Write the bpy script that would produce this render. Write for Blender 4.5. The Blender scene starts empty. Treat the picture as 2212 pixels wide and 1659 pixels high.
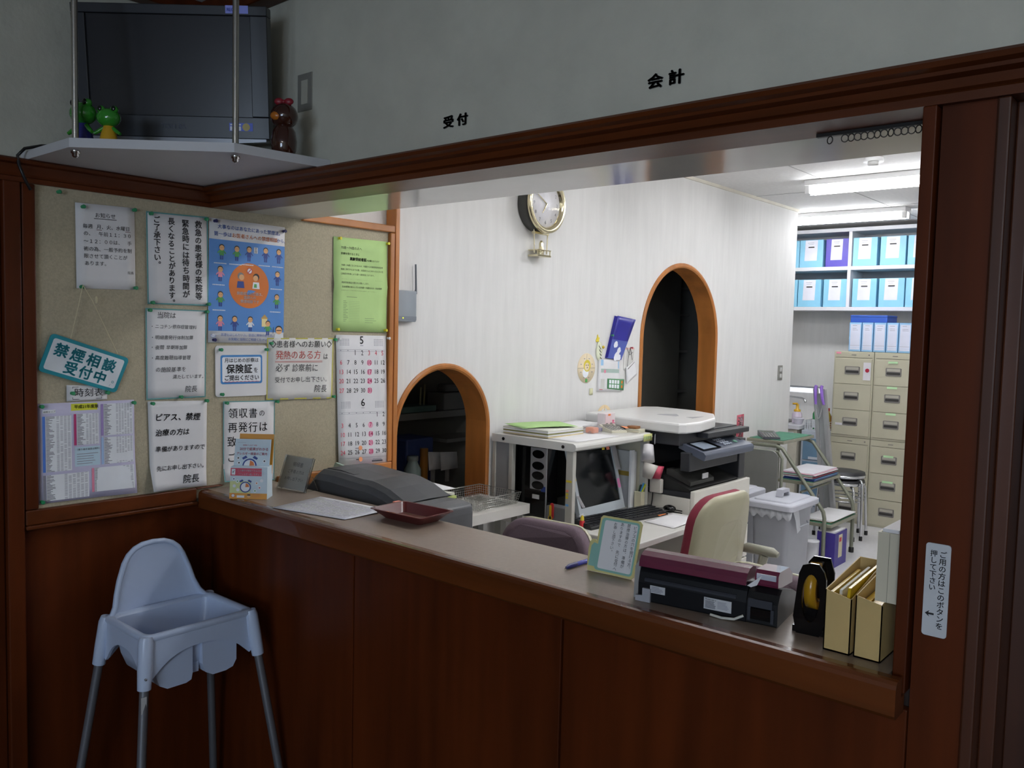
import bpy, math, random
from mathutils import Vector, Matrix
random.seed(7)
SC = bpy.context.scene
COL = SC.collection
R = math.radians

# ------------------------------------------------------------------ camera, world, exposure
cam_data = bpy.data.cameras.new('camera')
cam_data.sensor_width = 36.0
cam_data.lens = 29.698
cam_data.clip_start = 0.05
cam = bpy.data.objects.new('camera', cam_data)
COL.objects.link(cam)
_r = Vector((0.75736537, 0.65254347, 0.02418104))
_u = Vector((-0.0610544, 0.0338958, 0.99755874))
_w = Vector((-0.6501308, 0.7569928, -0.06551215))
cam.matrix_world = Matrix(((_r.x, _u.x, -_w.x, 0), (_r.y, _u.y, -_w.y, 0), (_r.z, _u.z, -_w.z, 1.6), (0, 0, 0, 1)))
SC.camera = cam

SC.view_settings.view_transform = 'Standard'
SC.view_settings.look = 'None'
SC.view_settings.exposure = 0.3
SC.view_settings.gamma = 1.0
SC.view_settings.use_curve_mapping = False

world = bpy.data.worlds.new('world')
SC.world = world
world.use_nodes = True
world.node_tree.nodes['Background'].inputs[0].default_value = (0.55, 0.7, 1.0, 1)
world.node_tree.nodes['Background'].inputs[1].default_value = 0.02

TUBE_OFFICE = 27.0      # emission strength of the lit office fluorescent tubes
TUBE_WAITING = 40.0      # the dim fluorescent fitting of the waiting room
WINDOW_POWER = 62.0     # daylight through the waiting-room window

# ------------------------------------------------------------------ materials
def lin(c):
    c = c / 255.0
    return c / 12.92 if c <= 0.04045 else ((c + 0.055) / 1.055) ** 2.4

def rgb(h):
    h = h.lstrip('#')
    return tuple(lin(int(h[i:i + 2], 16)) for i in (0, 2, 4)) + (1.0,)

MATS = {}
def mat(name, col, rough=0.5, metal=0.0, spec=0.5, var=0.06, vs=8.0, stretch=(1, 1, 1), bump=0.0, bs=60.0, emit=0.0, alpha=1.0, trans=0.0, coat=0.0, detail=3.0):
    """Procedural Principled material: object-space noise varies the colour and (optionally) the relief."""
    if name in MATS:
        return MATS[name]
    m = bpy.data.materials.new(name)
    m.use_nodes = True
    nt = m.node_tree
    b = nt.nodes['Principled BSDF']
    c = rgb(col) if isinstance(col, str) else tuple(col) + (1.0,)
    b.inputs['Roughness'].default_value = rough
    b.inputs['Metallic'].default_value = metal
    b.inputs['Specular IOR Level'].default_value = spec
    b.inputs['Coat Weight'].default_value = coat
    b.inputs['Alpha'].default_value = alpha
    b.inputs['Transmission Weight'].default_value = trans
    tc = nt.nodes.new('ShaderNodeTexCoord')
    mp = nt.nodes.new('ShaderNodeMapping')
    mp.inputs['Scale'].default_value = stretch
    nt.links.new(tc.outputs['Object'], mp.inputs['Vector'])
    nz = nt.nodes.new('ShaderNodeTexNoise')
    nz.inputs['Scale'].default_value = vs
    nz.inputs['Detail'].default_value = detail
    nt.links.new(mp.outputs['Vector'], nz.inputs['Vector'])
    rp = nt.nodes.new('ShaderNodeValToRGB')
    rp.color_ramp.elements[0].position = 0.3
    rp.color_ramp.elements[1].position = 0.7
    rp.color_ramp.elements[0].color = tuple(x * (1 - var) for x in c[:3]) + (1,)
    rp.color_ramp.elements[1].color = tuple(min(1, x * (1 + var)) for x in c[:3]) + (1,)
    nt.links.new(nz.outputs['Fac'], rp.inputs['Fac'])
    nt.links.new(rp.outputs['Color'], b.inputs['Base Color'])
    if bump > 0:
        n2 = nt.nodes.new('ShaderNodeTexNoise')
        n2.inputs['Scale'].default_value = bs
        n2.inputs['Detail'].default_value = 4
        nt.links.new(mp.outputs['Vector'], n2.inputs['Vector'])
        bp = nt.nodes.new('ShaderNodeBump')
        bp.inputs['Strength'].default_value = bump
        bp.inputs['Distance'].default_value = 0.004
        nt.links.new(n2.outputs['Fac'], bp.inputs['Height'])
        nt.links.new(bp.outputs['Normal'], b.inputs['Normal'])
    if emit > 0:
        b.inputs['Emission Color'].default_value = c
        b.inputs['Emission Strength'].default_value = emit
    MATS[name] = m
    return m

# ------------------------------------------------------------------ mesh builder
ORG = {}
SUFFIX_OK = True

def plane_normal(N):
    N = Vector(N).normalized()
    return N

class MB:
    def __init__(s, T=None):
        s.v, s.f, s.mi, s.sm, s.mats = [], [], [], [], []
        s.T = T or Matrix.Identity(4)
    def _m(s, m):
        if m not in s.mats:
            s.mats.append(m)
        return s.mats.index(m)
    def add(s, vs, fs, m, smooth=False):
        k = s._m(m)
        o = len(s.v)
        s.v += [s.T @ Vector(p) for p in vs]
        for f in fs:
            s.f.append([o + i for i in f])
            s.mi.append(k)
            s.sm.append(smooth)
        return s
    def box(s, a, b, m):
        (x0, y0, z0), (x1, y1, z1) = [[min(p, q) for p, q in zip(a, b)], [max(p, q) for p, q in zip(a, b)]]
        return s.add([(x0, y0, z0), (x1, y0, z0), (x1, y1, z0), (x0, y1, z0), (x0, y0, z1), (x1, y0, z1), (x1, y1, z1), (x0, y1, z1)],
                     [(0, 3, 2, 1), (4, 5, 6, 7), (0, 1, 5, 4), (1, 2, 6, 5), (2, 3, 7, 6), (3, 0, 4, 7)], m)
    def cbox(s, c, d, m):
        return s.box([c[i] - d[i] / 2 for i in range(3)], [c[i] + d[i] / 2 for i in range(3)], m)
    def quad(s, pts, m):
        return s.add(pts, [list(range(len(pts)))], m)
    def prism(s, poly, lo, hi, axis, m, smooth=False):
        """2D polygon extruded along axis; x: (y,z), y: (x,z), z: (x,y)."""
        def P(p, t):
            return (t, p[0], p[1]) if axis == 'x' else (p[0], t, p[1]) if axis == 'y' else (p[0], p[1], t)
        ar = sum(poly[i][0] * poly[(i + 1) % len(poly)][1] - poly[(i + 1) % len(poly)][0] * poly[i][1] for i in range(len(poly)))
        pl = list(poly)
        if (ar < 0) != (axis == 'y'):
            pl.reverse()
        n = len(pl)
        vs = [P(p, lo) for p in pl] + [P(p, hi) for p in pl]
        s.add(vs, [list(range(n))[::-1], list(range(n, 2 * n))], m)
        return s.add(vs, [(i, (i + 1) % n, n + (i + 1) % n, n + i) for i in range(n)], m, smooth)
    def frustum(s, r0, z0, r1, z1, m):
        """Between two axis-aligned rectangles (x0,y0,x1,y1) at heights z0 and z1."""
        v = []
        for (x0, y0, x1, y1), z in ((r0, z0), (r1, z1)):
            v += [(x0, y0, z), (x1, y0, z), (x1, y1, z), (x0, y1, z)]
        return s.add(v, [(0, 3, 2, 1), (4, 5, 6, 7), (0, 1, 5, 4), (1, 2, 6, 5), (2, 3, 7, 6), (3, 0, 4, 7)], m)
    def tube(s, pts, r, m, n=10, closed=False):
        pts = [Vector(p) for p in pts]
        N = len(pts)
        rr = r if isinstance(r, (list, tuple)) else [r] * N
        vs, fs = [], []
        prev = None
        for i, p in enumerate(pts):
            a = pts[(i - 1) % N] if (closed or i > 0) else p
            b = pts[(i + 1) % N] if (closed or i < N - 1) else p
            t = (b - a).normalized()
            if prev is None:
                h = Vector((0, 0, 1)) if abs(t.z) < 0.9 else Vector((1, 0, 0))
                e1 = t.cross(h).normalized()
            else:
                e1 = (prev - t * prev.dot(t)).normalized()
            prev = e1
            e2 = t.cross(e1)
            for k in range(n):
                w = 2 * math.pi * k / n
                vs.append(p + (e1 * math.cos(w) + e2 * math.sin(w)) * rr[i])
        for i in range(N if closed else N - 1):
            j = (i + 1) % N
            for k in range(n):
                fs.append((i * n + k, i * n + (k + 1) % n, j * n + (k + 1) % n, j * n + k))
        s.add(vs, fs, m, True)
        if not closed:
            s.add(vs[:n], [list(range(n))[::-1]], m)
            s.add(vs[-n:], [list(range(n))], m)
        return s
    def lathe(s, prof, c, m, n=24, axis='z', sx=1.0, sy=1.0, smooth=True):
        """Profile [(r, h), ...] turned about an axis through c."""
        vs, fs = [], []
        def P(r, w, h):
            a, b = r * math.cos(w) * sx, r * math.sin(w) * sy
            q = (a, b, h) if axis == 'z' else (h, a, b) if axis == 'x' else (b, h, a)
            return (c[0] + q[0], c[1] + q[1], c[2] + q[2])
        for r, h in prof:
            for k in range(n):
                vs.append(P(max(r, 1e-5), 2 * math.pi * k / n, h))
        for i in range(len(prof) - 1):
            for k in range(n):
                fs.append((i * n + k, i * n + (k + 1) % n, (i + 1) * n + (k + 1) % n, (i + 1) * n + k))
        s.add(vs, fs, m, smooth)
        for i, rev in ((0, True), (len(prof) - 1, False)):
            if prof[i][0] > 1e-4 and prof[0] != prof[-1]:
                q = vs[i * n:(i + 1) * n]
                s.add(q, [list(range(n))[::-1] if rev else list(range(n))], m)
        return s
    def ball(s, c, r, m, n=16):
        r = r if isinstance(r, (tuple, list)) else (r, r, r)
        vs, fs = [], []
        k = max(6, n // 2)
        for i in range(k + 1):
            a = math.pi * i / k
            for j in range(n):
                b = 2 * math.pi * j / n
                vs.append((c[0] + r[0] * max(math.sin(a), 1e-4) * math.cos(b), c[1] + r[1] * max(math.sin(a), 1e-4) * math.sin(b), c[2] - r[2] * math.cos(a)))
        for i in range(k):
            for j in range(n):
                fs.append((i * n + j, i * n + (j + 1) % n, (i + 1) * n + (j + 1) % n, (i + 1) * n + j))
        return s.add(vs, fs, m, True)
    def loft(s, rings, m, smooth=True, cap=True, closed=True):
        n = len(rings[0])
        vs = [p for r in rings for p in r]
        fs = []
        for i in range(len(rings) - 1):
            for k in range(n if closed else n - 1):
                fs.append((i * n + k, i * n + (k + 1) % n, (i + 1) * n + (k + 1) % n, (i + 1) * n + k))
        s.add(vs, fs, m, smooth)
        if cap and closed:
            s.add(rings[0], [list(range(n))[::-1]], m)
            s.add(rings[-1], [list(range(n))], m)
        return s
    def build(s, name, parent=None, loc=None, bevel=0.0, seg=2, solid=0.0, subsurf=0):
        me = bpy.data.meshes.new(name)
        if parent is not None:
            o0 = ORG[parent.name]
        elif loc is not None:
            o0 = Vector(loc)
        else:
            lo = [min(p[i] for p in s.v) for i in range(3)]
            hi = [max(p[i] for p in s.v) for i in range(3)]
            o0 = Vector(((lo[0] + hi[0]) / 2, (lo[1] + hi[1]) / 2, lo[2]))
        me.from_pydata([tuple(p - o0) for p in s.v], [], s.f)
        for m in s.mats:
            me.materials.append(m)
        me.polygons.foreach_set('material_index', s.mi)
        me.polygons.foreach_set('use_smooth', s.sm)
        me.update()
        o = bpy.data.objects.new(name, me)
        COL.objects.link(o)
        if parent is None:
            o.location = o0
        else:
            o.parent = parent
        ORG[o.name] = o0
        if solid:
            q = o.modifiers.new('solid', 'SOLIDIFY')
            q.thickness = solid
            q.offset = 0
        if subsurf:
            q = o.modifiers.new('sub', 'SUBSURF')
            q.levels = q.render_levels = subsurf
        if bevel:
            q = o.modifiers.new('edge', 'BEVEL')
            q.width = bevel
            q.segments = seg
            q.limit_method = 'ANGLE'
            q.angle_limit = R(40)
            q.harden_normals = False
        return o

def tag(o, label, cat, group=None):
    o['label'] = label
    o['category'] = cat
    if group:
        o['group'] = group
    return o

def thing(name, label, cat, loc, group=None):
    o = bpy.data.objects.new(name, None)
    o.empty_display_size = 0.05
    COL.objects.link(o)
    o.location = loc
    ORG[o.name] = Vector(loc)
    return tag(o, label, cat, group)

def struct(o):
    o['kind'] = 'structure'
    return o

def copy_tree(o, loc=None, rotz=None, label=None, group=None, parent=None):
    c = o.copy()
    COL.objects.link(c)
    if parent is not None:
        c.parent = parent
    if loc is not None:
        c.location = loc
    if rotz is not None:
        c.rotation_euler = (0, 0, rotz)
    if label:
        c['label'] = label
    if group:
        c['group'] = group
    for ch in list(o.children):
        copy_tree(ch, parent=c)
    return c

def rrect(w, h, r, n=4, cx=0.0, cy=0.0):
    pts = []
    for qx, qy, a0 in ((w / 2 - r, h / 2 - r, 0), (-w / 2 + r, h / 2 - r, 90), (-w / 2 + r, -h / 2 + r, 180), (w / 2 - r, -h / 2 + r, 270)):
        for i in range(n + 1):
            a = R(a0 + 90 * i / n)
            pts.append((cx + qx + r * math.cos(a), cy + qy + r * math.sin(a)))
    return pts

def place(loc, rz=0.0, rx=0.0, ry=0.0):
    return Matrix.Translation(Vector(loc)) @ Matrix.Rotation(rz, 4, 'Z') @ Matrix.Rotation(ry, 4, 'Y') @ Matrix.Rotation(rx, 4, 'X')

# ------------------------------------------------------------------ lettering
GL = {}
def glyph(ch, bold):
    k = (ch, bold)
    if k not in GL:
        cu = bpy.data.curves.new('glyph', 'FONT')
        cu.body = ch
        cu.size = 1.0
        cu.resolution_u = 2
        cu.offset = bold
        o = bpy.data.objects.new('glyph', cu)
        me = bpy.data.meshes.new_from_object(o)
        GL[k] = ([tuple(v.co)[:2] for v in me.vertices], [tuple(p.vertices) for p in me.polygons])
        bpy.data.objects.remove(o)
        bpy.data.meshes.remove(me)
        bpy.data.curves.remove(cu)
    return GL[k]

def adv(ch):
    return 0.5 if ord(ch) < 256 else 1.0

class Sheet:
    """A sheet of paper or card given by its four corners; s runs 0..1 rightwards, t 0..1 downwards."""
    def __init__(s, TL, TR, BL, BR, bulge=None, lift=0.0):
        s.c = [Vector(p) for p in (TL, TR, BL, BR)]
        s.W = (s.c[1] - s.c[0]).length
        s.H = (s.c[2] - s.c[0]).length
        s.n = (s.c[1] - s.c[0]).cross(s.c[0] - s.c[2]).normalized()
        s.bulge = bulge or (lambda a, b: 0.0)
        s.pr = MB()
    def p(s, a, b, h=0.0):
        q = (s.c[0] * (1 - a) + s.c[1] * a) * (1 - b) + (s.c[2] * (1 - a) + s.c[3] * a) * b
        return q + s.n * (s.bulge(a, b) + h)
    def grid(s, mb, a0, b0, a1, b1, m, h=0.0, na=6, nb=8):
        vs = [s.p(a0 + (a1 - a0) * i / na, b0 + (b1 - b0) * j / nb, h) for j in range(nb + 1) for i in range(na + 1)]
        k = na + 1
        mb.add(vs, [(j * k + i, (j + 1) * k + i, (j + 1) * k + i + 1, j * k + i + 1) for j in range(nb) for i in range(na)], m, True)
    def sheet(s, m, name, parent=None, na=6, nb=8, thick=0.0006, loc=None):
        mb = MB()
        s.grid(mb, 0, 0, 1, 1, m, 0, na, nb)
        s.grid(mb, 0, 0, 1, 1, m, -thick, na, nb)
        n2 = (na + 1) * (nb + 1)
        edge = [i for i in range(na + 1)] + [j * (na + 1) + na for j in range(1, nb + 1)] + [nb * (na + 1) + i for i in range(na - 1, -1, -1)] + [j * (na + 1) for j in range(nb - 1, 0, -1)]
        k = mb._m(m)
        for i in range(len(edge)):
            a, b = edge[i], edge[(i + 1) % len(edge)]
            mb.f.append([a, b, n2 + b, n2 + a]); mb.mi.append(k); mb.sm.append(False)
        return mb.build(name, parent, loc=loc)
    def rect(s, a0, b0, a1, b1, m, h=0.0004, na=4, nb=4):
        s.grid(s.pr, a0, b0, a1, b1, m, h, na, nb)
    def border(s, w, m, h=0.0004):
        k = s.W / s.H
        s.rect(0, 0, 1, w * k, m, h); s.rect(0, 1 - w * k, 1, 1, m, h)
        s.rect(0, w * k, w, 1 - w * k, m, h, 2, 6); s.rect(1 - w, w * k, 1, 1 - w * k, m, h, 2, 6)
    def poly(s, pts, m, h=0.0008):
        s.pr.add([s.p(a, b, h) for a, b in pts], [list(range(len(pts)))[::-1]], m)
    def oval(s, a, b, ra, m, h=0.0008, rb=None, n=20, a0=0, a1=360):
        rb = rb if rb is not None else ra
        k = s.W / s.H
        s.poly([(a + ra * math.cos(R(a0 + (a1 - a0) * i / n)), b - rb * k * math.sin(R(a0 + (a1 - a0) * i / n))) for i in range(n if a1 - a0 == 360 else n + 1)][::-1][::-1], m, h)
    def ring(s, a, b, ra, wd, m, h=0.0008, n=28):
        k = s.W / s.H
        o = [s.p(a + ra * math.cos(2 * math.pi * i / n), b - ra * k * math.sin(2 * math.pi * i / n), h) for i in range(n)]
        q = [s.p(a + (ra - wd) * math.cos(2 * math.pi * i / n), b - (ra - wd) * k * math.sin(2 * math.pi * i / n), h) for i in range(n)]
        s.pr.add(o + q, [(i, (i + 1) % n, n + (i + 1) % n, n + i) for i in range(n)], m)
    def text(s, body, a, b, size, m, mode='h', bold=0.0, h=0.0010, sp=1.0, shear=0.0, wob=0.0, align='l', narrow=1.0):
        """size and position in sheet widths / sheet fractions; (a, b) is the baseline start (h) or the top centre of the column (v)."""
        k = s.W / s.H
        if mode == 'h' and align != 'l':
            tot = sum(adv(c) for c in body) * size * sp * narrow
            a -= tot / 2 if align == 'c' else tot
        x = 0.0
        for ch in body:
            ad = adv(ch)
            if ch not in ' \u3000':
                vs, fs = glyph(ch, 0)
                dx, dy = random.uniform(-wob, wob), random.uniform(-wob, wob)
                sc = 1 + random.uniform(-wob, wob)
                strikes = [(0, 0)] if bold < .002 else [(bold * .6, 0), (-bold * .6, 0)] if bold < .01 else [(bold * .9 * math.cos(w), bold * .9 * math.sin(w)) for w in (0.5, 1.57, 2.64, 3.64, 4.71, 5.78)]
                small = mode == 'v' and ch in '、。'
                for kx, ky in strikes:
                  out = []
                  for gx, gy in vs:
                    gx, gy = gx * sc + kx, gy * sc + ky
                    if mode == 'h':
                        aa = a + (x + (gx + shear * gy) * narrow + dx) * size
                        bb = b - (gy + dy) * size * k
                    else:
                        if ch in 'ー':
                            gx, gy = 0.5 + (gy - 0.38), 0.88 - gx
                        if small:
                            gx, gy = gx + 0.6, gy + 0.6
                        aa = a + (gx - 0.5 + dx) * size
                        bb = b + (x + 0.88 - gy + dy) * size * k
                    out.append(s.p(aa, bb, h))
                  s.pr.add(out, [f for f in fs], m)
            x += (ad if mode == 'h' else 1.0) * sp * (narrow if mode == 'h' else 1)
    def ink(s, parent, name='lettering'):
        if s.pr.v:
            s.pr.build(name, parent)

EM = 1.0
# ------------------------------------------------------------------ palette
PAPERW = mat('wallpaper_white', '#e3e2df', 0.75, var=0.03, vs=26, stretch=(1, 1, 0.12), bump=0.3, bs=70)
PAPERG = mat('wallpaper_plaster', '#c4c2b4', 0.85, var=0.05, vs=9, bump=0.45, bs=45)
CEILW = mat('ceiling_board', '#e2e1df', 0.85, var=0.04, vs=40, bump=0.3, bs=120)
WOODD = mat('wood_mahogany', (0.085, 0.0175, 0.0035), 0.4, spec=0.2, var=0.3, vs=14, stretch=(1, 1, 0.08), bump=0.05, bs=40)
WOODH = mat('wood_mahogany_rail', (0.10, 0.024, 0.005), 0.34, spec=0.35, var=0.32, vs=16, stretch=(0.08, 0.5, 1), bump=0.05, bs=40)
WOODE = mat('wood_counter_edge', (0.12, 0.032, 0.007), 0.24, var=0.25, vs=16, stretch=(0.08, 1, 1), coat=0.3)
WOODO = mat('wood_orange', (0.42, 0.155, 0.035), 0.35, var=0.2, vs=12, stretch=(1, 1, 0.15))
LAMBR = mat('laminate_brown', (0.27, 0.21, 0.165), 0.32, var=0.05, vs=90, spec=0.5)
LAMW = mat('laminate_white_gloss', '#c9c8c2', 0.12, var=0.02)
FLOORO = mat('vinyl_floor', '#d3d2d4', 0.3, var=0.04, vs=30)
FLOORW = mat('waiting_floor', '#5a4a3c', 0.5, var=0.15, vs=12)
WHITE = mat('white_painted_steel', '#d9d9d4', 0.4, var=0.03)
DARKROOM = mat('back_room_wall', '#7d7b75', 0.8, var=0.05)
BLACK = mat('black_plastic', '#121214', 0.38, var=0.1)
BLACKG = mat('black_gloss', '#0b0b0d', 0.12, var=0.05)
CORK = mat('board_cloth', '#b0a78f', 0.9, var=0.1, vs=160, bump=0.3, bs=300)
CHROME = mat('chrome', '#cfd0d2', 0.12, metal=1.0, var=0.03)
STEEL = mat('brushed_steel', '#b8b6b0', 0.3, metal=1.0, var=0.05)
INK = mat('ink_black', '#1b1a1c', 0.6, var=0.08)
PAPER = mat('paper_white', '#e6e5e6', 0.75, var=0.02, vs=14)

# ------------------------------------------------------------------ lamps of the two rooms
TUBE = mat('tube_lit', '#fbfcff', 0.5, var=0.0, emit=TUBE_OFFICE)
TUBEW = mat('tube_waiting', '#fff7ec', 0.5, var=0.0, emit=TUBE_WAITING)
HOUS = mat('fixture_white', '#e8e8e8', 0.35, var=0.02)

def ceiling_light(cx, cy, zc, length, tube, label, group, rot=False):
    t = thing('ceiling_light', label, 'light', (cx, cy, zc), group)
    h = length / 2
    def b(x0, y0, z0, x1, y1, z1, m, nm, bv=0.003):
        if rot:
            x0, y0, x1, y1 = y0, x0, y1, x1
        return MB().box((cx + x0, cy + y0, zc + z0), (cx + x1, cy + y1, zc + z1), m).build(nm, t, bevel=bv)
    b(-h, -0.075, -0.035, h, 0.075, 0, HOUS, 'housing')
    for s in (-1, 1):
        for e in (-1, 1):
            b(e * h - (0.03 if e > 0 else 0), s * 0.045 - 0.016, -0.085, e * h + (0.03 if e < 0 else 0), s * 0.045 + 0.016, -0.035, HOUS, 'socket')
        p = [(cx + k * (h - 0.03), cy + s * 0.045, zc - 0.066) if not rot else (cx + s * 0.045, cy + k * (h - 0.03), zc - 0.066) for k in (-1, 1)]
        MB().tube(p, 0.015, tube, 12).build('tube', t)
    return t

ceiling_light(-1.58, 5.5, 2.604, 1.25, TUBE, 'twin-tube fluorescent ceiling light in front of the office shelves, right beside the smoke detector', 'office ceiling lights')
ceiling_light(-2.62, 6.95, 2.604, 1.25, TUBE, 'twin-tube fluorescent ceiling light closest to the blue file boxes', 'office ceiling lights')
ceiling_light(-1.35, 2.75, 2.604, 1.25, TUBE, 'twin-tube fluorescent ceiling light right behind the reception counter, hidden by the lintel', 'office ceiling lights')
ceiling_light(-1.35, 4.15, 2.604, 1.25, TUBE, 'unseen twin-tube fluorescent ceiling light added above the computer desk, hidden by the lintel', 'office ceiling lights')  # unseen fitting, added for stronger light on the arched wall
ceiling_light(0.3, 4.6, 2.604, 1.25, TUBE, 'added twin-tube fluorescent ceiling light at the far side of the office, hidden by the pillar', 'office ceiling lights')  # out of view, added to strengthen the office light
ceiling_light(0.9, -2.2, 2.649, 1.25, TUBEW, 'dim twin-tube fluorescent ceiling light of the waiting room behind the viewer', 'waiting room lights')

wl = bpy.data.lights.new('window_daylight', 'AREA')
wl.shape = 'RECTANGLE'
wl.size, wl.size_y = 2.0, 1.2
wl.energy = WINDOW_POWER
wl.color = (0.62, 0.78, 1.0)
wlo = bpy.data.objects.new('window_daylight', wl)
wlo.location = (1.2, -3.93, 1.6)
wlo.rotation_euler = (R(90), 0, R(0))
COL.objects.link(wlo)

# ------------------------------------------------------------------ the shell
def sbox(name, a, b, m, bevel=0.0):
    return struct(MB().box(a, b, m).build(name, bevel=bevel))

sbox('floor', (-2.9, -4.1, -0.06), (3.1, 1.6, 0), FLOORW)
sbox('floor_office', (-5.0, 1.6, -0.06), (1.4, 8.2, 0), FLOORO)
sbox('ceiling_waiting', (-2.9, -4.1, 2.65), (3.1, 1.9, 2.72), CEILW)
oc = MB().box((-5.0, 1.9, 2.605), (1.4, 8.2, 2.7), CEILW)
SEAM = mat('ceiling_seam', '#8d8d8b', 0.8)
for y in (4.05, 5.87, 6.78):
    oc.box((-3.9, y, 2.6035), (1.2, y + 0.005, 2.6055), SEAM)
for x in (-2.1, -1.2, -0.3):
    oc.box((x, 1.9, 2.6035), (x + 0.005, 8.0, 2.6055), SEAM)
struct(oc.build('ceiling_office'))

# waiting room left wall, back wall (with its window) and right wall
sbox('wall_left', (-2.9, -4.1, 0), (-2.72, 1.9, 2.65), PAPERG)
wb = MB()
wb.box((-2.9, -4.2, 0), (0.1, -4.0, 2.65), PAPERG); wb.box((2.3, -4.2, 0), (3.1, -4.0, 2.65), PAPERG)
wb.box((0.1, -4.2, 0), (2.3, -4.0, 0.95), PAPERG); wb.box((0.1, -4.2, 2.25), (2.3, -4.0, 2.65), PAPERG)
struct(wb.build('wall_back'))
GLASS = mat('window_glass', '#e8f0f4', 0.05, trans=1.0, var=0.0)
wn = MB()
for x in (0.1, 1.18, 2.24):
    wn.box((x, -4.14, 0.95), (x + 0.06, -4.08, 2.25), WHITE)
for z in (0.95, 2.19):
    wn.box((0.1, -4.14, z), (2.3, -4.08, z + 0.06), WHITE)
wn.box((0.16, -4.115, 1.01), (2.24, -4.11, 2.19), GLASS)
struct(wn.build('window_1'))
sbox('wall_right', (3.0, -4.1, 0), (3.2, 1.9, 2.65), PAPERG)

# wall above the reception opening: plaster over a timber lintel and a white laminate soffit
sbox('wall_front', (-2.72, 1.54, 2.0), (3.1, 1.9, 2.66), PAPERG)
lt = MB()
prof = [(1.54, 2.05), (1.492, 2.05), (1.486, 2.044), (1.49, 2.036), (1.503, 2.032), (1.505, 2.026), (1.523, 2.022), (1.528, 2.008), (1.535, 2.005), (1.53, 2.001), (1.53, 1.986), (1.654, 1.986), (1.654, 2.0), (1.54, 2.0)]
lt.prism(prof, -2.72, 3.0, 'x', WOODH)
struct(lt.build('trim_lintel'))
sbox('trim_soffit', (-2.75, 1.655, 1.988), (-0.40, 1.90, 2.0), LAMW)
# left wall rail, board surround, lower panelling and the door beyond
ml = MB()
prl = [(-2.72, 2.052), (-2.668, 2.052), (-2.66, 2.046), (-2.664, 2.038), (-2.676, 2.034), (-2.678, 2.028), (-2.686, 2.01), (-2.69, 2.003), (-2.684, 2.0), (-2.684, 1.986), (-2.72, 1.986)]
ml.prism(prl, -4.0, 1.535, 'y', mat('wood_mahogany_side', (0.095, 0.021, 0.0045), 0.4, spec=0.2, var=0.3, vs=14, stretch=(0.5, 0.08, 1)))
struct(ml.build('trim_left'))
pl = MB()
pl.box((-2.72, 0.88, 0), (-2.70, 1.56, 0.97), WOODD)
pl.box((-2.72, -4.0, 0), (-2.712, 0.86, 1.986), WOODD)
struct(pl.build('wall_left_panelling', bevel=0.002))
dr = MB()
dr.box((-2.712, 0.885, 0.0), (-2.672, 0.932, 1.986), WOODD)      # casing beside the board
dr.box((-2.712, 0.83, 0.0), (-2.69, 0.884, 1.986), WOODD)
struct(dr.build('trim_door_left', bevel=0.004))
d2 = MB()
d2.box((-2.712, 0.02, 0.0), (-2.70, 0.829, 1.97), WOODD)
d2.box((-2.70, 0.76, 0.05), (-2.694, 0.829, 1.95), WOODD); d2.box((-2.70, 0.02, 1.86), (-2.694, 0.76, 1.95), WOODD)
d2.box((-2.70, 0.02, 0.05), (-2.694, 0.09, 1.86), WOODD); d2.box((-2.70, 0.09, 0.05), (-2.694, 0.76, 0.2), WOODD)
struct(d2.build('door_1', bevel=0.003))
cm = MB()
cm.box((-2.72, -4.0, 2.602), (-2.66, 1.54, 2.65), WOODD)
cm.box((-2.66, 1.48, 2.578), (3.0, 1.54, 2.65), WOODD)
struct(cm.build('trim_crown', bevel=0.006))
# pillar to the right of the opening and the dark doorway beyond
pj = MB()
pj.box((-0.425, 1.53, 0.985), (-0.403, 1.90, 1.986), WOODD)
struct(pj.build('trim_jamb', bevel=0.002))
sbox('wall_right_pillar', (-0.3985, 1.546, 0), (-0.316, 1.9, 1.99), WOODD)
pt = MB()
pt.box((-0.3155, 1.535, 0), (-0.296, 1.9, 1.986), mat('wood_doorframe', (0.07, 0.02, 0.007), 0.4, var=0.3, vs=14, stretch=(1, 1, 0.08)))
pt.box((-0.296, 1.58, 0), (-0.272, 1.9, 1.986), MATS['wood_doorframe'])
struct(pt.build('trim_door_right', bevel=0.003))
dd = MB()
dd.box((-0.272, 1.66, 0), (0.75, 1.70, 1.986), mat('door_dark_wood', (0.05, 0.016, 0.007), 0.4, var=0.3, vs=14, stretch=(1, 1, 0.08)))
dd.box((-0.23, 1.652, 0.2), (-0.226, 1.66, 1.9), WOODO)
struct(dd.build('door_2', bevel=0.002))
sbox('wall_right_of_door', (0.75, 1.54, 0), (3.1, 1.9, 2.0), WOODD)

# office shell
def arch_column(mb, yc, rad, zs, z0, ztop, x0, x1, m, n=28):
    ys = [yc - rad * math.cos(math.pi * i / n) for i in range(n + 1)]
    zz = [zs + rad * math.sin(math.pi * i / n) for i in range(n + 1)]
    for i in range(n):
        mb.prism([(ys[i], zz[i]), (ys[i + 1], zz[i + 1]), (ys[i + 1], ztop), (ys[i], ztop)], x0, x1, 'x', m)
    if z0 > 0:
        mb.box((x0, yc - rad, 0), (x1, yc + rad, z0), m)

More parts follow.
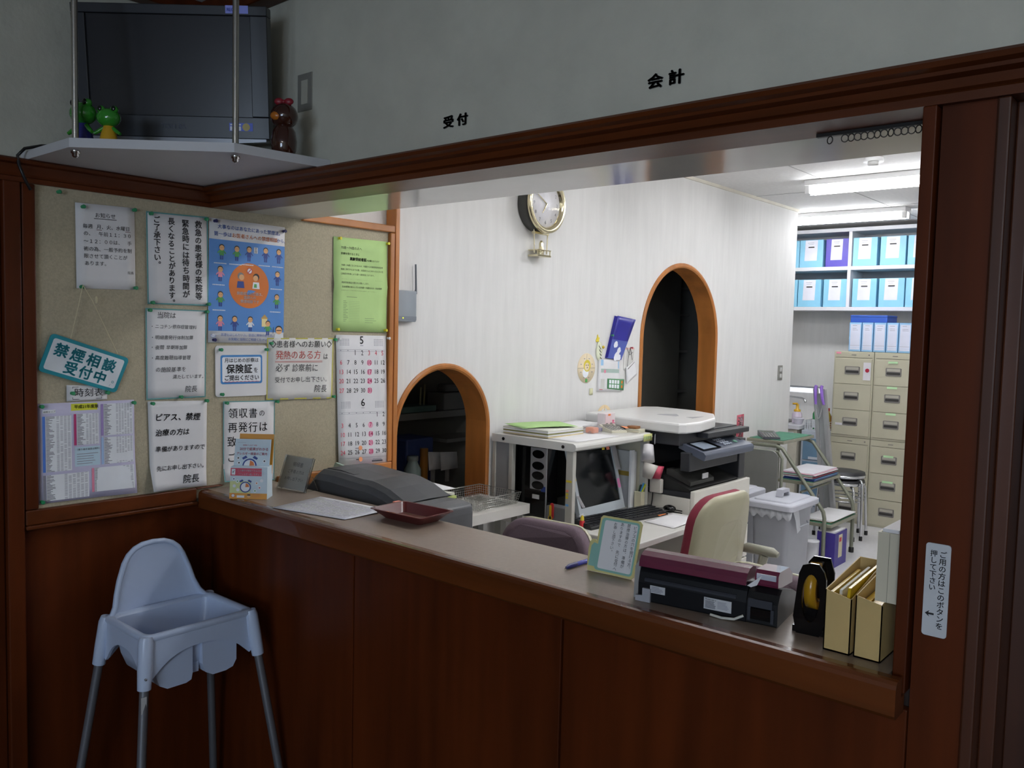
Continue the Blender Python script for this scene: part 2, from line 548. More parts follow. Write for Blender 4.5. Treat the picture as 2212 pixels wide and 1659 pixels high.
def arch_band(yc, rad, zs, z0, t, x0, x1, m, sill=False):
    path = [(yc - rad, z0, -1, 0)] + [(yc - rad * math.cos(math.pi * i / 32), zs + rad * math.sin(math.pi * i / 32), -math.cos(math.pi * i / 32), math.sin(math.pi * i / 32)) for i in range(33)] + [(yc + rad, z0, 1, 0)]
    mb = MB()
    rings = [[(x0, y, z), (x1 - 0.006, y, z), (x1, y - ny * t * 0.3, z - nz * t * 0.3), (x1, y - ny * t * 0.7, z - nz * t * 0.7), (x1 - 0.006, y - ny * t, z - nz * t), (x0, y - ny * t, z - nz * t)] for y, z, ny, nz in path]
    mb.loft(rings, m, smooth=False)
    if sill:
        mb.box((x0, yc - rad + t, z0), (x1, yc + rad - t, z0 + t), m)
    return mb

wo = MB()
XA, XB = -2.87, -2.75
A1, A2 = (2.725, 0.312, 1.122, 0.70), (4.872, 0.495, 1.551, 0.0)
wo.box((XA, 1.9, 0), (XB, A1[0] - A1[1], 2.606), PAPERW)
arch_column(wo, A1[0], A1[1], A1[2], A1[3], 2.606, XA, XB, PAPERW)
wo.box((XA, A1[0] + A1[1], 0), (XB, A2[0] - A2[1], 2.606), PAPERW)
arch_column(wo, A2[0], A2[1], A2[2], A2[3], 2.606, XA, XB, PAPERW)
wo.box((XA, A2[0] + A2[1], 0), (XB, 6.67, 2.606), PAPERW)
struct(wo.build('wall_office_left'))
struct(arch_band(A1[0], A1[1], A1[2], A1[3], 0.026, XA - 0.01, XB + 0.012, WOODO, sill=True).build('trim_arch_low'))
struct(arch_band(A2[0], A2[1], A2[2], A2[3], 0.03, XA - 0.005, XB + 0.012, WOODO).build('trim_arch_tall'))
MOULD = mat('ceiling_moulding', '#d8d3c4', 0.5)
sbox('trim_ceiling', (XB, 1.9, 2.585), (XB + 0.012, 6.67, 2.606), MOULD)
# the dark room behind the arches
db = MB()
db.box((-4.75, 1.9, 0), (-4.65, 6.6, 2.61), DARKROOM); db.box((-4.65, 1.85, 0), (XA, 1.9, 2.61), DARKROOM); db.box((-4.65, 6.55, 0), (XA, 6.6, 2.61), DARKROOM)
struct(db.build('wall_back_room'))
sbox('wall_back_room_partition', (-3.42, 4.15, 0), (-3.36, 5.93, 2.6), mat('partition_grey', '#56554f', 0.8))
# end recess with the sink, far wall and the unseen right wall of the office
wf = MB()
wf.box((-4.0, 8.05, 0), (1.4, 8.2, 2.61), PAPERW)
struct(wf.build('wall_office_back'))
sbox('wall_office_recess', (-4.0, 6.6, 0), (-3.9, 8.05, 2.61), PAPERW)
sbox('wall_office_right', (1.2, 1.9, 0), (1.3, 8.05, 2.61), PAPERW)
wi = MB()
wi.box((-0.403, 1.9, 0), (1.3, 1.95, 2.61), PAPERW)
wi.box((-2.75, 1.905, 2.0), (-0.403, 1.91, 2.61), PAPERW)
struct(wi.build('wall_office_front'))
# ------------------------------------------------------------------ notice board with its papers
t = thing('notice_board', 'long cloth-covered notice board with wooden frame on the wall behind the counter corner', 'notice board', (-2.72, 1.65, 0.98))
MB().box((-2.719, 0.94, 0.99), (-2.6925, 2.345, 1.995), CORK).build('cloth_panel', t)
for nm, a, b, m in (('frame_rail', (-2.719, 0.935, 0.984), (-2.676, 1.474, 1.029), WOODH), ('frame_rail', (-2.719, 1.4745, 1.0235), (-2.676, 1.572, 1.029), WOODH), ('frame_rail', (-2.745, 1.80, 0.984), (-2.676, 2.352, 1.029), WOODO),
                    ('frame_rail', (-2.745, 1.90, 1.983), (-2.676, 2.352, 2.012), WOODO), ('frame_post', (-2.719, 0.935, 1.03), (-2.676, 0.972, 1.984), WOODD), ('frame_post', (-2.745, 2.328, 1.03), (-2.676, 2.352, 1.982), WOODO)):
    MB().box(a, b, m).build(nm, t, bevel=0.004)
MB().box((-2.7185, 0.9345, 0.972), (-2.668, 1.474, 0.9835), WOODH).build('ledge', t, bevel=0.003)
struct(MB().box((-2.747, 2.362, 0.0), (-2.684, 2.386, 2.60), WOODO).build('trim_post', bevel=0.004))

def wpt(y, z, x=-2.69):
    return (x, y, z)
def wsheet(c, bulge=None, x=-2.69):
    return Sheet(*[wpt(y, z, x) for y, z in c], bulge=bulge)
BROW = lambda k: (lambda a, b: k * math.sin(math.pi * a) * math.sin(math.pi * b) * 0.8 + 0.0006)
TEALB = mat('paper_edge_teal', '#5d9a9a', 0.6)
def single(o, label, cat, group=None):
    return tag(o, label, cat, group)
def notice(name, c, label, cat='notice', m=None, bulge=None, x=-2.69, group='papers pinned to the notice board', **k):
    s = wsheet(c, bulge or BROW(0.004), x)
    s.o = s.sheet(m or PAPER, name, **k)
    tag(s.o, label, cat, group)
    return s

s = notice('notice', [(1.088, 1.948), (1.269, 1.953), (1.09, 1.69), (1.271, 1.694)], 'small white printed notice headed お知らせ about operation hours, top of the board')
s.text('お知らせ', 0.49, 0.15, 0.088, INK, align='c', bold=0.006); s.rect(0.3, 0.165, 0.68, 0.172, INK, na=1, nb=1)
for l, (a, b) in zip(('毎週', '月、火、水曜日', 'の、　午前１１：３０', '～１２：００は、　手', '術の為、一般予約を制', '限させて頂くことが', 'あります。'),
                     ((.11, .285), (.335, .285), (.12, .37), (.12, .46), (.12, .55), (.12, .635), (.13, .72))):
    s.text(l, a, b, 0.082, INK, bold=0.004)
s.rect(0.335, 0.298, 0.92, 0.304, mat('ink_redbrown', '#6d3a38', 0.6), na=1, nb=1)
s.text('院長', 0.86, 0.81, 0.055, INK); s.ink(s.o)

s = notice('notice', [(1.306, 1.948), (1.521, 1.954), (1.31, 1.651), (1.524, 1.652)], 'white notice handwritten in four vertical columns with thick black marker')
s.border(0.02, TEALB)
for l, a, b, z in (('救急の患者様の来院等', .83, .05, .122), ('緊急時には待ち時間が', .615, .05, .12), ('長くなることがあります。', .385, .045, .112), ('ご了承下さい。', .16, .04, .112)):
    s.text(l, a, b, z, INK, mode='v', bold=0.022, wob=0.03)
s.ink(s.o)

# blue poster about giving up smoking
BLU = mat('poster_blue', '#4f8ad0', 0.45); BLU2 = mat('poster_text_blue', '#3f66b8', 0.5); ORG_ = mat('poster_orange', '#d9731f', 0.45); SKIN = mat('print_skin', '#eab27c', 0.5)
HAIR = mat('print_hair', '#2a2422', 0.5); GRN = mat('print_green', '#4fa050', 0.5); NAV = mat('print_navy', '#26428f', 0.5); PNK = mat('print_pink', '#e58fa8', 0.5); WPR = mat('print_white', '#eef1f6', 0.5); REDP = mat('print_red', '#c3343c', 0.5)
s = notice('poster', [(1.526, 1.953), (1.827, 1.951), (1.522, 1.527), (1.824, 1.524)], 'blue poster with an orange disc and small cartoon figures about giving up smoking', 'poster', bulge=lambda a, b: 0.001 + 0.004 * math.sin(math.pi * a) * (1 - b))
s.rect(0, .165, 1, .905, BLU, na=6, nb=8)
s.text('大事なのはあなたにあった禁煙法。', .1, .075, .054, BLU2, bold=0.012)
s.text('第一歩は', .055, .135, .056, BLU2, bold=0.012); s.text('お医者さんへの禁煙相談', .28, .135, .056, ORG_, bold=0.012); s.text('から。', .885, .135, .05, BLU2, bold=0.01)
s.text('禁煙をはじめたい方、禁煙に興味のある方、', .155, .944, .036, BLU2); s.text('お気軽に当院にご相談ください。', .25, .98, .037, BLU2)
s.oval(.06, .944, .034, BLU2, rb=.02); s.oval(.06, .944, .031, WPR, h=.001, rb=.016); s.text('Pfizer', .035, .948, .02, BLU2, h=.0014)
s.oval(.515, .523, .265, ORG_, n=40)
s.text('禁煙成功の近道は、', .535, .60, .041, WPR, align='c', bold=0.014, h=.0014); s.text('医師への', .525, .632, .041, WPR, align='c', bold=0.014, h=.0014); s.text('禁煙相談です', .525, .665, .042, WPR, align='c', bold=0.014, h=.0014)
s.oval(.515, .4, .037, WPR, h=.0012); s.ring(.515, .4, .037, .008, REDP, h=.0014); s.poly([(.493, .413), (.50, .418), (.538, .388), (.531, .383)], REDP, h=.0014)
def figure(s, a, b, z, body, hair=HAIR, legs=NAV):
    k = s.W / s.H
    def q(x, y): return (a + x * z, b + y * z * k)
    s.poly([q(-.22, .95), q(-.05, .95), q(-.03, 1.5), q(-.22, 1.5)], legs, h=.0008); s.poly([q(.05, .95), q(.22, .95), q(.22, 1.5), q(.03, 1.5)], legs, h=.0008)
    s.poly([q(-.22, .3), q(.22, .3), q(.3, 1.0), q(-.3, 1.0)], body, h=.001)
    s.poly([q(-.25, .35), q(-.2, .5), q(-.5, .8), q(-.58, .68)], body, h=.0011); s.poly([q(.25, .35), q(.58, .72), q(.5, .84), q(.2, .5)], body, h=.0011)
    s.oval(a, b, .36 * z, hair, h=.0012, n=14); s.oval(a, b + .1 * z * k, .32 * z, SKIN, h=.0014, n=14)
    for e in (-.12, .12):
        s.oval(a + e * z, b + .04 * z * k, .04 * z, HAIR, h=.0016, n=6)
def caption(s, a, b, w, m=WPR):
    x = a - w / 2
    while x < a + w / 2:
        e = random.uniform(.008, .016)
        s.rect(x, b, x + e, b + .008, m, h=.001, na=1, nb=1); x += e + .004
for a, b, c in ((.155, .225, GRN), (.345, .225, GRN), (.505, .22, NAV), (.73, .215, NAV), (.915, .215, NAV), (.14, .4, PNK), (.145, .605, GRN), (.145, .80, PNK), (.9, .405, NAV), (.895, .6, GRN), (.33, .8, NAV), (.535, .8, WPR), (.775, .83, GRN)):
    figure(s, a, b, .095, c); caption(s, a - .02, b + .127, .15)
s.rect(.57, .2, .62, .25, WPR, h=.0011, na=1, nb=1); s.text('禁', .575, .222, .036, INK, h=.0014); s.text('煙', .575, .246, .036, INK, h=.0014)
s.rect(.69, .79, .765, .86, mat('print_cream', '#f0dfa0', .5), h=.001, na=1, nb=1); s.poly([(.675, .793), (.728, .755), (.78, .793)], mat('print_roof', '#c9a15a', .5), h=.0011)
# two talking heads in the disc and the doctor at the bottom edge
for a, hc, bc in ((.40, mat('print_grey', '#8a8884', .5), NAV), (.605, HAIR, WPR)):
    s.poly([(a - .05, .545), (a + .05, .545), (a + .04, .49), (a - .04, .49)], bc, h=.001); s.oval(a, .447, .042, hc, h=.0011); s.oval(a + (.012 if a < .5 else -.008), .457, .034, SKIN, h=.0013)
s.poly([(.575, .535), (.615, .535), (.612, .505), (.58, .505)], GRN, h=.0012)
s.poly([(.86, .972), (1, .972), (.985, .915), (.88, .915)], WPR, h=.0012); s.oval(.93, .882, .05, HAIR, h=.0013); s.oval(.93, .89, .044, SKIN, h=.0015); s.rect(.895, .885, .965, .892, HAIR, h=.0017, na=1, nb=1); s.poly([(.845, .915), (.852, .915), (.857, .86), (.851, .86)], HAIR, h=.0014)
s.ink(s.o, 'print')

s = notice('notice', [(1.303, 1.638), (1.516, 1.636), (1.305, 1.339), (1.513, 1.339)], 'white notice with a thin handwritten bulleted list, starting 当院は')
s.border(0.018, TEALB)
for l, a, b, z in (('当院は', .17, .10, .105), ('・', .06, .215, .07), ('ニコチン依存症管理料', .14, .215, .069), ('・', .06, .335, .07), ('明細書発行体制加算', .14, .335, .07), ('・', .06, .445, .07), ('夜間 早朝等加算', .14, .445, .07), ('・', .06, .56, .07), ('高度難聴指導管理', .14, .56, .073), ('の施設基準を', .14, .695, .085), ('満たしています。', .42, .775, .072), ('院長', .63, .925, .11)):
    s.text(l, a, b, z, INK, wob=0.035, shear=0.12, bold=0.001)
s.ink(s.o)

curl = lambda a, b: 0.001 + 0.03 * max(0, (1 - a) * 1.3 - 0.6) * max(0, b - 0.72) * 4 + 0.02 * max(0, b - .8) * a
s = notice('notice', [(1.309, 1.334), (1.518, 1.327), (1.317, 1.037), (1.515, 1.032)], 'white notice with large marker handwriting and a curled lower corner', bulge=curl, na=12, nb=14)
for l, a, b, z, w in (('ピアス、禁煙', .1, .215, .13, .02), ('治療の方は', .1, .385, .118, .016), ('準備がありますので', .1, .565, .096, .012), ('先にお申し出下さい。', .1, .78, .09, .012), ('院長', .56, .94, .15, .012)):
    s.text(l, a, b, z, INK, wob=0.03, shear=0.12, bold=w, h=.0016)
s.ink(s.o)

# hanging no-smoking-advice sign with its string
TEAL = mat('sign_teal', '#1f8f9d', 0.4); SIGNW = mat('sign_white', '#dfe5ea', 0.35)
t = thing('hanging_sign', 'tilted white sign with teal border and teal lettering, hung by a string on the board', 'sign', (-2.684, 1.11, 1.46))
s = Sheet((-2.682, 1.015, 1.554), (-2.676, 1.244, 1.475), (-2.686, 0.976, 1.442), (-2.68, 1.202, 1.366))
mb = MB(); n = 10
o = [s.p(.5 + x / s.W, .5 - y / s.H, 0) for x, y in rrect(s.W, s.H, .012)]
q = [s.p(.5 + x / s.W, .5 - y / s.H, -.005) for x, y in rrect(s.W, s.H, .012)]
k = len(o); mb.add(o + q, [list(range(k)), list(range(k, 2 * k))[::-1]] + [(i, k + i, k + (i + 1) % k, (i + 1) % k) for i in range(k)], TEAL)
mb.build('plate', t)
s.poly([(.5 + x / s.W, .5 - y / s.H) for x, y in rrect(s.W - .022, s.H - .022, .007)][::-1], SIGNW, h=.0004)
s.text('禁煙相談', .09, .475, .175, TEAL, bold=0.036, sp=1.16, h=.0012); s.text('受付中', .27, .84, .17, TEAL, bold=0.036, sp=1.1, h=.0012)
s.ring(.905, .74, .016, .006, TEAL, n=12); s.poly([(.88, .9), (.92, .9), (.93, .8), (.905, .78), (.89, .82)], SIGNW, h=.001); s.ring(.902, .85, .022, .003, TEAL, n=12); s.text('禁煙', .88, .94, .022, TEAL)
s.ink(t)
STR = mat('string_cream', '#cfc7a6', 0.8)
mb = MB(); mb.tube([(-2.675, 1.066, 1.538), (-2.668, 1.100, 1.70)], 0.0012, STR, 6); mb.tube([(-2.668, 1.100, 1.70), (-2.672, 1.128, 1.655), (-2.672, 1.205, 1.49)], 0.0012, STR, 6); mb.ball((-2.671, 1.14, 1.657), (.004, .005, .012), STR, 8)
mb.build('string', t)

s = notice('title_strip', [(1.058, 1.396), (1.18, 1.39), (1.058, 1.346), (1.179, 1.347)], 'narrow white strip reading 時刻表 above the timetable', 'sign')
s.text('時刻表', .17, .68, .24, INK, bold=.008); 
for r_ in ((.14, .1, .86, .13), (.14, .87, .86, .9), (.14, .13, .15, .87), (.85, .13, .86, .87)):
    s.rect(*r_, INK, na=1, nb=1)
s.ink(s.o)

LIL = mat('paper_lilac', '#c9c6e0', .6); G1 = mat('print_grey_dark', '#4b4b55', .6); G2 = mat('print_grey_mid', '#8c8b98', .6); BBAR = mat('print_bar_blue', '#4f7fd6', .5); MAG = mat('print_bar_magenta', '#c13f78', .5); PUR = mat('print_bar_purple', '#a58fc8', .5); SKYB = mat('print_bar_sky', '#a9c6ea', .5); YEL = mat('print_yellow', '#d5d83a', .5)
s = notice('timetable', [(0.9745, 1.343), (1.264, 1.342), (0.9755, 1.042), (1.268, 1.039)], 'lilac printed timetable crowded with tiny columns, at the lower corner of the board', 'timetable', m=LIL, bulge=lambda a, b: .001 + .012 * max(0, a - .7) * max(0, b - .6) * 8)
s.rect(.33, .015, .6, .085, YEL, na=1, nb=1); s.text('平成21年度版', .36, .062, .042, INK, bold=.02); s.rect(.05, .065, .175, .1, WPR, na=1, nb=1); s.text('函館エリア', .055, .093, .024, INK)
def table(a0, a1, b0, b1, rows, bar, cols=4):
    s.rect(a0 - .03, b0, a0 - .005, b1, bar, h=.0008, na=1, nb=1)
    s.rect(a0, b0, a1, b1, WPR, h=.0005, na=1, nb=2)
    for i in range(rows):
        b = b0 + (b1 - b0) * (i + .3) / rows; hh = (b1 - b0) / rows * .42
        s.rect(a0 + .004, b, a0 + random.uniform(.03, .09), b + hh, G1, h=.0009, na=1, nb=1)
        for c in range(cols):
            x = a0 + (a1 - a0) * (.42 + .58 * c / cols)
            if random.random() < .88:
                s.rect(x, b, x + (a1 - a0) * .4 / cols, b + hh * .8, G2, h=.0009, na=1, nb=1)
table(.075, .33, .13, .69, 46, BBAR); table(.385, .61, .12, .44, 27, MAG); table(.665, .98, .03, .36, 28, PUR, 6); table(.665, .98, .38, .66, 24, SKYB, 6); table(.075, .5, .72, .98, 24, G2, 6); table(.56, .98, .69, .94, 22, PNK, 6)
s.rect(.36, .46, .62, .66, mat('print_pale_blue', '#c3dcea', .6), na=1, nb=1); s.text('〔乗り継ぎ運賃は無料〕', .37, .495, .024, INK)
for i in range(5):
    s.rect(.38, .53 + i * .025, random.uniform(.5, .6), .536 + i * .025, G2, h=.0008, na=1, nb=1)
s.ink(s.o, 'print')

# insurance-card reminder card, rounded corners
t = thing('reminder_card', 'white rounded card with a blue framed message about the insurance certificate', 'card', (-2.69, 1.65, 1.43), 'papers pinned to the notice board')
s = wsheet([(1.548, 1.516), (1.753, 1.517), (1.55, 1.337), (1.754, 1.335)], x=-2.688)
mb = MB(); f_ = [(.5 + x / s.W, .5 - y / s.H) for x, y in rrect(s.W, s.H, .01)]; k = len(f_)
mb.add([s.p(a, b, 0) for a, b in f_] + [s.p(a, b, -.002) for a, b in f_], [list(range(k)), list(range(k, 2 * k))[::-1]] + [(i, k + i, k + (i + 1) % k, (i + 1) % k) for i in range(k)], PAPER)
mb.build('card', t)
s.poly([(.5 + x / s.W, .47 - y / s.H) for x, y in rrect(s.W * .81, s.H * .57, .008)], mat('frame_blue', '#3d86c8', .5), h=.0003); s.poly([(.5 + x / s.W, .47 - y / s.H) for x, y in rrect(s.W * .75, s.H * .49, .006)], WPR, h=.0006)
s.text('月はじめの診察は', .5, .325, .083, INK, align='c', bold=.014); s.text('保険証', .20, .53, .165, INK, bold=.03, sp=1.03); s.text('を', .725, .53, .1, INK, bold=.012); s.text('ご提出ください', .5, .675, .098, INK, align='c', bold=.024)
for i in range(18):
    s.rect(.16 + i * .038, .705 + .006 * (i % 2), .16 + (i + 1) * .038, .714 + .006 * (i % 2), REDP, h=.001, na=1, nb=1)
s.ink(t)

PAPC = mat('paper_warm', '#e3e1dc', .75)
s = notice('notice', [(1.754, 1.544), (2.052, 1.546), (1.752, 1.318), (2.047, 1.31)], 'yellow-edged handwritten notice asking feverish patients to tell reception, partly red', m=PAPC, bulge=lambda a, b: .002 + .006 * abs(math.sin(2 * math.pi * a)) * .6)
s.border(.014, mat('paper_edge_yellow', '#c9c04e', .6))
RINK = mat('ink_red', '#c8574f', .6)
s.text('◇患者様へのお願い◇', .03, .145, .094, INK, wob=.02, bold=.002); s.text('発熱のある方', .11, .335, .115, RINK, wob=.03, bold=.008); s.text('は', .83, .345, .085, INK, wob=.03)
s.rect(.11, .375, .82, .381, RINK, na=14, nb=1, h=.0007); s.rect(.11, .392, .82, .398, RINK, na=14, nb=1, h=.0007)
s.text('必ず', .12, .535, .105, INK, wob=.03); s.text('診察前に', .36, .535, .1, INK, wob=.03); s.text('受付でお申し出下さい。', .11, .715, .076, INK, wob=.03); s.text('院長', .70, .88, .1, INK, wob=.03, shear=.1)
s.ink(s.o)

s = notice('notice', [(1.579, 1.321), (1.789, 1.314), (1.58, 1.036), (1.788, 1.017)], 'white handwritten notice about receipts, half hidden by the leaflet stand', bulge=lambda a, b: .001 + .012 * max(0, b - .85) * 6 * (1 - a))
s.border(.016, TEALB)
for l, a, b, z in (('領収書', .09, .2, .18), ('の', .68, .19, .125), ('再発行は', .08, .375, .185), ('致し', .07, .56, .185), ('ご', .07, .745, .17)):
    s.text(l, a, b, z, INK, wob=.03, bold=.002, sp=1.08)
s.ink(s.o)

# calendar: two months on one sheet
HOT = mat('calendar_pink', '#e8337a', .5); ODOT = mat('sticker_orange', '#f2a271', .5); RED2 = mat('calendar_red', '#d8435c', .5); HALO = mat('calendar_halo', '#f0b0c8', .6)
s = notice('wall_calendar', [(2.063, 1.559), (2.318, 1.557), (2.079, 1.038), (2.336, 1.026)], 'long white two-month calendar with pink Thursdays at the end of the notice board', 'calendar', bulge=lambda a, b: .002 + .006 * b)
cx = (.085, .225, .365, .505, .645, .785, .92)
def num(d, a, b, hot=False, red=False):
    z = .1
    if hot:
        s.oval(a, b - .014, .05, HALO, h=.0006, rb=.05)
    s.text(str(d), a, b, z, HOT if hot else RED2 if red else INK, align='c', bold=.012 if hot else 0, h=.0012, narrow=.95)
for first, days, ys, reds in ((2, 31, (.152, .225, .297, .367, .44), (3, 4, 5)), (5, 30, (.63, .708, .779, .848, .917), ())):
    for d in range(1, days + 1):
        c = (first + d - 1) % 7; r_ = (first + d - 1) // 7
        num(d, cx[c], ys[r_], hot=(c == 4 and d not in reds), red=(c == 0 or d in reds))
for d, b in (('5', .065), ('6', .545)):
    s.text(d, .5, b, .17, INK, align='c', bold=.01)
    s.rect(.47, b + .012, .53, b + .016, G2, na=1, nb=1)
    for a0 in (.07, .75):
        for i in range(5):
            for j in range(6):
                s.rect(a0 + j * .032, b - .035 + i * .011, a0 + j * .032 + .02, b - .031 + i * .011, G2, h=.0006, na=1, nb=1)
    s.rect(.02, b + .046, .98, b + .0475, G2, na=4, nb=1); s.rect(.02, b + .058, .98, b + .0595, G2, na=4, nb=1)
    for c in cx:
        s.rect(c - .01, b + .05, c + .01, b + .055, G2, na=1, nb=1)
s.oval(.43, .87, .038, ODOT, h=.0014); s.oval(.43, .958, .038, ODOT, h=.0014); s.rect(.33, .868, .4, .874, G2, na=1, nb=1); s.rect(.34, .956, .4, .962, G1, na=1, nb=1)
s.rect(.66, .972, .88, .984, G1, na=1, nb=1); s.rect(.68, .962, .86, .966, G2, na=1, nb=1); s.rect(.02, .945, .98, .9465, G2, na=4, nb=1)
s.ink(s.o, 'print')

s = notice('notice', [(2.047, 1.94), (2.319, 1.944), (2.049, 1.573), (2.321, 1.57)], 'pale green printed notice for patients aged 70 to 74, above the calendar', m=mat('paper_green', '#b5d68c', .7), bulge=lambda a, b: .002 + .006 * math.exp(-((b - .5) / .06) ** 2))
for l, a, b, z, w in (('70歳～74歳の人へ', .13, .12, .048, 0), ('診療を受けるときに', .13, .18, .038, .01), ('高齢受給者証', .29, .235, .052, .03), ('が必要となります', .6, .235, .031, .01), ('70歳～74歳になられる人は、75歳からの後期高齢者医療', .14, .3, .031, 0), ('制度に移行するまでの間、お医者さんにかかったときの窓', .13, .345, .0305, 0), ('口負担が所得により1割～3割負担になります。', .13, .392, .0305, 0), ('医療機関の窓口で負担割合を判断するために医療機関を', .14, .438, .031, 0), ('高齢受給者証の提示をお願いします。', .13, .485, .031, 0), ('社会保険に加入している70歳～74歳の人は、社会保険', .14, .53, .031, 0), ('で発行された高齢受給者証を提示してください。', .13, .575, .031, 0)):
    s.text(l, a, b, z, INK, bold=w)
GP = mat('print_green_grey', '#86a06f', .6)
s.rect(.24, .625, .43, .632, GP, na=1, nb=1)
for i in range(13):
    s.rect(.18, .67 + i * .018, random.uniform(.22, .27), .676 + i * .018, GP, na=1, nb=1); s.rect(.28, .675 + i * .018, .48, .6765 + i * .018, GP, na=1, nb=1)
for i in range(3):
    s.rect(.58, .85 + i * .022, random.uniform(.7, .85), .855 + i * .022, GP, na=1, nb=1)
s.ink(s.o, 'print')

# push pins
def pin_mesh(m):
    mb = MB()
    mb.lathe([(.0008, -.008), (.0008, 0), (.0052, 0), (.0052, .0015), (.0032, .003), (.003, .009), (.0058, .0105), (.0062, .013), (.005, .0142)], (0, 0, 0), m, 14, 'x')
    return mb
PINC = {}
def pin(y, z, col, label, x=-2.688):
    if col not in PINC:
        m = mat('pin_' + col, {'green': '#2f8f5f', 'navy': '#26245c', 'yellow': '#d8cf2e', 'white': '#e8e8e8', 'red': '#b8323f'}[col], .3)
        o = pin_mesh(m).build('push_pin', loc=(0, 0, 0)); PINC[col] = o
    else:
        o = PINC[col].copy(); COL.objects.link(o)
    o.location = (x, y, z)
    tag(o, label, 'push pin', col + ' push pins')
W4 = ('top left corner', 'top right corner', 'bottom left corner', 'bottom right corner')
for nm, pts, cs, col in (
    ('the small お知らせ notice', ((1.108, 1.937), (1.265, 1.946), (1.102, 1.695), (1.268, 1.7)), W4, 'green'),
    ('the notice written in vertical columns', ((1.319, 1.941), (1.512, 1.945), (1.323, 1.656), (1.52, 1.658)), W4, 'green'),
    ('the bulleted handwritten list', ((1.314, 1.631), (1.514, 1.632), (1.42, 1.344)), W4[:2] + ('middle of the lower edge',), 'green'),
    ('the notice with the curled corner', ((1.322, 1.327), (1.513, 1.327)), W4[:2], 'green'),
    ('the lilac timetable', ((0.984, 1.335), (1.26, 1.333), (0.983, 1.048)), W4[:3], 'green'),
    ('the narrow 時刻表 strip', ((1.072, 1.371), (1.177, 1.369)), ('one end', 'the end under the tilted sign'), 'green'),
    ('the white insurance-certificate card', ((1.566, 1.502), (1.748, 1.502), (1.571, 1.346)), W4[:3], 'green'),
    ('the yellow-edged fever notice', ((1.767, 1.525), (2.055, 1.54), (2.05, 1.317)), W4[:2] + W4[3:], 'green'),
    ('the receipt notice', ((1.589, 1.315), (1.794, 1.31)), W4[:2], 'green'),
    ('the blue smoking poster', ((1.545, 1.943), (1.821, 1.936), (1.541, 1.536)), W4[:3], 'navy'),
    ('the pale green notice', ((2.073, 1.935), (2.318, 1.936), (2.067, 1.58), (2.312, 1.58)), W4, 'yellow'),
    ('the two-month calendar', ((2.076, 1.545), (2.329, 1.547)), W4[:2], 'white')):
    for (y, z), c in zip(pts, cs):
        pin(y, z, col, f'{col} push pin in the {c} of {nm}' if 'end' not in c else f'{col} push pin in {c} of {nm}')
pin(1.039, 1.972, 'green', 'lone green push pin near the top edge of the board holding nothing')
# ------------------------------------------------------------------ reception counter
t = thing('reception_counter', 'long reception counter with brown laminate top and rounded wooden edge under the wide opening', 'counter', (-1.55, 1.6, 0))
MB().box((-2.674, 1.512, 0.99), (-0.4265, 1.765, 1.02), LAMBR).build('worktop', t)
en = [(1.478, 0.962), (1.478, 1.008), (1.481, 1.015), (1.487, 1.0195), (1.495, 1.021), (1.512, 1.0205), (1.512, 0.985), (1.53, 0.985), (1.53, 0.955), (1.484, 0.955)]
MB().prism(en, -2.674, -0.403, 'x', WOODE).build('wooden_edge', t)
for a, b in ((-2.6985, -1.913), (-1.907, -1.153), (-1.147, -0.40)):
    MB().box((a, 1.54, 0.0), (b, 1.56, 0.954), WOODD).build('front_panel', t, bevel=0.002)
MB().box((-2.70, 1.562, 0.0), (-0.40, 1.64, 0.988), mat('counter_core', '#2a1a12', .7)).build('carcass', t)

# ------------------------------------------------------------------ things on the counter
Z = 1.0202
# leaflet stand
T = place((-2.4385, 1.5225, Z), R(40.4))
t = thing('leaflet_stand', 'cardboard leaflet stand about a 20-minute allergy test, orange base and alarm clock picture', 'leaflet stand', (-2.4385, 1.5225, Z))
OCR = mat('stand_orange', '#e09a22', .45); LBL = mat('stand_paleblue', '#cfe0ea', .45); LGN = mat('stand_palegreen', '#d5dd9a', .45); CRM = mat('stand_crimson', '#cf3b57', .45)
mb = MB(T)
mb.loft([[(-.062, 0, 0), (.062, 0, 0), (.062, .062, 0), (-.062, .062, 0)], [(-.059, .008, .105), (.061, .008, .105), (.061, .06, .105), (-.059, .06, .105)]], LBL, smooth=False)
mb.build('pocket', t)
V = lambda x, y, z: T @ Vector((x, y, z))
s = Sheet(V(-.059, .0072, .105), V(.061, .0072, .105), V(-.062, -.0008, 0), V(.062, -.0008, 0))
s.rect(0, 0, .9, .5, LBL, h=.0002); s.rect(0, .45, .55, .82, LGN, h=.0004); s.rect(0, .82, 1, 1, OCR, h=.0004)
s.rect(0, .04, .85, .28, CRM, h=.0006); s.rect(.03, .07, .13, .25, WPR, h=.001, na=1, nb=1); s.poly([(.05, .15), (.07, .2), (.12, .09), (.07, .16)], INK, h=.0014)
s.text('この様子が検査できるのは', .19, .14, .055, WPR, bold=.01); s.text('「アレルギー症」をチェック', .19, .25, .055, WPR, bold=.01)
def clockpic(s, a, b, r_, half=False):
    s.oval(a, b, r_, NAV, h=.0008, a0=0, a1=180 if half else 360); s.oval(a, b, r_ * .8, WPR, h=.0012, a0=0, a1=180 if half else 360)
    s.poly([(a, b), (a + .01, b - r_ * .75 * s.W / s.H), (a + r_ * .55, b - r_ * .5 * s.W / s.H), (a + r_ * .7, b - r_ * .05)], ORG_, h=.0016)
    for e in (-1, 1):
        k = s.W / s.H
        s.poly([(a + e * r_ * .35, b - r_ * 1.12 * k), (a + e * r_ * .95, b - r_ * .82 * k), (a + e * r_ * 1.12, b - r_ * 1.08 * k), (a + e * r_ * .6, b - r_ * 1.4 * k)], NAV, h=.0014)
clockpic(s, .42, .63, .15)
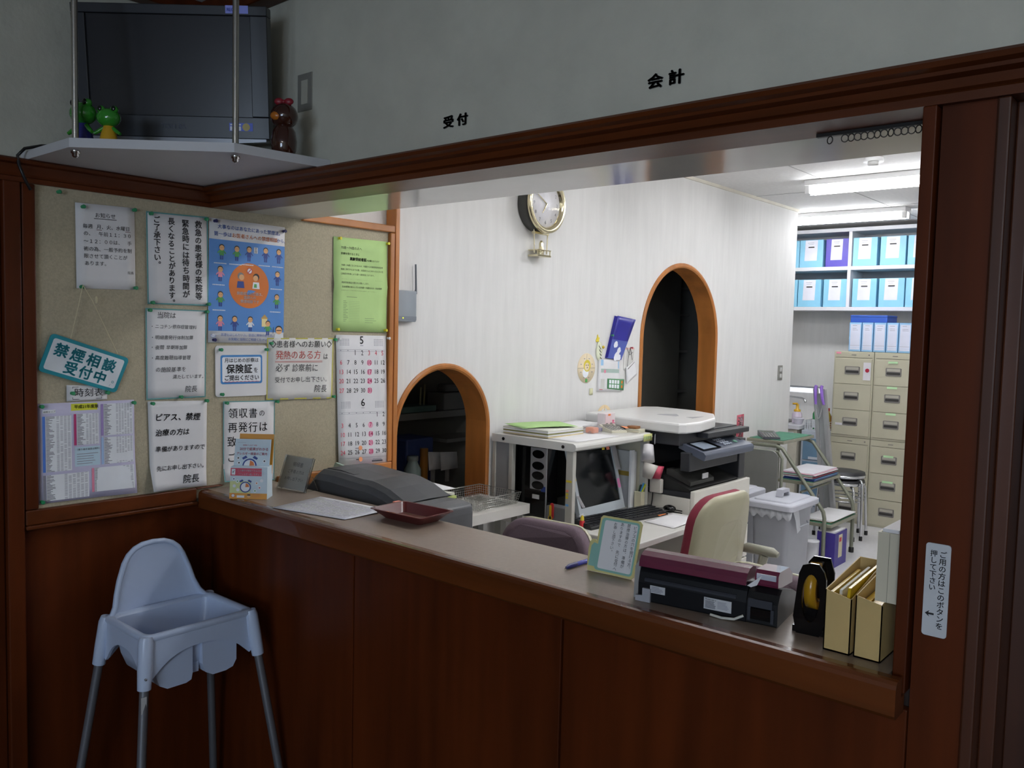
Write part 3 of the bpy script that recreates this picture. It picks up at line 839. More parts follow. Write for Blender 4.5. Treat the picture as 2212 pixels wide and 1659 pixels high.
for a, b, c in ((.1, .38, NAV), (.2, .45, GRN), (.12, .6, WPR), (.22, .72, WPR), (.72, .5, ORG_), (.85, .42, WPR), (.8, .64, REDP), (.68, .74, GRN)):
    s.oval(a, b, .045, WPR, h=.0008, n=12); s.oval(a, b, .02, c, h=.0012, n=8)
s.oval(.1, .9, .05, WPR, h=.0008); s.ring(.1, .9, .05, .01, REDP, h=.0012); s.rect(.2, .89, .4, .96, WPR, h=.0008, na=1, nb=1); s.oval(.52, .9, .05, SKIN, h=.0008); s.poly([(.47, .89), (.57, .89), (.55, .85), (.49, .85)], HAIR, h=.0012)
caption(s, .72, .86, .2, CRM); caption(s, .72, .92, .2, CRM)
s.ink(t, 'print')
def leaf(x0, x1, y0, z0, y1, z1, m, nm):
    mb = MB(T); mb.loft([[(x0, y0, z0), (x1, y0, z0), (x1, y0 + .004, z0), (x0, y0 + .004, z0)], [(x0 + .006, y1, z1), (x1 + .006, y1, z1), (x1 + .006, y1 + .004, z1), (x0 + .006, y1 + .004, z1)]], m, smooth=False)
    return mb.build(nm, t)
leaf(-.054, .060, .055, .04, .064, .207, OCR, 'backing_card')
lf = leaf(-.062, .056, .022, .02, .045, .192, LBL, 'leaflet')
s = Sheet(V(-.056, .0445, .192), V(.062, .0445, .192), V(-.0592, .0334, .105), V(.0588, .0334, .105))
s.text('高感度アレルギー検査', .22, .25, .04, CRM); s.text('20分で結果がわかる', .14, .42, .095, CRM, bold=.012, narrow=.95); s.text('アレルギー検査のご案内', .06, .59, .083, CRM, bold=.012, narrow=.95)
clockpic(s, .45, 1.0, .2, half=True)
for a, b in ((.12, .72), (.15, .9), (.86, .82)):
    s.oval(a, b, .05, WPR, h=.0008, n=12); s.oval(a, b, .025, HAIR, h=.0012, n=8)
caption(s, .18, .13, .22, G2); s.ink(t, 'leaflet_print')

# card in a clear case
T = place((-2.463, 1.70, Z), R(5.7), R(-20))
V = lambda x, y, z: T @ Vector((x, y, z))
t = thing('card_stand', 'small clear plastic case holding a handwritten grey card, leaning beside the leaflet stand', 'card stand', (-2.463, 1.70, Z))
CLEAR = mat('clear_plastic', '#eef2f4', .06, trans=1.0, var=0.0)
MB(T).box((-.071, .0, .004), (.071, .0012, .124), CLEAR).build('case_front', t)
MB(T).box((-.071, .0085, .004), (.071, .010, .124), CLEAR).build('case_back', t)
mb = MB(T); mb.box((.068, .0013, .004), (.071, .0084, .124), CLEAR); mb.box((-.071, .0013, .004), (-.068, .0084, .124), CLEAR); mb.build('case_side', t)
MB(T).box((-.067, .003, .008), (.067, .006, .122), mat('card_grey', '#bdb8ac', .7)).build('card', t)
s = Sheet(V(-.067, .0028, .122), V(.067, .0028, .122), V(-.067, .0028, .008), V(.067, .0028, .008))
s.text('明細書', .33, .3, .13, INK, wob=.03, h=.0002); s.text('ご不要の方は', .2, .52, .105, INK, wob=.03, h=.0002); s.text('お申し出下さい', .15, .74, .1, INK, wob=.03, h=.0002); s.ink(t)
mb = MB(place((-2.463, 1.70, Z), R(5.7))); mb.prism([(.012, 0), (.075, 0), (.05, .05), (.03, .05)], -.06, -.055, 'x', CLEAR); mb.prism([(.012, 0), (.075, 0), (.05, .05), (.03, .05)], .055, .06, 'x', CLEAR); mb.build('foot', t)

# sheet of paper in a soft sleeve
s = Sheet((-2.306, 1.713, Z + .001), (-1.986, 1.732, Z + .001), (-2.267, 1.499, Z + .001), (-1.981, 1.561, Z + .001), bulge=lambda a, b: .0015 + .004 * a * (1 - b) ** 2)
o = s.sheet(mat('paper_form', '#dcdce2', .5), 'form_sheet'); tag(o, 'loose printed form lying flat on the counter between leaflet stand and red tray', 'paper')
for i in range(15):
    b = .08 + i * .058
    a = .06
    while a < .92:
        e = random.uniform(.02, .12)
        s.rect(a, b, min(a + e, .95), b + .014, random.choice((G2, mat('print_lilac', '#b9b4c8', .6), mat('print_sage', '#b6beae', .6))), h=.0005, na=1, nb=1); a += e + .015
s.ink(o, 'print')

# red lacquered tray
TRY = mat('tray_maroon', '#5e2222', .28, var=.1, coat=.3)
T = place((-1.858, 1.715, Z), R(3))
mb = MB(T)
rings = []
for w, d, z in ((.15, .085, 0.0), (.205, .138, .026), (.216, .149, .028), (.216, .149, .030), (.203, .136, .030), (.148, .083, .004)):
    rings.append([(x, y, z) for x, y in rrect(w, d, .012, 3)])
mb.loft(rings, TRY, smooth=False)
o = mb.build('money_tray'); tag(o, 'shallow dark red money tray in the middle of the counter', 'tray')

# ballpoint pen
PENB = mat('pen_blue', '#2f37a8', .25, var=.08)
t = thing('ballpoint_pen', 'blue ballpoint pen lying against the cream message card on the counter', 'pen', (-1.2, 1.68, Z))
MB().tube([(-1.199, 1.742, Z + .006), (-1.203, 1.66, Z + .006)], .0055, PENB, 12).build('barrel', t)
MB().tube([(-1.203, 1.66, Z + .006), (-1.2035, 1.632, Z + .006), (-1.204, 1.62, Z + .0045)], [.006, .0058, .0035], mat('pen_grip', '#20226b', .4), 12).build('grip', t)
mb = MB(); mb.tube([(-1.204, 1.621, Z + .0045), (-1.2045, 1.614, Z + .003)], [.002, .0008], CHROME, 8); mb.build('tip', t)

# small sign card about ear piercing
T = place((-1.103, 1.657, Z + .0012), R(4), R(-17))
V = lambda x, y, z: T @ Vector((x, y, z))
t = thing('message_card', 'cream and turquoise card with vertical handwriting standing on the counter beside the blue pen', 'sign', (-1.103, 1.657, Z))
CRD = mat('card_cream', '#d8cf8d', .5); TQ = mat('card_turquoise', '#8fc0b4', .5)
out = [(-.062, 0), (.058, 0), (.063, .006), (.063, .130), (.057, .136), (-.044, .136), (-.050, .130), (-.050, .072), (-.054, .076), (-.062, .076), (-.068, .068), (-.069, .05), (-.066, .02)]
MB(T).prism(out, .0, .003, 'y', CRD).build('board', t)
s = Sheet(V(-.069, -.0003, .136), V(.063, -.0003, .136), V(-.069, -.0003, 0), V(.063, -.0003, 0))
def loc_(pts): return [((x + .069) / .132, (.136 - z) / .136) for x, z in pts]
s.poly(loc_([(x, z) for x, z in rrect(.103, .126, .008, 3, .0065, .068)])[::-1], TQ, h=.0002)
s.poly(loc_([(-.062, .012), (-.045, .012), (-.045, .066), (-.056, .068), (-.062, .06)])[::-1], TQ, h=.0002)
s.poly(loc_(rrect(.090, .116, .005, 3, .0085, .068))[::-1], PAPER, h=.0005)
for l, a, b in (('ピアスの穴を開ける方、', .88, .1), ('禁煙治療の方は、準備が', .745, .08), ('ありますので　先に受付へ', .61, .075), ('お申し出下さい。', .475, .08)):
    s.text(l, a, b, .072, INK, mode='v', wob=.06, h=.001)
s.ink(t)
MB(T).prism([(.0035, .002), (.05, .0165), (.006, .09)], -.004, -.001, 'x', CRD).build('prop', t)

# fax machine seen from its back
FAXB = mat('fax_black', '#121317', .4, spec=.3); FAXM = mat('fax_maroon', '#6b2a42', .22, coat=.5, var=.05)
T = place((-.955, 1.548, Z), R(8))
V = lambda x, y, z: T @ Vector((x, y, z))
t = thing('fax_machine', 'black fax machine with glossy maroon lid on the counter, back side towards the waiting room', 'fax machine', (-.955, 1.548, Z))
mb = MB(T)
pf = [(0, 0), (.0, .04), (.006, .062), (.02, .078), (.11, .06), (.17, .035), (.17, 0)]
mb.prism(pf, 0.0, .235, 'x', FAXB); mb.build('body', t, bevel=.003)
mb = MB(T); mb.prism([(.002, .0), (.002, .045), (.014, .062), (.03, .072), (.11, .052), (.165, .03), (.165, 0)], .2355, .298, 'x', BLACK); mb.build('handset_cradle', t, bevel=.003)
mb = MB(T)
mb.prism([(-.003, .0445), (-.003, .049), (.0, .052), (.006, .052), (.006, .0445)], .015, .215, 'x', mat('fax_grey', '#34363d', .4)); mb.build('rear_ledge', t)
mb = MB(T)
mb.prism([(.004, .0725), (.006, .086), (.014, .096), (.03, .103), (.05, .104), (.07, .098), (.07, .078), (.02, .079)], -.002, .232, 'x', FAXM); mb.build('lid', t, bevel=.002)
mb = MB(T); mb.prism([(.02, .0725), (.02, .098), (.03, .105), (.10, .1), (.13, .08), (.13, .062)], .245, .292, 'x', FAXM); mb.build('handset', t, bevel=.006)
mb = MB(T); mb.box((.249, .017, .088), (.288, .0198, .099), mat('fax_silver', '#b9bcc8', .35)); mb.build('handset_plate', t)
mb = MB(T); mb.prism([(-.016, 0), (-.002, .0), (-.002, .088), (-.008, .08), (-.014, .07)], .012, .11, 'y', mat('fax_tray_grey', '#9a9a98', .45)); mb.build('paper_guide', t, bevel=.002)
mb = MB(T); mb.box((.24, -.004, .036), (.288, .002, .052), mat('fax_grey', '#34363d', .4)); mb.box((.246, -.006, .012), (.286, .002, .034), BLACKG); mb.box((.24, -.005, .008), (.246, .002, .036), MATS['fax_grey']); mb.box((.286, -.005, .008), (.292, .002, .036), MATS['fax_grey']); mb.build('socket_recess', t)
SIL = mat('fax_label', '#c5c6c9', .5)
mb = MB(T); mb.box((.028, -.0018, .022), (.062, -.0002, .038), SIL); mb.box((.148, -.0018, .012), (.206, -.0002, .036), SIL); mb.build('rating_label', t)
s = Sheet(V(.148, -.0019, .036), V(.206, -.0019, .036), V(.148, -.0019, .012), V(.206, -.0019, .012))
s.text('Panasonic', .05, .2, .09, INK, bold=.015, h=.0003)
for i in range(6):
    s.rect(.05, .28 + i * .11, random.uniform(.3, .45), .33 + i * .11, G1, h=.0003, na=1, nb=1); s.rect(.5, .2 + i * .11, random.uniform(.7, .93), .24 + i * .11, G2, h=.0003, na=1, nb=1)
s2 = Sheet(V(.028, -.0019, .038), V(.062, -.0019, .038), V(.028, -.0019, .022), V(.062, -.0019, .022))
for i in range(4):
    s2.rect(.08, .15 + i * .2, random.uniform(.6, .92), .24 + i * .2, G2, h=.0003, na=1, nb=1)
s.pr.add([tuple(v) for v in s2.pr.v], s2.pr.f, G2); s.ink(t, 'label_print')
mb = MB(T); mb.tube([(.165, -.008, .004), (.19, -.012, .003), (.215, -.01, .005), (.232, -.004, .014)], .0028, mat('cable_white', '#cfcdc2', .5), 8); mb.build('phone_cable', t)
mb = MB(T); mb.prism([(-.004, .0005), (.03, .0005), (.03, .03), (.012, .03), (.012, .014), (-.004, .012)], -.006, -.0005, 'y', mat('bracket_grey', '#a8a9b0', .4)); mb.build('bracket', t)
mb = MB(T); mb.add([(.232, .012, .072), (.262, .01, .098), (.252, .012, .076), (.24, .012, .07)], [(0, 1, 2, 3), (3, 2, 1, 0)], PAPER); mb.build('paper_end', t)

# tape dispenser
T = place((-.603, 1.6, Z), R(6))
V = lambda x, y, z: T @ Vector((x, y, z))
t = thing('tape_dispenser', 'glossy black tape dispenser with yellow tape roll, beside the fax machine', 'tape dispenser', (-.603, 1.6, Z))
fr = [(-.031, 0), (.029, 0), (.031, .004), (.031, .112), (.022, .141), (-.010, .141), (-.020, .128), (-.030, .02)]
mb = MB(T)
mb.prism(fr, .062, .067, 'y', BLACKG)
hole = [(.0 + .0125 * math.cos(R(a)), .082 + .045 * math.sin(R(a))) for a in range(0, 360, 15)]
# front plate with an oval opening
k = len(hole); outer = []
for i in range(k):
    a = R(i * 15); dx, dz = math.cos(a), math.sin(a); best = 9
    for j in range(len(fr)):
        (x0, z0), (x1, z1) = fr[j], fr[(j + 1) % len(fr)]
        ex, ez = x1 - x0, z1 - z0; den = dx * ez - dz * ex
        if abs(den) > 1e-9:
            tt = ((x0 - 0) * ez - (z0 - .082) * ex) / den; u_ = ((x0 - 0) * dz - (z0 - .082) * dx) / den
            if tt > 0 and -1e-6 <= u_ <= 1 + 1e-6:
                best = min(best, tt)
    outer.append((dx * best, .082 + dz * best))
vs = [(x, 0, z) for x, z in outer] + [(x * 1.35 + .003, 0, .072 + (z - .082) * 1.05) for x, z in hole] + [(x, .006, z) for x, z in outer] + [(x * 1.35 + .003, .006, .072 + (z - .082) * 1.05) for x, z in hole]
fs = []
for i in range(k):
    j = (i + 1) % k
    fs += [(i, j, k + j, k + i), (2 * k + j, 2 * k + i, 3 * k + i, 3 * k + j), (k + i, k + j, 3 * k + j, 3 * k + i), (j, i, 2 * k + i, 2 * k + j)]
mb.add(vs, fs, BLACKG)
mb.box((-.031, 0.006, 0), (.031, .13, .012), BLACKG)
mb.prism([(.067, 0), (.135, 0), (.15, .03), (.12, .045), (.067, .07)], -.012, .012, 'x', BLACKG)
mb.build('body', t)
mb = MB(T); mb.lathe([(.028, -.010), (.046, -.010), (.046, .010), (.028, .010), (.028, -.010)], (-.003, .056, .084), mat('tape_yellow', '#b98a1e', .25, coat=.4), 36, 'x'); mb.build('tape_roll', t)

# file boxes at the end of the counter
FB = mat('file_box_beige', '#c9ad72', .6, var=.05)
YP = mat('pouch_yellow', '#d9b324', .3, var=.1)
def file_box(nm, x0, x1, y0, y1, lab):
    t = thing('file_box', lab, 'file box', ((x0 + x1) / 2, (y0 + y1) / 2, Z), 'beige file boxes')
    mb = MB(); w = .002
    mb.box((x0, y0, Z), (x1, y1, Z + .003), FB)
    mb.prism([(x0, Z), (x1, Z), (x1, Z + .104), (x0, Z + .114)], y0, y0 + w, 'y', FB)
    mb.box((x0, y1 - w, Z), (x1, y1, Z + .14), FB)
    for x in (x0, x1 - w):
        mb.prism([(y0, Z), (y1, Z), (y1, Z + .14), (y0, Z + (.114 if x == x0 else .104))], x, x + w, 'x', FB)
    mb.build('box', t)
    return t
b1 = file_box('a', -.553, -.505, 1.548, 1.73, 'beige file box full of yellow envelopes, next to the tape dispenser')
b2 = file_box('b', -.4985, -.452, 1.55, 1.73, 'beige file box full of yellow pouches, carrying the white carton')
def envelope(x0, x1, y0, y1, z1, m, lab, tilt=.008):
    mb = MB(); z0 = Z + .004
    mb.loft([[(x0, y0, z0), (x1, y0, z0), (x1, y1, z0), (x0, y1, z0)], [(x0 + tilt, y0, z1 - .012), (x1 + tilt, y0, z1 - .012), (x1 + tilt, y1, z1), (x0 + tilt, y1, z1)]], m, smooth=False)
    o = mb.build('envelope'); tag(o, lab, 'envelope', 'envelopes in the beige file boxes'); return o
envelope(-.549, -.543, 1.553, 1.70, 1.142, YP, 'yellow envelope in the file box next to the tape dispenser, closest to the tape', .003)
envelope(-.536, -.531, 1.556, 1.71, 1.148, mat('envelope_white', '#d5d2c6', .6), 'white patterned envelope in the file box next to the tape dispenser', .006)
envelope(-.524, -.519, 1.553, 1.71, 1.155, YP, 'taller yellow envelope in the file box next to the tape dispenser', .010)
envelope(-.4945, -.484, 1.553, 1.70, 1.128, YP, 'thick yellow pouch in the file box under the white carton', .001)
envelope(-.481, -.458, 1.553, 1.70, 1.126, YP, 'yellow pouch wedged under the white carton', .001)
t = thing('carton', 'white carton holding papers on top of the end file box, against the pillar', 'carton', (-.443, 1.6, 1.131))
CRT = mat('carton_white', '#d3ccb6', .6)
mb = MB(T=Matrix.Translation((0, 0, -.032)))
mb.box((-.4665, 1.556, 1.164), (-.4265, 1.66, 1.167), CRT)
mb.box((-.4665, 1.551, 1.164), (-.4275, 1.5555, 1.288), CRT); mb.box((-.4665, 1.556, 1.167), (-.463, 1.66, 1.288), CRT); mb.box((-.463, 1.657, 1.167), (-.4275, 1.66, 1.288), CRT); mb.box((-.4305, 1.556, 1.167), (-.4275, 1.657, 1.288), CRT)
mb.build('box', t)
MB().box((-.461, 1.558, 1.15), (-.433, 1.655, 1.262), PAPER).build('papers', t)
MB().box((-.4468, 1.5503, 1.132), (-.4462, 1.551, 1.256), mat('carton_seam', '#8f8a78', .7)).build('seam', t)

# call-button sign on the pillar
t = thing('button_sign', 'narrow white plastic sign with vertical lettering and arrow on the pillar beside the counter', 'sign', (-.365, 1.546, 1.17))
T = place((-.3655, 1.5455, 1.174), 0, 0, 0)
mb = MB(T); mb.prism(rrect(.039, .160, .005, 3), -.0025, 0, 'y', mat('sign_plastic', '#cdd0d4', .35)); mb.build('plate', t, bevel=.0005)
V = lambda x, y, z: T @ Vector((x, y, z))
s = Sheet(V(-.0195, -.0026, .080), V(.0195, -.0026, .080), V(-.0195, -.0026, -.080), V(.0195, -.0026, -.080))
s.text('ご用の方はこのボタンを', .70, .07, .315, INK, mode='v', bold=.012, h=.0003); s.text('押して下さい', .33, .07, .30, INK, mode='v', bold=.012, h=.0003)
s.poly([(.1, .76), (.28, .725), (.24, .75), (.46, .75), (.46, .77), (.24, .77), (.28, .795)], INK, h=.0004)
s.ink(t)

# lettering on the wall above the opening
def wall_letters(body, x, z, size, lab, step):
    t = thing('wall_lettering', lab, 'lettering', (x, 1.54, z), 'black letters above the opening')
    for i, ch in enumerate(body):
        vs, fs = glyph(ch, 0)
        mb = MB(); m_ = mat('letter_black', '#17171a', .4)
        for dx, dz in ((0, 0), (.03, 0), (-.03, 0), (0, .03), (0, -.03), (.02, .02), (-.02, -.02)):
            P = [(x + i * step + (gx + dx) * size * 1.22, 1.5365, z + (gy + dz) * size) for gx, gy in vs]
            Q = [(a, 1.5398, c) for a, b, c in P]
            n = len(P)
            ed = {}
            for f in fs:
                for a, b in zip(f, f[1:] + f[:1]):
                    ed[(a, b)] = ed.get((a, b), 0) + 1
            sides = [(a, n + a, n + b, b) for (a, b) in ed if (b, a) not in ed]
            mb.add(P + Q, [tuple(f) for f in fs] + [tuple(n + q for q in f[::-1]) for f in fs] + sides, m_)
        mb.build('character', t)
wall_letters('受付', -1.573, 2.1065, .031, 'two black raised characters 受付 on the plaster wall above the opening', .049)
wall_letters('会計', -.969, 2.1065, .031, 'two black raised characters 会計 on the plaster wall near the pillar end', .049)
# ------------------------------------------------------------------ high chair
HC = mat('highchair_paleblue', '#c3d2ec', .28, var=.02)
HG = mat('highchair_leg', '#8b8d94', .35, metal=.6)
cx, cy, hx, hy, zr = -2.4125, 1.272, .128, .170, .70
t = thing('high_chair', 'white plastic child high chair with grey metal legs in front of the counter corner', 'high chair', (cx, cy, 0))
def apron(h):
    pts = [(-h, zr), (-h, .585), (-h + .012, .575)]
    for i in range(13):
        u = -1 + i / 6
        pts.append((u * (h - .022), .585 + .062 * (1 - abs(u) ** 2.6)))
    return pts + [(h - .012, .575), (h, .585), (h, zr)]
mb = MB()
for sx, sy in ((1, 0), (-1, 0)):
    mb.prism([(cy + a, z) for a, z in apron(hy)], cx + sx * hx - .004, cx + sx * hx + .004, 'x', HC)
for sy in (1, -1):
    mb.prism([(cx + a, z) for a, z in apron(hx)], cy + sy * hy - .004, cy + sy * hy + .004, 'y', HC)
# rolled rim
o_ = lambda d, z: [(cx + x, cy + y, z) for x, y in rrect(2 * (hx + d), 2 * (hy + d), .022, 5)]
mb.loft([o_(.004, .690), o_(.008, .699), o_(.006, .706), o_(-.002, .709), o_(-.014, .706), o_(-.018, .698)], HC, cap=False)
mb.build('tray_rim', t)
mb = MB()
bk = lambda d, z, r=.022: [(cx + x, cy + y, z) for x, y in rrect(2 * (hx + d), 2 * (hy + d), max(.01, r), 5)]
in_ = [bk(-.018, .698), bk(-.022, .66), bk(-.030, .60, .03), bk(-.040, .572, .04), bk(-.07, .566, .03)]
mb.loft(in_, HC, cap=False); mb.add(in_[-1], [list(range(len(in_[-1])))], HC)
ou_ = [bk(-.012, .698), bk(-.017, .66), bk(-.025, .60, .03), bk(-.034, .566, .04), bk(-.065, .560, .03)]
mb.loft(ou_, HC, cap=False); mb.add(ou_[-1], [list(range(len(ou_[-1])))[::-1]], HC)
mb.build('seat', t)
# the two leg pockets that hang below the front rail with the slot between them
for y0, y1 in ((cy - .135, cy - .022), (cy + .008, cy + .122)):
    mb = MB()
    w = (y1 - y0)
    pr = [(y0, .66), (y0 + .002, .575), (y0 + .012, .548), (y0 + .035, .534), (y1 - .02 if y0 < cy - .1 else y1 - .035, .534), (y1 - .004 if y0 < cy - .1 else y1 - .012, .540), (y1, .56), (y1, .66)]
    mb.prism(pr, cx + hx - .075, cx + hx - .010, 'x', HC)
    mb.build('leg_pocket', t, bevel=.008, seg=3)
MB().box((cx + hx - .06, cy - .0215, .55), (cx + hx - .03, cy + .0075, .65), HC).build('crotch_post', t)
# backrest
prof = [(.0, .902), (.035, .899), (.06, .889), (.08, .872), (.095, .848), (.113, .80), (.124, .76), (.136, .725), (.15, .706), (.172, .694)]
ol = [(-a, z) for a, z in prof[::-1]] + [(a, z) for a, z in prof[1:]]
xb = lambda a, z: cx - hx - .012 - max(0, z - .70) * .05 + .03 * (abs(a) / .17) ** 2 * max(0, 1 - (z - .69) / .2)
yb = lambda a, z: cy - .008 * min(1, (z - .69) / .07) + a
N = len(ol)
mb = MB()
rows = 10
front, back = [], []
ring = [[(a * (1 - k / rows), .70 + (z - .70) * (1 - k / rows) ** .9) for a, z in ol] for k in range(rows + 1)]
def ringpts(k, off):
    return [(xb(a, z) + off + .006 * math.sin(min(1, k / 2) * 1.57) * (-1 if off > 0 else 0), yb(a, z), z) for a, z in ring[k]]
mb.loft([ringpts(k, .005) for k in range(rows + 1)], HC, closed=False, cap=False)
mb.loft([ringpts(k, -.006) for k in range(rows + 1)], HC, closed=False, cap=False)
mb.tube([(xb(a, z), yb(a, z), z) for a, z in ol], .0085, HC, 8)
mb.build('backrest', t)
spl = {(1, -1): (.055, -.055), (-1, -1): (-.085, -.085), (1, 1): (.095, .086), (-1, 1): (-.07, .06)}
for (sx, sy), (dx, dy) in spl.items():
    px, py = cx + sx * (hx - .004), cy + sy * (hy - .004)
    P = lambda z: (px + dx * (.70 - z) / .70, py + dy * (.70 - z) / .70, z)
    lo = .56 if sx * sy < 0 or sx < 0 else .565
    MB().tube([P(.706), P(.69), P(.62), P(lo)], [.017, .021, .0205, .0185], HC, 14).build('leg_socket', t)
    lg = MB().tube([P(lo + .03), P(.008)], .0128, HG, 12).build('leg', t)
    MB().tube([P(.02), P(0.0)], .0145, mat('rubber_grey', '#55565a', .7), 12).build('foot_cap', lg)
    if (sx, sy) == (1, -1):
        q = P(.535); q2 = P(.50)
        mb = MB(); mb.box((q2[0] + .0095, q2[1] - .011, .498), (q[0] + .0135, q[1] + .002, .545), mat('sticker_silver', '#c9cacc', .4)); mb.build('sticker', lg)
        MB().lathe([(.0035, -.004), (.0035, .0025), (.0, .0028)], (P(.595)[0] + .019, P(.595)[1] - .006, .595), HG, 10, 'x').build('screw', t)

# ------------------------------------------------------------------ corner shelf with the television
SHW = mat('shelf_white', '#c9c9cc', .4, var=.02)
t = thing('corner_shelf', 'white corner shelf hung on two steel rods above the notice board', 'shelf', (-2.4, 1.25, 2.05))
MB().prism([(-2.719, 1.539), (-2.719, .95), (-2.383, .95), (-2.065, 1.244), (-2.04, 1.539)], 2.0515, 2.076, 'z', SHW).build('board', t)
for x, y in ((-2.412, .978), (-2.102, 1.27)):
    MB().tube([(x, y, 2.077), (x, y, 2.649)], .0085, STEEL, 14).build('rod', t)
    mb = MB(); mb.lathe([(.004, -.02), (.009, -.016), (.009, -.010), (.012, -.008), (.012, -.001)], (x, y, 2.0515), CHROME, 12); mb.build('cap_nut', t)

T = place((-2.448, 1.283, 2.0765), R(40.6))
T0, T = T, T @ Matrix.Translation((0, 0, .085)) @ Matrix.Rotation(R(6.5), 4, 'X') @ Matrix.Translation((0, 0, -.085))
V = lambda x, y, z: T @ Vector((x, y, z))
t = thing('television', 'black flat television with a dark screen standing on the corner shelf', 'television', (-2.448, 1.283, 2.0765))
BZ = mat('tv_bezel', '#24262c', .3, var=.05)
zo = .068
mb = MB(T)
for a, b in (((-.285, -.022, zo), (.285, .02, zo + .062)), ((-.285, -.022, zo + .345), (.285, .02, zo + .372)), ((-.285, -.022, zo + .0625), (-.245, .02, zo + .3445)), ((.235, -.022, zo + .0625), (.285, .02, zo + .3445))):
    mb.box(a, b, BZ)
mb.build('bezel', t, bevel=.002)
MB(T).box((-.2448, -.014, zo + .063), (.2348, .015, zo + .3443), mat('tv_screen', '#191a20', .24, spec=.5, var=.0)).build('screen', t)
mb = MB(T); mb.loft([[(-.25, .0205, zo + .02), (.25, .0205, zo + .02), (.25, .0205, zo + .35), (-.25, .0205, zo + .35)], [(-.16, .07, zo + .06), (.16, .07, zo + .06), (.16, .07, zo + .28), (-.16, .07, zo + .28)]], BLACK, smooth=False); mb.build('rear_housing', t)
mb = MB(T)
bar = [(-.275, zo - .008), (-.14, zo - .016), (0, zo - .019), (.14, zo - .016), (.275, zo - .008), (.275, zo - .0005), (-.275, zo - .0005)]
mb.prism(bar, -.024, .012, 'y', mat('tv_silver', '#77777a', .3, metal=.5)); mb.build('speaker_bar', t)
mb = MB(T0); mb.box((-.06, .0, .012), (.06, .03, zo - .022), BLACK); mb.build('stand_neck', t)
mb = MB(T0); mb.prism(rrect(.3, .15, .03, 4, 0, .0), 0, .0115, 'z', BLACKG); mb.build('stand_base', t)
STK = mat('sticker_blue', '#3f5bd0', .4)
s = Sheet(V(.166, -.0226, zo + .372), V(.232, -.0226, zo + .372), V(.166, -.0226, zo + .350), V(.232, -.0226, zo + .350))
s.rect(0, 0, 1, 1, mat('sticker_violet', '#8a93ea', .4), h=.0002, na=1, nb=1); s.text('REGZA', .06, .72, .19, STK, bold=.02, h=.0006)
s.ink(t, 'sticker')
s = Sheet(V(.166, -.0226, zo + .045), V(.236, -.0226, zo + .045), V(.166, -.0226, zo + .022), V(.236, -.0226, zo + .022))
s.rect(0, 0, 1, 1, STK, h=.0002, na=1, nb=1); s.rect(.04, .42, .5, .95, WPR, h=.0006, na=1, nb=1); s.oval(.72, .5, .16, mat('sticker_gold', '#b8a24a', .4), h=.0006); s.text('エコ', .08, .85, .18, STK, h=.001); s.rect(.05, .12, .5, .3, WPR, h=.0006, na=1, nb=1)
s.ink(t, 'sticker')
s = Sheet(V(-.06, -.0226, zo + .04), V(.06, -.0226, zo + .04), V(-.06, -.0226, zo + .02), V(.06, -.0226, zo + .02))
s.text('TOSHIBA', .2, .75, .17, mat('tv_logo', '#5a5c66', .3, metal=.4), bold=.02, h=.0002); s.ink(t, 'lettering')

FRG = mat('frog_green', '#2f8a26', .15, coat=.6, var=.08)
def frog(x, y, rz, k, cloth, lab):
    T = place((x, y, 2.0765), rz)
    t = thing('frog_figurine', lab, 'figurine', (x, y, 2.0765))
    S = lambda *a: tuple(q * k for q in a)
    mb = MB(T)
    mb.ball(S(0, 0, .09), S(.040, .034, .032), FRG, 18)
    for e in (-1, 1):
        mb.ball(S(e * .022, -.006, .117), S(.014, .013, .013), FRG, 12)
    mb.build('head', t)
    for e in (-1, 1):
        mb = MB(T); mb.ball(S(e * .023, -.0175, .1185), S(.0075, .003, .0085), mat('frog_eye', '#101012', .15), 10); mb.build('eye', t)
    mb = MB(T); mb.lathe([(.030 * k, .012 * k), (.027 * k, .03 * k), (.017 * k, .062 * k)], (0, 0, 0), cloth, 16, sy=.85); mb.build('shirt', t)
    for e in (-1, 1):
        mb = MB(T); mb.tube([S(e * .016, -.004, .055), S(e * .032, -.008, .042), S(e * .045, -.012, .034)], [.007 * k, .007 * k, .005 * k], FRG, 8); mb.build('arm', t)
        mb = MB(T); mb.tube([S(e * .012, 0, .016), S(e * .014, -.002, .0105), S(e * .017, -.022, .0075)], [.008 * k, .009 * k, .006 * k], FRG, 8); mb.build('foot', t)
frog(-2.462, 1.02, R(20), .97, mat('frog_cloth_blue', '#2a2d78', .35), 'glossy green frog figurine in blue at the outer end of the corner shelf')
frog(-2.385, 1.055, R(42), .80, mat('frog_cloth_yellow', '#c99a1e', .35), 'smaller green frog figurine in yellow in front of the television')
# brown glass doll
DB = mat('doll_brown', '#3a1a10', .12, coat=.6, var=.1)
t = thing('doll_figurine', 'glossy dark brown doll figurine with a red bow on the corner shelf', 'figurine', (-2.082, 1.41, 2.0765))
c = (-2.082, 1.41, 2.0765)
mb = MB(); mb.lathe([(.030, 0), (.034, .01), (.036, .035), (.032, .062), (.022, .078)], c, DB, 20); mb.build('body', t)
mb = MB(); mb.ball((c[0], c[1], c[2] + .105), (.040, .038, .036), DB, 20); mb.build('head', t)
T = place(c, R(40))
mb = MB(T); mb.ball((-.012, -.0265, .1), (.02, .012, .013), mat('doll_face', '#b86a20', .25), 12); mb.build('face', t)
mb = MB(T)
for e in (-1, 1):
    mb.ball((e * .014, -.004, .145), (.014, .007, .010), mat('bow_red', '#8a1d2b', .4), 10)
mb.ball((0, -.006, .144), (.006, .006, .006), MATS['bow_red'], 8); mb.build('bow', t)
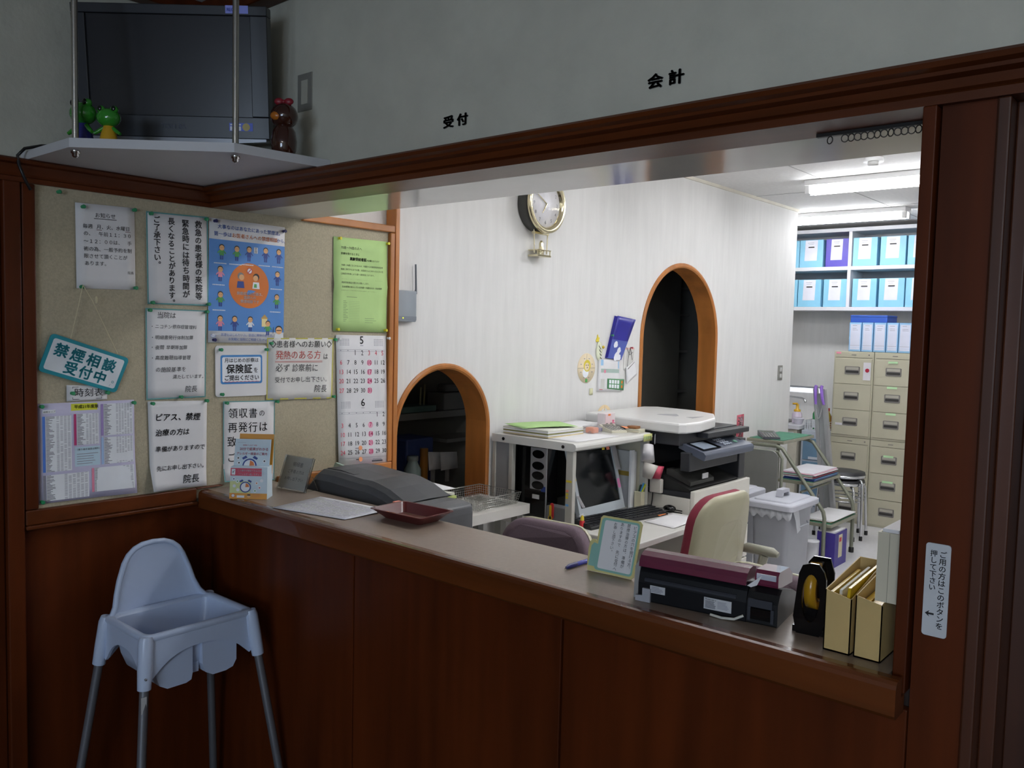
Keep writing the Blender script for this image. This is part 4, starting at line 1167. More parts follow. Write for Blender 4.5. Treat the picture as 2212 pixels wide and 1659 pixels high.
# wall outlet behind the doll
t = thing('wall_outlet', 'metal outlet plate on the plaster wall behind the brown doll', 'outlet', (-2.165, 1.54, 2.25))
MB().box((-2.20, 1.5365, 2.235), (-2.13, 1.5398, 2.345), mat('outlet_plate', '#9a9890', .35, metal=.3)).build('plate', t, bevel=.001)
mb = MB(); mb.box((-2.18, 1.5352, 2.255), (-2.15, 1.5364, 2.325), mat('outlet_cream', '#b9b6a8', .4)); mb.build('socket', t)
# antenna cable
o = MB().tube([(-2.50, 1.12, 2.0815), (-2.52, 1.02, 2.0815), (-2.60, .962, 2.083), (-2.655, .938, 2.078), (-2.672, .925, 2.058), (-2.655, .922, 2.03), (-2.655, .938, 1.99), (-2.664, .955, 1.965)], .0045, BLACK, 8).build('antenna_cable')
tag(o, 'black cable running off the corner shelf and down to the notice board edge', 'cable')
# ================================================================== the office
# ------------------------------------------------------------------ white side table and what stands on it
TBL = mat('table_white', '#dedcd6', .3, var=.02)
t = thing('side_table', 'white-topped side table below the low arch', 'table', (-2.5, 2.4, 0))
MB().prism([(-2.735, 1.79), (-1.85, 1.79), (-1.85, 2.05), (-2.424, 2.05), (-2.424, 2.971), (-2.735, 2.971)], .757, .80, 'z', TBL).build('tabletop', t, bevel=.004)
for x, y in ((-2.70, 2.92), (-2.46, 2.92), (-1.88, 1.84), (-1.88, 2.02), (-2.70, 1.84)):
    MB().box((x - .018, y - .018, 0), (x + .018, y + .018, .757), mat('table_leg_grey', '#8d8d8b', .4)).build('leg', t)

DG = mat('printer_grey', '#46474a', .45, var=.04)
t = thing('desktop_printer', 'long dark grey wedge-shaped desk printer behind the counter near the notice board', 'printer', (-2.2, 1.93, .80))
top = [(-2.517, .9), (-2.515, 1.01), (-2.506, 1.034), (-2.470, 1.072), (-2.452, 1.083), (-2.372, 1.085), (-2.231, 1.076), (-2.185, 1.077), (-2.15, 1.072), (-2.095, 1.060), (-2.03, 1.035), (-2.005, 1.028), (-2.04, 1.012), (-2.06, 1.0), (-2.06, .9)]
mb = MB()
def hull(y, k, dz): return [(x, y, .9 + (z - .9) * k + dz) for x, z in top]
mb.loft([hull(1.80, .82, 0), hull(1.815, .93, 0), hull(1.835, 1.0, 0), hull(1.93, 1.02, 0), hull(2.03, 1.0, 0)], DG, smooth=False)
mb.build('upper_case', t, bevel=.006, seg=3)
MB().box((-2.51, 1.805, .8005), (-1.87, 2.03, .90), DG).build('base', t, bevel=.008)
fr = [(-2.055, .9), (-2.05, 1.005), (-2.02, 1.022), (-1.98, 1.033), (-1.92, 1.035), (-1.88, 1.032), (-1.859, 1.027), (-1.856, 1.0), (-1.856, .9)]
MB().prism(fr, 1.81, 1.98, 'y', mat('printer_grey_light', '#5c5d60', .45)).build('front_cover', t, bevel=.008, seg=3)
MB().prism([(-2.45, 1.086), (-2.372, 1.088), (-2.30, 1.082), (-2.30, 1.075), (-2.45, 1.078)], 1.85, 1.92, 'y', mat('printer_dark', '#2c2d30', .4)).build('top_panel', t)
MB().box((-2.03, 1.79, 1.03), (-1.995, 1.815, 1.037), mat('tag_salmon', '#e58a78', .5)).build('sticky_tag', t)
PGR = mat('tray_palegreen', '#b9d3c6', .3, var=.03)
t = thing('document_holder', 'pale green translucent document holder with a black binder clip behind the grey printer', 'document holder', (-2.5, 2.06, .80))
MB().prism([(-2.684, .802), (-2.684, 1.03), (-2.667, 1.058), (-2.655, 1.056), (-2.342, 1.02), (-2.345, .985), (-2.345, .802)], 2.05, 2.06, 'y', PGR).build('plate', t, bevel=.003)
mb = MB(); mb.prism([(-2.66, .90), (-2.66, 1.03), (-2.36, 1.0), (-2.36, .90)], 2.0470, 2.0495, 'y', mat('tray_palegreen2', '#a3beb2', .35)); mb.build('inner_panel', t)
mb = MB(); mb.prism([(-2.515, 1.018), (-2.475, 1.014), (-2.475, 1.036), (-2.515, 1.04)], 2.042, 2.064, 'y', BLACK); mb.tube([(-2.51, 2.06, 1.04), (-2.505, 2.07, 1.062), (-2.485, 2.07, 1.06), (-2.482, 2.06, 1.038)], .0015, CHROME, 6); mb.build('binder_clip', t)
t = thing('pink_file_box', 'pink clear-fronted box against the end of the notice board frame', 'box', (-2.7, 2.26, .80))
MB().box((-2.67, 2.165, .8005), (-2.622, 2.268, 1.0), mat('box_pink', '#d65a8a', .35)).build('box', t, bevel=.004)
MB().prism([(2.165, 1.0005), (2.268, 1.0005), (2.265, 1.018), (2.17, 1.012)], -2.665, -2.625, 'x', mat('box_lilac', '#c59ac8', .3)).build('lid', t)
s = Sheet((-2.6215, 2.175, .985), (-2.6215, 2.26, .985), (-2.6215, 2.175, .955), (-2.6215, 2.26, .955)); 
for i in range(7):
    s.rect(.08 + i * .12, .2, .15 + i * .12, .8, REDP, h=.0002, na=1, nb=1)
s.ink(t, 'print')
t = thing('magazine_file', 'dark-fronted blue-grey magazine file between the pink box and the paper stack', 'file holder', (-2.45, 2.15, .80))
MB().box((-2.47, 2.09, .8005), (-2.41, 2.125, 1.025), mat('file_dark', '#1d222b', .35)).build('front', t, bevel=.003)
MB().box((-2.47, 2.1255, .8005), (-2.405, 2.15, 1.032), mat('file_bluegrey', '#6f97a8', .35)).build('side', t, bevel=.003)
WIRE = mat('wire_chrome', '#b9bab5', .3, metal=.7)
def wire_basket(x0, x1, y0, y1, z0, h, name, lab, st=.02, flare=.012):
    t = thing(name, lab, 'wire basket', ((x0 + x1) / 2, (y0 + y1) / 2, z0))
    mb = MB(); r = .0009
    def ring(k):
        f = flare * k; z = z0 + .003 + (h - .003) * k
        return [(x0 - f, y0 - f, z), (x1 + f, y0 - f, z), (x1 + f, y1 + f, z), (x0 - f, y1 + f, z)]
    for k in [i / 5 for i in range(5)]:
        mb.tube(ring(k), r, WIRE, 5, closed=True)
    a, b = ring(0), ring(1)
    for i in range(4):
        p, q, u, v = Vector(a[i]), Vector(a[(i + 1) % 4]), Vector(b[i]), Vector(b[(i + 1) % 4])
        n = int((q - p).length / st)
        for j in range(n):
            mb.tube([p.lerp(q, j / n), u.lerp(v, j / n)], r, WIRE, 5)
    for j in range(1, int((x1 - x0) / st)):
        x = x0 + j * st; mb.tube([(x, y0, z0 + .002), (x, y1, z0 + .002)], r, WIRE, 5)
    for j in range(1, int((y1 - y0) / st)):
        y = y0 + j * st; mb.tube([(x0, y, z0 + .002), (x1, y, z0 + .002)], r, WIRE, 5)
    mb.build('mesh', t)
    MB().tube(ring(1), .0025, WIRE, 6, closed=True).build('rim', t)
    return t
wire_basket(-2.70, -2.465, 2.665, 2.925, .8003, .055, 'wire_basket', 'empty shallow chrome wire basket on the white side table', st=.012)
wire_basket(-2.60, -2.345, 2.18, 2.44, .8003, .05, 'wire_basket', 'wire basket under the stack of forms on the white side table')
# stack of forms in the second basket
FG = mat('form_green', '#b9c97a', .7); FW = mat('form_white', '#dcdccf', .7)
for i in range(9):
    z = .808 + i * .0145
    m = FG if i % 2 else FW
    dx, dy = random.uniform(-.006, .006), random.uniform(-.008, .008)
    s = Sheet((-2.588 + dx, 2.195 + dy, z + .010), (-2.588 + dx, 2.42 + dy, z + .010), (-2.36 + dx, 2.195 + dy, z + .010), (-2.36 + dx, 2.42 + dy, z + .010), bulge=lambda a, b, p=random.uniform(0, 3): .0017 * math.sin(7 * b + p))
    o = s.sheet(m, 'form_bundle', thick=.0095, na=4, nb=10); tag(o, 'wavy bundle of %s forms, layer of the stack in the wire basket' % ('pale green' if i % 2 else 'off-white'), 'paper bundle', 'forms stacked in the wire basket')
s = Sheet((-2.665, 2.18, .9545), (-2.62, 2.42, .9545), (-2.375, 2.13, .9505), (-2.345, 2.40, .9505))
s.c = [c + Vector((0, 0, .006)) for c in s.c]; o = s.sheet(PAPER, 'handwritten_note', na=3, nb=3); tag(o, 'white sheet with brush handwriting on top of the form stack', 'paper')
s.text('シ散方腕ひ', .12, .38, .14, INK, wob=.06, bold=.015, shear=.3); s.text('くし部', .12, .72, .15, INK, wob=.06, bold=.015, shear=.3); s.ink(o)

# ------------------------------------------------------------------ computer desk with its hutch
DW = mat('desk_white', '#d3d2cc', .35, var=.03); DGY = mat('desk_grey_panel', '#8b8d90', .5); DFR = mat('desk_frame', '#b5b4ac', .35, var=.03)
t = thing('computer_desk', 'light grey steel computer desk with a raised shelf, between the low arch and the copier', 'desk', (-2.3, 3.38, 0))
MB().box((-2.735, 3.035, .672), (-1.885, 3.715, .700), DW).build('desktop', t, bevel=.004)
mb = MB(); mb.prism([(-2.735, 1.052), (-2.735, 1.089), (-2.245, 1.089), (-2.232, 1.083), (-2.228, 1.072), (-2.232, 1.058), (-2.245, 1.052)], 3.045, 3.698, 'y', DW); mb.build('raised_shelf', t, bevel=.002)
for x0, x1, y0, y1 in ((-2.285, -2.245, 3.05, 3.075), (-2.285, -2.245, 3.675, 3.70), (-2.735, -2.715, 3.05, 3.075), (-2.63, -2.605, 3.05, 3.075), (-2.735, -2.715, 3.675, 3.70)):
    MB().box((x0, y0, .7005), (x1, y1, 1.0515), DFR).build('post', t, bevel=.003)
MB().box((-2.714, 3.056, .7005), (-2.631, 3.066, 1.0515), DGY).build('side_panel', t)
MB().box((-2.714, 3.684, .7005), (-2.286, 3.69, 1.0515), mat('desk_cream_panel', '#cfc9b4', .5)).build('side_panel', t)
MB().box((-2.7345, 3.076, .7005), (-2.728, 3.674, 1.0515), mat('desk_back_panel', '#35383c', .6)).build('back_panel', t)
for x0, y0 in ((-2.72, 3.06), (-1.97, 3.06), (-2.72, 3.65), (-1.97, 3.65)):
    MB().box((x0, y0, 0), (x0 + .04, y0 + .04, .6715), DFR).build('leg', t)
mb = MB()
for x in (-2.66, -2.30):
    mb.lathe([(.008, -.003), (.008, 0), (.0, .0005)], (x, 3.0445, 1.07), BLACK, 12, 'y')
mb.build('bolt', t)
MB().box((-2.16, 3.12, .60), (-2.12, 3.62, .6715), DFR).build('cross_bar', t)

# things on the raised shelf
ZS = 1.0895
def pile(x0, x1, y0, y1, z0, n, th, mats, nm, lab, grp, jit=.012):
    z = z0
    for i in range(n):
        m = mats[i % len(mats)]
        dx, dy = random.uniform(-jit, jit), random.uniform(-jit, jit)
        s = Sheet((x0 + dx, y0 + dy, z + th), (x0 + dx, y1 + dy, z + th), (x1 + dx, y0 + dy, z + th), (x1 + dx, y1 + dy, z + th), bulge=lambda a, b, p=random.uniform(0, 3): .0008 * math.sin(5 * a + p))
        o = s.sheet(m, nm, thick=th * .82, na=4, nb=4); tag(o, lab if isinstance(lab, str) else lab[i], 'papers', grp)
        z += th
    return z
MAN = mat('folder_manila', '#d8c79c', .6); GRF = mat('folder_green', '#a9cf86', .6); OLV = mat('folder_olive', '#8d8c5c', .6)
zt = pile(-2.70, -2.42, 3.09, 3.37, ZS, 5, .007, (MAN, PAPER, OLV, PAPER, FW), 'paper_folder',
          ['manila folder at the bottom of the pile on the raised desk shelf', 'white paper bundle just above the bottom manila folder on the desk shelf', 'olive folder in the pile on the raised desk shelf', 'white bundle above the olive folder on the desk shelf', 'cream bundle right under the green folder on the desk shelf'], 'papers piled on the desk shelf', .004)
s = Sheet((-2.72, 3.12, zt + .008), (-2.60, 3.40, zt + .010), (-2.55, 3.06, zt + .004), (-2.43, 3.33, zt + .006), bulge=lambda a, b: .004 * math.sin(3 * a))
tag(s.sheet(GRF, 'green_folder'), 'pale green folder lying skewed on top of the paper pile by the low arch', 'folder')
zt2 = pile(-2.70, -2.50, 3.39, 3.68, ZS, 4, .006, (FW, PAPER, mat('folder_dark', '#55524a', .6), PAPER), 'paper_folder',
           ['off-white bundle at the bottom of the second pile on the desk shelf', 'white bundle low in the second pile on the desk shelf', 'dark folder in the second pile on the desk shelf', 'white sheets topping the second pile on the desk shelf'], 'papers piled on the desk shelf', .005)
s = Sheet((-2.48, 3.10, ZS + .001), (-2.48, 3.45, ZS + .001), (-2.265, 3.10, ZS + .001), (-2.265, 3.45, ZS + .001)); tag(s.sheet(PAPER, 'paper_sheet'), 'white sheet lying flat on the front of the raised desk shelf', 'paper')
CLP = mat('clear_case', '#cfd0d6', .15, alpha=.35)
t = thing('tape_case', 'clear plastic case with an orange roll on the desk shelf', 'tape', (-2.42, 3.43, ZS))
MB().box((-2.445, 3.415, ZS + .002), (-2.395, 3.462, ZS + .03), mat('roll_orange', '#f28a4b', .5)).build('roll', t, bevel=.005)
MB().box((-2.455, 3.405, ZS + .0008), (-2.385, 3.472, ZS + .036), CLP).build('case', t, bevel=.003)
o = MB().box((-2.46, 3.475, ZS + .0005), (-2.42, 3.53, ZS + .022), mat('case_purple', '#352a6b', .35)).build('purple_case', bevel=.005); tag(o, 'small dark purple case behind the calculator on the desk shelf', 'case')
T = place((-2.40, 3.585, ZS + .0005), R(-25))
t = thing('desk_calculator', 'beige desk calculator on the raised desk shelf', 'calculator', (-2.40, 3.585, ZS))
CB = mat('calc_beige', '#d5d0bb', .4)
mb = MB(T); mb.loft([[(-.055, -.045, 0), (.075, -.045, 0), (.075, .045, 0), (-.055, .045, 0)], [(-.058, -.044, .030), (.075, -.044, .010), (.075, .044, .010), (-.058, .044, .030)]], CB, smooth=False); mb.build('body', t, bevel=.003)
tlt = lambda x, y: T @ Vector((x, y, .030 - (x + .058) * .15 + .0006))
mb = MB(T)
zz = lambda x: .030 - (x + .058) * .1504
mb.add([(-.05, -.034, zz(-.05) + .0006), (-.028, -.034, zz(-.028) + .0006), (-.028, .034, zz(-.028) + .0006), (-.05, .034, zz(-.05) + .0006)], [(0, 1, 2, 3)], mat('calc_lcd', '#6f7466', .2)); mb.build('display', t)
mb = MB(T)
for i in range(5):
    for j in range(5):
        x, y = -.016 + i * .018, -.034 + j * .017
        mb.box((x - .006, y - .006, zz(x) - .002), (x + .006, y + .006, zz(x) + .003), mat('calc_key', '#8f8e8a', .4))
mb.build('keys', t)
t = thing('clear_card_box', 'frosted clear box with two dark discs and an orange note on the desk shelf', 'box', (-2.46, 3.63, ZS))
MB().box((-2.50, 3.595, ZS + .0005), (-2.455, 3.694, ZS + .085), mat('frosted', '#e3d9da', .35, var=.03)).build('box', t, bevel=.003)
MB().box((-2.4548, 3.60, ZS + .0005), (-2.4525, 3.66, ZS + .082), mat('frosted_pink', '#e6cdd0', .4)).build('front_sheet', t)
mb = MB()
for y in (3.615, 3.652):
    mb.lathe([(.014, 0), (.014, .0015)], (-2.4522, y, ZS + .022), mat('disc_grey', '#77706e', .4), 18, 'x')
mb.build('disc', t)
mb = MB(); mb.box((-2.4522, 3.625, ZS + .072), (-2.451, 3.645, ZS + .082), mat('roll_orange', '#f28a4b', .5)); mb.build('sticky_tag', t)
s = Sheet((-2.4523, 3.662, ZS + .08), (-2.4523, 3.694, ZS + .08), (-2.4523, 3.662, ZS + .01), (-2.4523, 3.694, ZS + .01))
s.rect(.05, .45, .6, .52, HOT, h=.0003, na=1, nb=1); s.rect(.05, .56, .5, .62, HOT, h=.0003, na=1, nb=1); s.rect(.05, .66, .9, .7, HOT, h=.0003, na=1, nb=1); s.ink(t, 'print')
s = Sheet((-2.36, 3.60, ZS + .03), (-2.35, 3.67, ZS + .022), (-2.33, 3.61, ZS + .02), (-2.32, 3.675, ZS + .022)); tag(s.sheet(mat('note_orange', '#f29a6b', .6), 'orange_note', na=2, nb=2), 'crumpled orange note resting on the beige calculator', 'note')
t = thing('card_stack', 'stack of cream cards in front of the frosted box on the desk shelf', 'cards', (-2.30, 3.63, ZS))
for i in range(3):
    MB().box((-2.345, 3.625, ZS + .0005 + i * .006), (-2.265, 3.685, ZS + .0055 + i * .006), mat('card_cream2', '#d8d3bd', .5)).build('card', t, bevel=.001)
o = MB().box((-2.338, 3.63, ZS + .019), (-2.285, 3.672, ZS + .032), mat('wood_block', '#8a5a34', .5, var=.2)).build('wooden_box', bevel=.002); tag(o, 'little brown wooden box on top of the cream cards', 'box')
s = Sheet((-2.2255, 3.61, 1.088), (-2.2255, 3.69, 1.088), (-2.2255, 3.61, 1.052), (-2.2255, 3.69, 1.052)); o = s.sheet(mat('tag_yellowgreen', '#d6d98d', .6), 'shelf_label', na=2, nb=2); tag(o, 'pale yellow label stuck on the front edge of the desk shelf', 'label')
for i in range(4):
    s.rect(.08 + i * .2, .3, .22 + i * .2, .7, GP, h=.0003, na=1, nb=1)
s.ink(o, 'print')
o = MB(place((-2.235, 3.735, 1.05), R(25))).box((-.001, -.02, -.02), (.001, .025, .03), mat('tag_white', '#dedde0', .6)).build('hanging_tag'); tag(o, 'small white tag hanging from the end of the raised desk shelf', 'tag')

# monitor
t = thing('computer_monitor', 'grey-framed flat computer monitor leaning under the raised desk shelf', 'monitor', (-2.33, 3.38, .70))
A, B_, C_, D_ = Vector((-2.385, 3.195, 1.04)), Vector((-2.385, 3.575, 1.035)), Vector((-2.30, 3.195, .715)), Vector((-2.30, 3.575, .715))
s = Sheet(A, B_, C_, D_)
MFR = mat('monitor_frame', '#b3bcc2', .35, var=.02)
mb = MB()
k = [s.p(0, 0, 0), s.p(1, 0, 0), s.p(1, 1, 0), s.p(0, 1, 0)]; kb = [s.p(0, 0, -.022), s.p(1, 0, -.022), s.p(1, 1, -.022), s.p(0, 1, -.022)]
inn = [s.p(.06, .06, 0), s.p(.94, .06, 0), s.p(.94, .87, 0), s.p(.06, .87, 0)]; ind = [s.p(.06, .06, -.006), s.p(.94, .06, -.006), s.p(.94, .87, -.006), s.p(.06, .87, -.006)]
mb.add(k + inn, [(0, 4, 5, 1), (1, 5, 6, 2), (2, 6, 7, 3), (3, 7, 4, 0)], MFR); mb.add(k + kb, [(0, 1, 5, 4), (1, 2, 6, 5), (2, 3, 7, 6), (3, 0, 4, 7), (4, 5, 6, 7)], MFR); mb.add(inn + ind, [(0, 4, 5, 1), (1, 5, 6, 2), (2, 6, 7, 3), (3, 7, 4, 0)], MFR)
mb.build('frame', t)
MB().add(ind, [(0, 3, 2, 1)], mat('monitor_screen', '#121518', .12, var=.0)).build('screen', t)
mb = MB(); mb.box((-2.47, 3.32, .7005), (-2.34, 3.45, .708), MFR); mb.box((-2.45, 3.36, .7085), (-2.43, 3.41, .90), MFR); mb.prism([(-2.45, .88), (-2.43, .88), (-2.375, .91), (-2.383, .93)], 3.36, 3.41, 'y', MFR); mb.build('stand', t)
for a, b, w, hh, m in ((.0, .05, .06, .03, HOT), (.0, .12, .055, .03, mat('tab_salmon', '#ee8f74', .5)), (.0, .2, .06, .04, mat('tab_yellow', '#dcc83c', .5)), (.0, .36, .06, .04, mat('tab_blue', '#6aa6dc', .5)), (.0, .44, .05, .03, MATS['tab_yellow']), (.72, .0, .06, .09, MATS['tab_yellow']), (.82, -.01, .07, .11, MATS['tab_salmon']), (.93, .55, .06, .14, mat('tab_pink', '#e58cc0', .5))):
    mb = MB(); mb.add([s.p(a, b, .001), s.p(a + w, b, .001), s.p(a + w, b + hh, .001), s.p(a, b + hh, .001)], [(0, 3, 2, 1)], m); mb.build('index_tab', t)
mb = MB(); mb.add([s.p(.945, .02, .001), s.p(1.03, .02, .004), s.p(1.05, .42, .004), s.p(.955, .42, .001)], [(0, 3, 2, 1), (0, 1, 2, 3)], mat('memo_strip', '#d5d3d6', .6)); mb.build('memo_strip', t)
mb = MB(); mb.add([s.p(.0, .68, .001), s.p(.04, .68, .004), s.p(.1, .86, .012), s.p(.06, .86, .006)], [(0, 3, 2, 1), (0, 1, 2, 3)], MATS['memo_strip']); mb.add([s.p(-.06, .95, .012), s.p(.04, .93, .012), s.p(.05, 1.03, .016), s.p(-.03, 1.035, .016)], [(0, 3, 2, 1), (0, 1, 2, 3)], PAPER); mb.build('memo_curl', t)

# keyboard, mouse, papers
T = place((-2.19, 3.375, .7005), R(-8))
t = thing('keyboard', 'black keyboard in front of the monitor', 'keyboard', (-2.255, 3.385, .70))
MB(T).prism([(-.055, 0), (-.055, .030), (.06, .014), (.065, 0)], -.275, .275, 'y', BLACK).build('body', t, bevel=.003)
mb = MB(T); KEYM = mat('key_black', '#232428', .35)
for i in range(5):
    for j in range(20):
        x, y = -.045 + i * .0225, -.262 + j * .0275; z = .030 - (x + .055) * .139
        mb.box((x - .009, y - .012, z - .001), (x + .009, y + .012, z + .005), KEYM)
mb.build('keys', t)
t = thing('computer_mouse', 'black computer mouse at the end of the keyboard', 'mouse', (-2.13, 3.68, .70))
MB().ball((-2.12, 3.705, .7185), (.034, .028, .018), BLACKG, 16).build('body', t)
MB().tube([(-2.15, 3.71, .715), (-2.18, 3.712, .710), (-2.235, 3.708, .704), (-2.3, 3.709, .704)], .0018, BLACK, 6).build('cord', t)
s = Sheet((-2.09, 3.42, .7015), (-2.09, 3.68, .7015), (-1.92, 3.40, .7015), (-1.92, 3.66, .7015), bulge=lambda a, b: .001 + .006 * b * a); tag(s.sheet(PAPER, 'paper_sheet'), 'white paper with a lifted corner on the desk beside the mouse', 'paper')
o = MB().box((-2.12, 3.56, .7105), (-2.09, 3.62, .7125), MATS['roll_orange']).build('orange_sticker'); tag(o, 'orange sticker on the papers beside the mouse', 'note')
o.location.z -= .003

# PC tower, thermometer card and grey box under the shelf
t = thing('computer_tower', 'black computer tower with a silver strip of round dark windows under the desk shelf', 'computer', (-2.56, 3.14, .70))
MB().box((-2.62, 3.10, .7005), (-2.43, 3.185, 1.04), BLACKG).build('case', t, bevel=.004)
mb = MB(); mb.box((-2.53, 3.094, .84), (-2.432, 3.0995, 1.04), mat('tower_silver', '#a9abae', .3, metal=.4)); mb.build('front_strip', t, bevel=.002)
for z in (1.01, .955, .908, .862):
    MB().lathe([(.036, -.0015), (.036, 0)], (-2.481, 3.0935, z), BLACKG, 24, 'y', sx=.55, sy=1.0).build('round_window', t)
mb = MB(); mb.box((-2.515, 3.0955, .795), (-2.475, 3.0995, .815), mat('sticker_silver', '#c9cacc', .4)); mb.box((-2.46, 3.0925, .835), (-2.434, 3.0938, .86), NAV); mb.build('badge', t)
mb = MB(); mb.box((-2.435, 3.0945, .7005), (-2.4305, 3.0995, 1.04), MATS['tower_silver']); mb.build('edge_strip', t)
t = thing('thermometer_card', 'red and yellow thermometer-shaped card standing beside the grey box under the desk shelf', 'card', (-2.39, 3.08, .70))
mb = MB(); mb.prism(rrect(.02, .075, .009, 4, -2.385, .755), 3.083, 3.087, 'y', mat('therm_red', '#c3262d', .4)); mb.build('red_back', t)
mb = MB(); mb.prism(rrect(.012, .06, .0055, 4, -2.392, .752), 3.0805, 3.0825, 'y', mat('therm_yellow', '#e0bb2a', .4)); mb.lathe([(.012, 0), (.012, .0015)], (-2.392, 3.0805, .722), MATS['therm_yellow'], 16, 'y'); mb.lathe([(.007, 0), (.007, .001)], (-2.392, 3.0795, .722), INK, 12, 'y'); mb.build('yellow_face', t)
o = MB().box((-2.425, 3.092, .7005), (-2.30, 3.15, .775), mat('box_grey', '#77787c', .5)).build('grey_box', bevel=.003); tag(o, 'grey box under the desk shelf behind the front post', 'box')
t = thing('glue_bottle', 'small red and yellow bottle at the foot of the front desk post', 'bottle', (-2.232, 3.10, .70))
MB().lathe([(.012, 0), (.012, .03), (.008, .034)], (-2.225, 3.105, .7005), mat('therm_red', '#c3262d', .4), 14).build('body', t)
MB().lathe([(.0085, 0), (.0085, .012), (.004, .022)], (-2.225, 3.105, .735), MATS['tab_yellow'], 12).build('cap', t)
# index tabs on the front post
for z, m, w in ((.91, 'tab_yellow', .03), (.865, 'tab_salmon', .014), (.85, 'tab_yellow', .014), (.835, 'tab_yellow', .012), (.80, 'tab_blue', .016)):
    o = MB().box((-2.28, 3.0478, z), (-2.28 + w, 3.0496, z + .01), MATS[m]).build('index_tab'); tag(o, '%s index tab on the front post of the desk shelf, %s' % (m[4:], {.91: 'topmost', .865: 'above two yellow ones', .85: 'under the salmon one', .835: 'above the blue one', .80: 'lowest'}[z]), 'index tab', 'index tabs on the desk post')

# file holder, blue folder and the cups at the end of the desk
t = thing('file_stand', 'translucent white file stand beside the monitor', 'file stand', (-2.35, 3.63, .70))
MB().box((-2.43, 3.645, .7005), (-2.30, 3.672, .99), mat('file_white', '#cfd2d2', .4)).build('back', t, bevel=.002)
MB().box((-2.31, 3.615, .7005), (-2.295, 3.6445, 1.0), mat('file_clear', '#dfe3e6', .2)).build('spine', t, bevel=.002)
MB().box((-2.425, 3.6438, .862), (-2.312, 3.6448, .885), mat('label_ochre', '#b39a48', .5)).build('label', t)
MB().prism([(3.60, .7005), (3.642, .7005), (3.642, .80), (3.63, .835), (3.61, .825)], -2.42, -2.375, 'x', mat('folder_blue', '#4a6fb0', .35)).build('blue_folder', t)
CUP = mat('cup_white', '#d2cdc4', .4)
def cup(nm, lab, c, r0, r1, h, m, rx=0, ry=0, cat='cup', n=20):
    T = place(c, 0, rx, ry)
    mb = MB(T); mb.lathe([(r0 * .94, .003), (r0, 0), (r1, h), (r1 - .002, h), (r0 - .003, .004), (.0, .004)], (0, 0, 0), m, n)
    o = mb.build(nm, loc=c); tag(o, lab, cat); return o
cup('paper_cup', 'upper white paper cup tilted at the desk end post', (-2.20, 3.615, .955), .034, .026, .085, mat('cup_white2', '#d9d6d8', .4), R(-20), R(-14))
cup('plastic_cup', 'lower off-white plastic cup under the tilted paper cup', (-2.20, 3.61, .872), .024, .038, .075, CUP, R(-14), R(8))
cup('pink_cup', 'pink plastic cup in the wall-hung holder at the desk end', (-2.213, 3.722, .8555), .022, .034, .065, mat('cup_pink', '#d9566f', .35), R(-8), 0)
t = thing('cup_holder', 'white box-shaped holder on the desk end post under the pink cup', 'holder', (-2.22, 3.735, .78))
MB().box((-2.25, 3.7175, .782), (-2.18, 3.7425, .855), CUP).build('box', t, bevel=.006)
MB().tube([(-2.235, 3.73, .782), (-2.24, 3.735, .74), (-2.235, 3.72, .71)], .003, BLACK, 6).build('cord', t)
t = thing('pen_holder', 'cream pen holder fixed to the desk end post', 'pen holder', (-2.262, 3.652, .70))
MB().box((-2.29, 3.64, .7005), (-2.245, 3.672, .79), mat('holder_cream', '#cac4a8', .5)).build('box', t, bevel=.003)
for i, (c, dx) in enumerate((('#4f9bd6', .012), ('#c8d13a', .02), ('#1f2024', -.004), ('#2f6f3a', -.01))):
    o = MB().tube([(-2.268 + dx * .4, 3.656, .78), (-2.262 + dx * 1.2, 3.66 + i * .004, .835 - i * .006)], .005, mat('pen_%d' % i, c, .35), 8).build('pen'); tag(o, '%s pen in the cream holder at the desk end' % ('light blue', 'yellow-green', 'black', 'dark green')[i], 'pen', 'pens in the desk holder')
# ------------------------------------------------------------------ copier
CW = mat('copier_white', '#d9d6cc', .4, var=.02); CDK = mat('copier_dark', '#2b2c30', .45, var=.05); CPN = mat('copier_panel', '#4c5260', .35, var=.04); CLID = mat('copier_lid', '#dfdedb', .35, var=.02)
t = thing('photocopier', 'large floor-standing photocopier, white below and black above, beside the computer desk', 'photocopier', (-2.37, 4.05, 0))
MB().box((-2.735, 3.745, .02), (-2.03, 4.37, .775), CW).build('cabinet', t, bevel=.006)
MB().box((-2.0295, 3.745, .56), (-2.005, 4.37, .812), CW).build('front_door', t, bevel=.004)
for z0, z1 in ((.375, .553), (.20, .368), (.03, .193)):
    d = MB().box((-2.0295, 3.745, z0), (-2.005, 4.37, z1), CW).build('paper_drawer', t, bevel=.004)
    MB().box((-2.0045, 4.22, z0 + .06), (-2.002, 4.28, z0 + .085), mat('copier_mark', '#8a8b90', .4)).build('handle_slot', d)
    MB().box((-2.0045, 3.83, z0 + .05), (-2.002, 3.88, z0 + .09), MATS['copier_mark']).build('size_window', d)
MB().box((-2.735, 3.745, .7755), (-2.03, 4.37, .80), CDK).build('tray_base', t, bevel=.002)
MB().box((-2.735, 3.755, .8005), (-2.35, 4.37, 1.03), CDK).build('rear_case', t, bevel=.004)
MB().box((-2.3495, 4.30, .813), (-2.04, 4.37, 1.03), CDK).build('end_wall', t, bevel=.004)
MB().prism([(-2.349, .8005), (-2.045, .8005), (-2.045, .815), (-2.20, .87), (-2.349, .89)], 3.765, 4.298, 'y', mat('copier_tray', '#232322', .5)).build('output_tray', t, bevel=.003)
mb = MB(); mb.prism([(-2.20, .872), (-2.06, .825), (-2.06, .845), (-2.16, .90), (-2.20, .90)], 3.80, 4.05, 'y', mat('copier_flap', '#3a3a38', .5)); mb.build('tray_flap', t, bevel=.003)
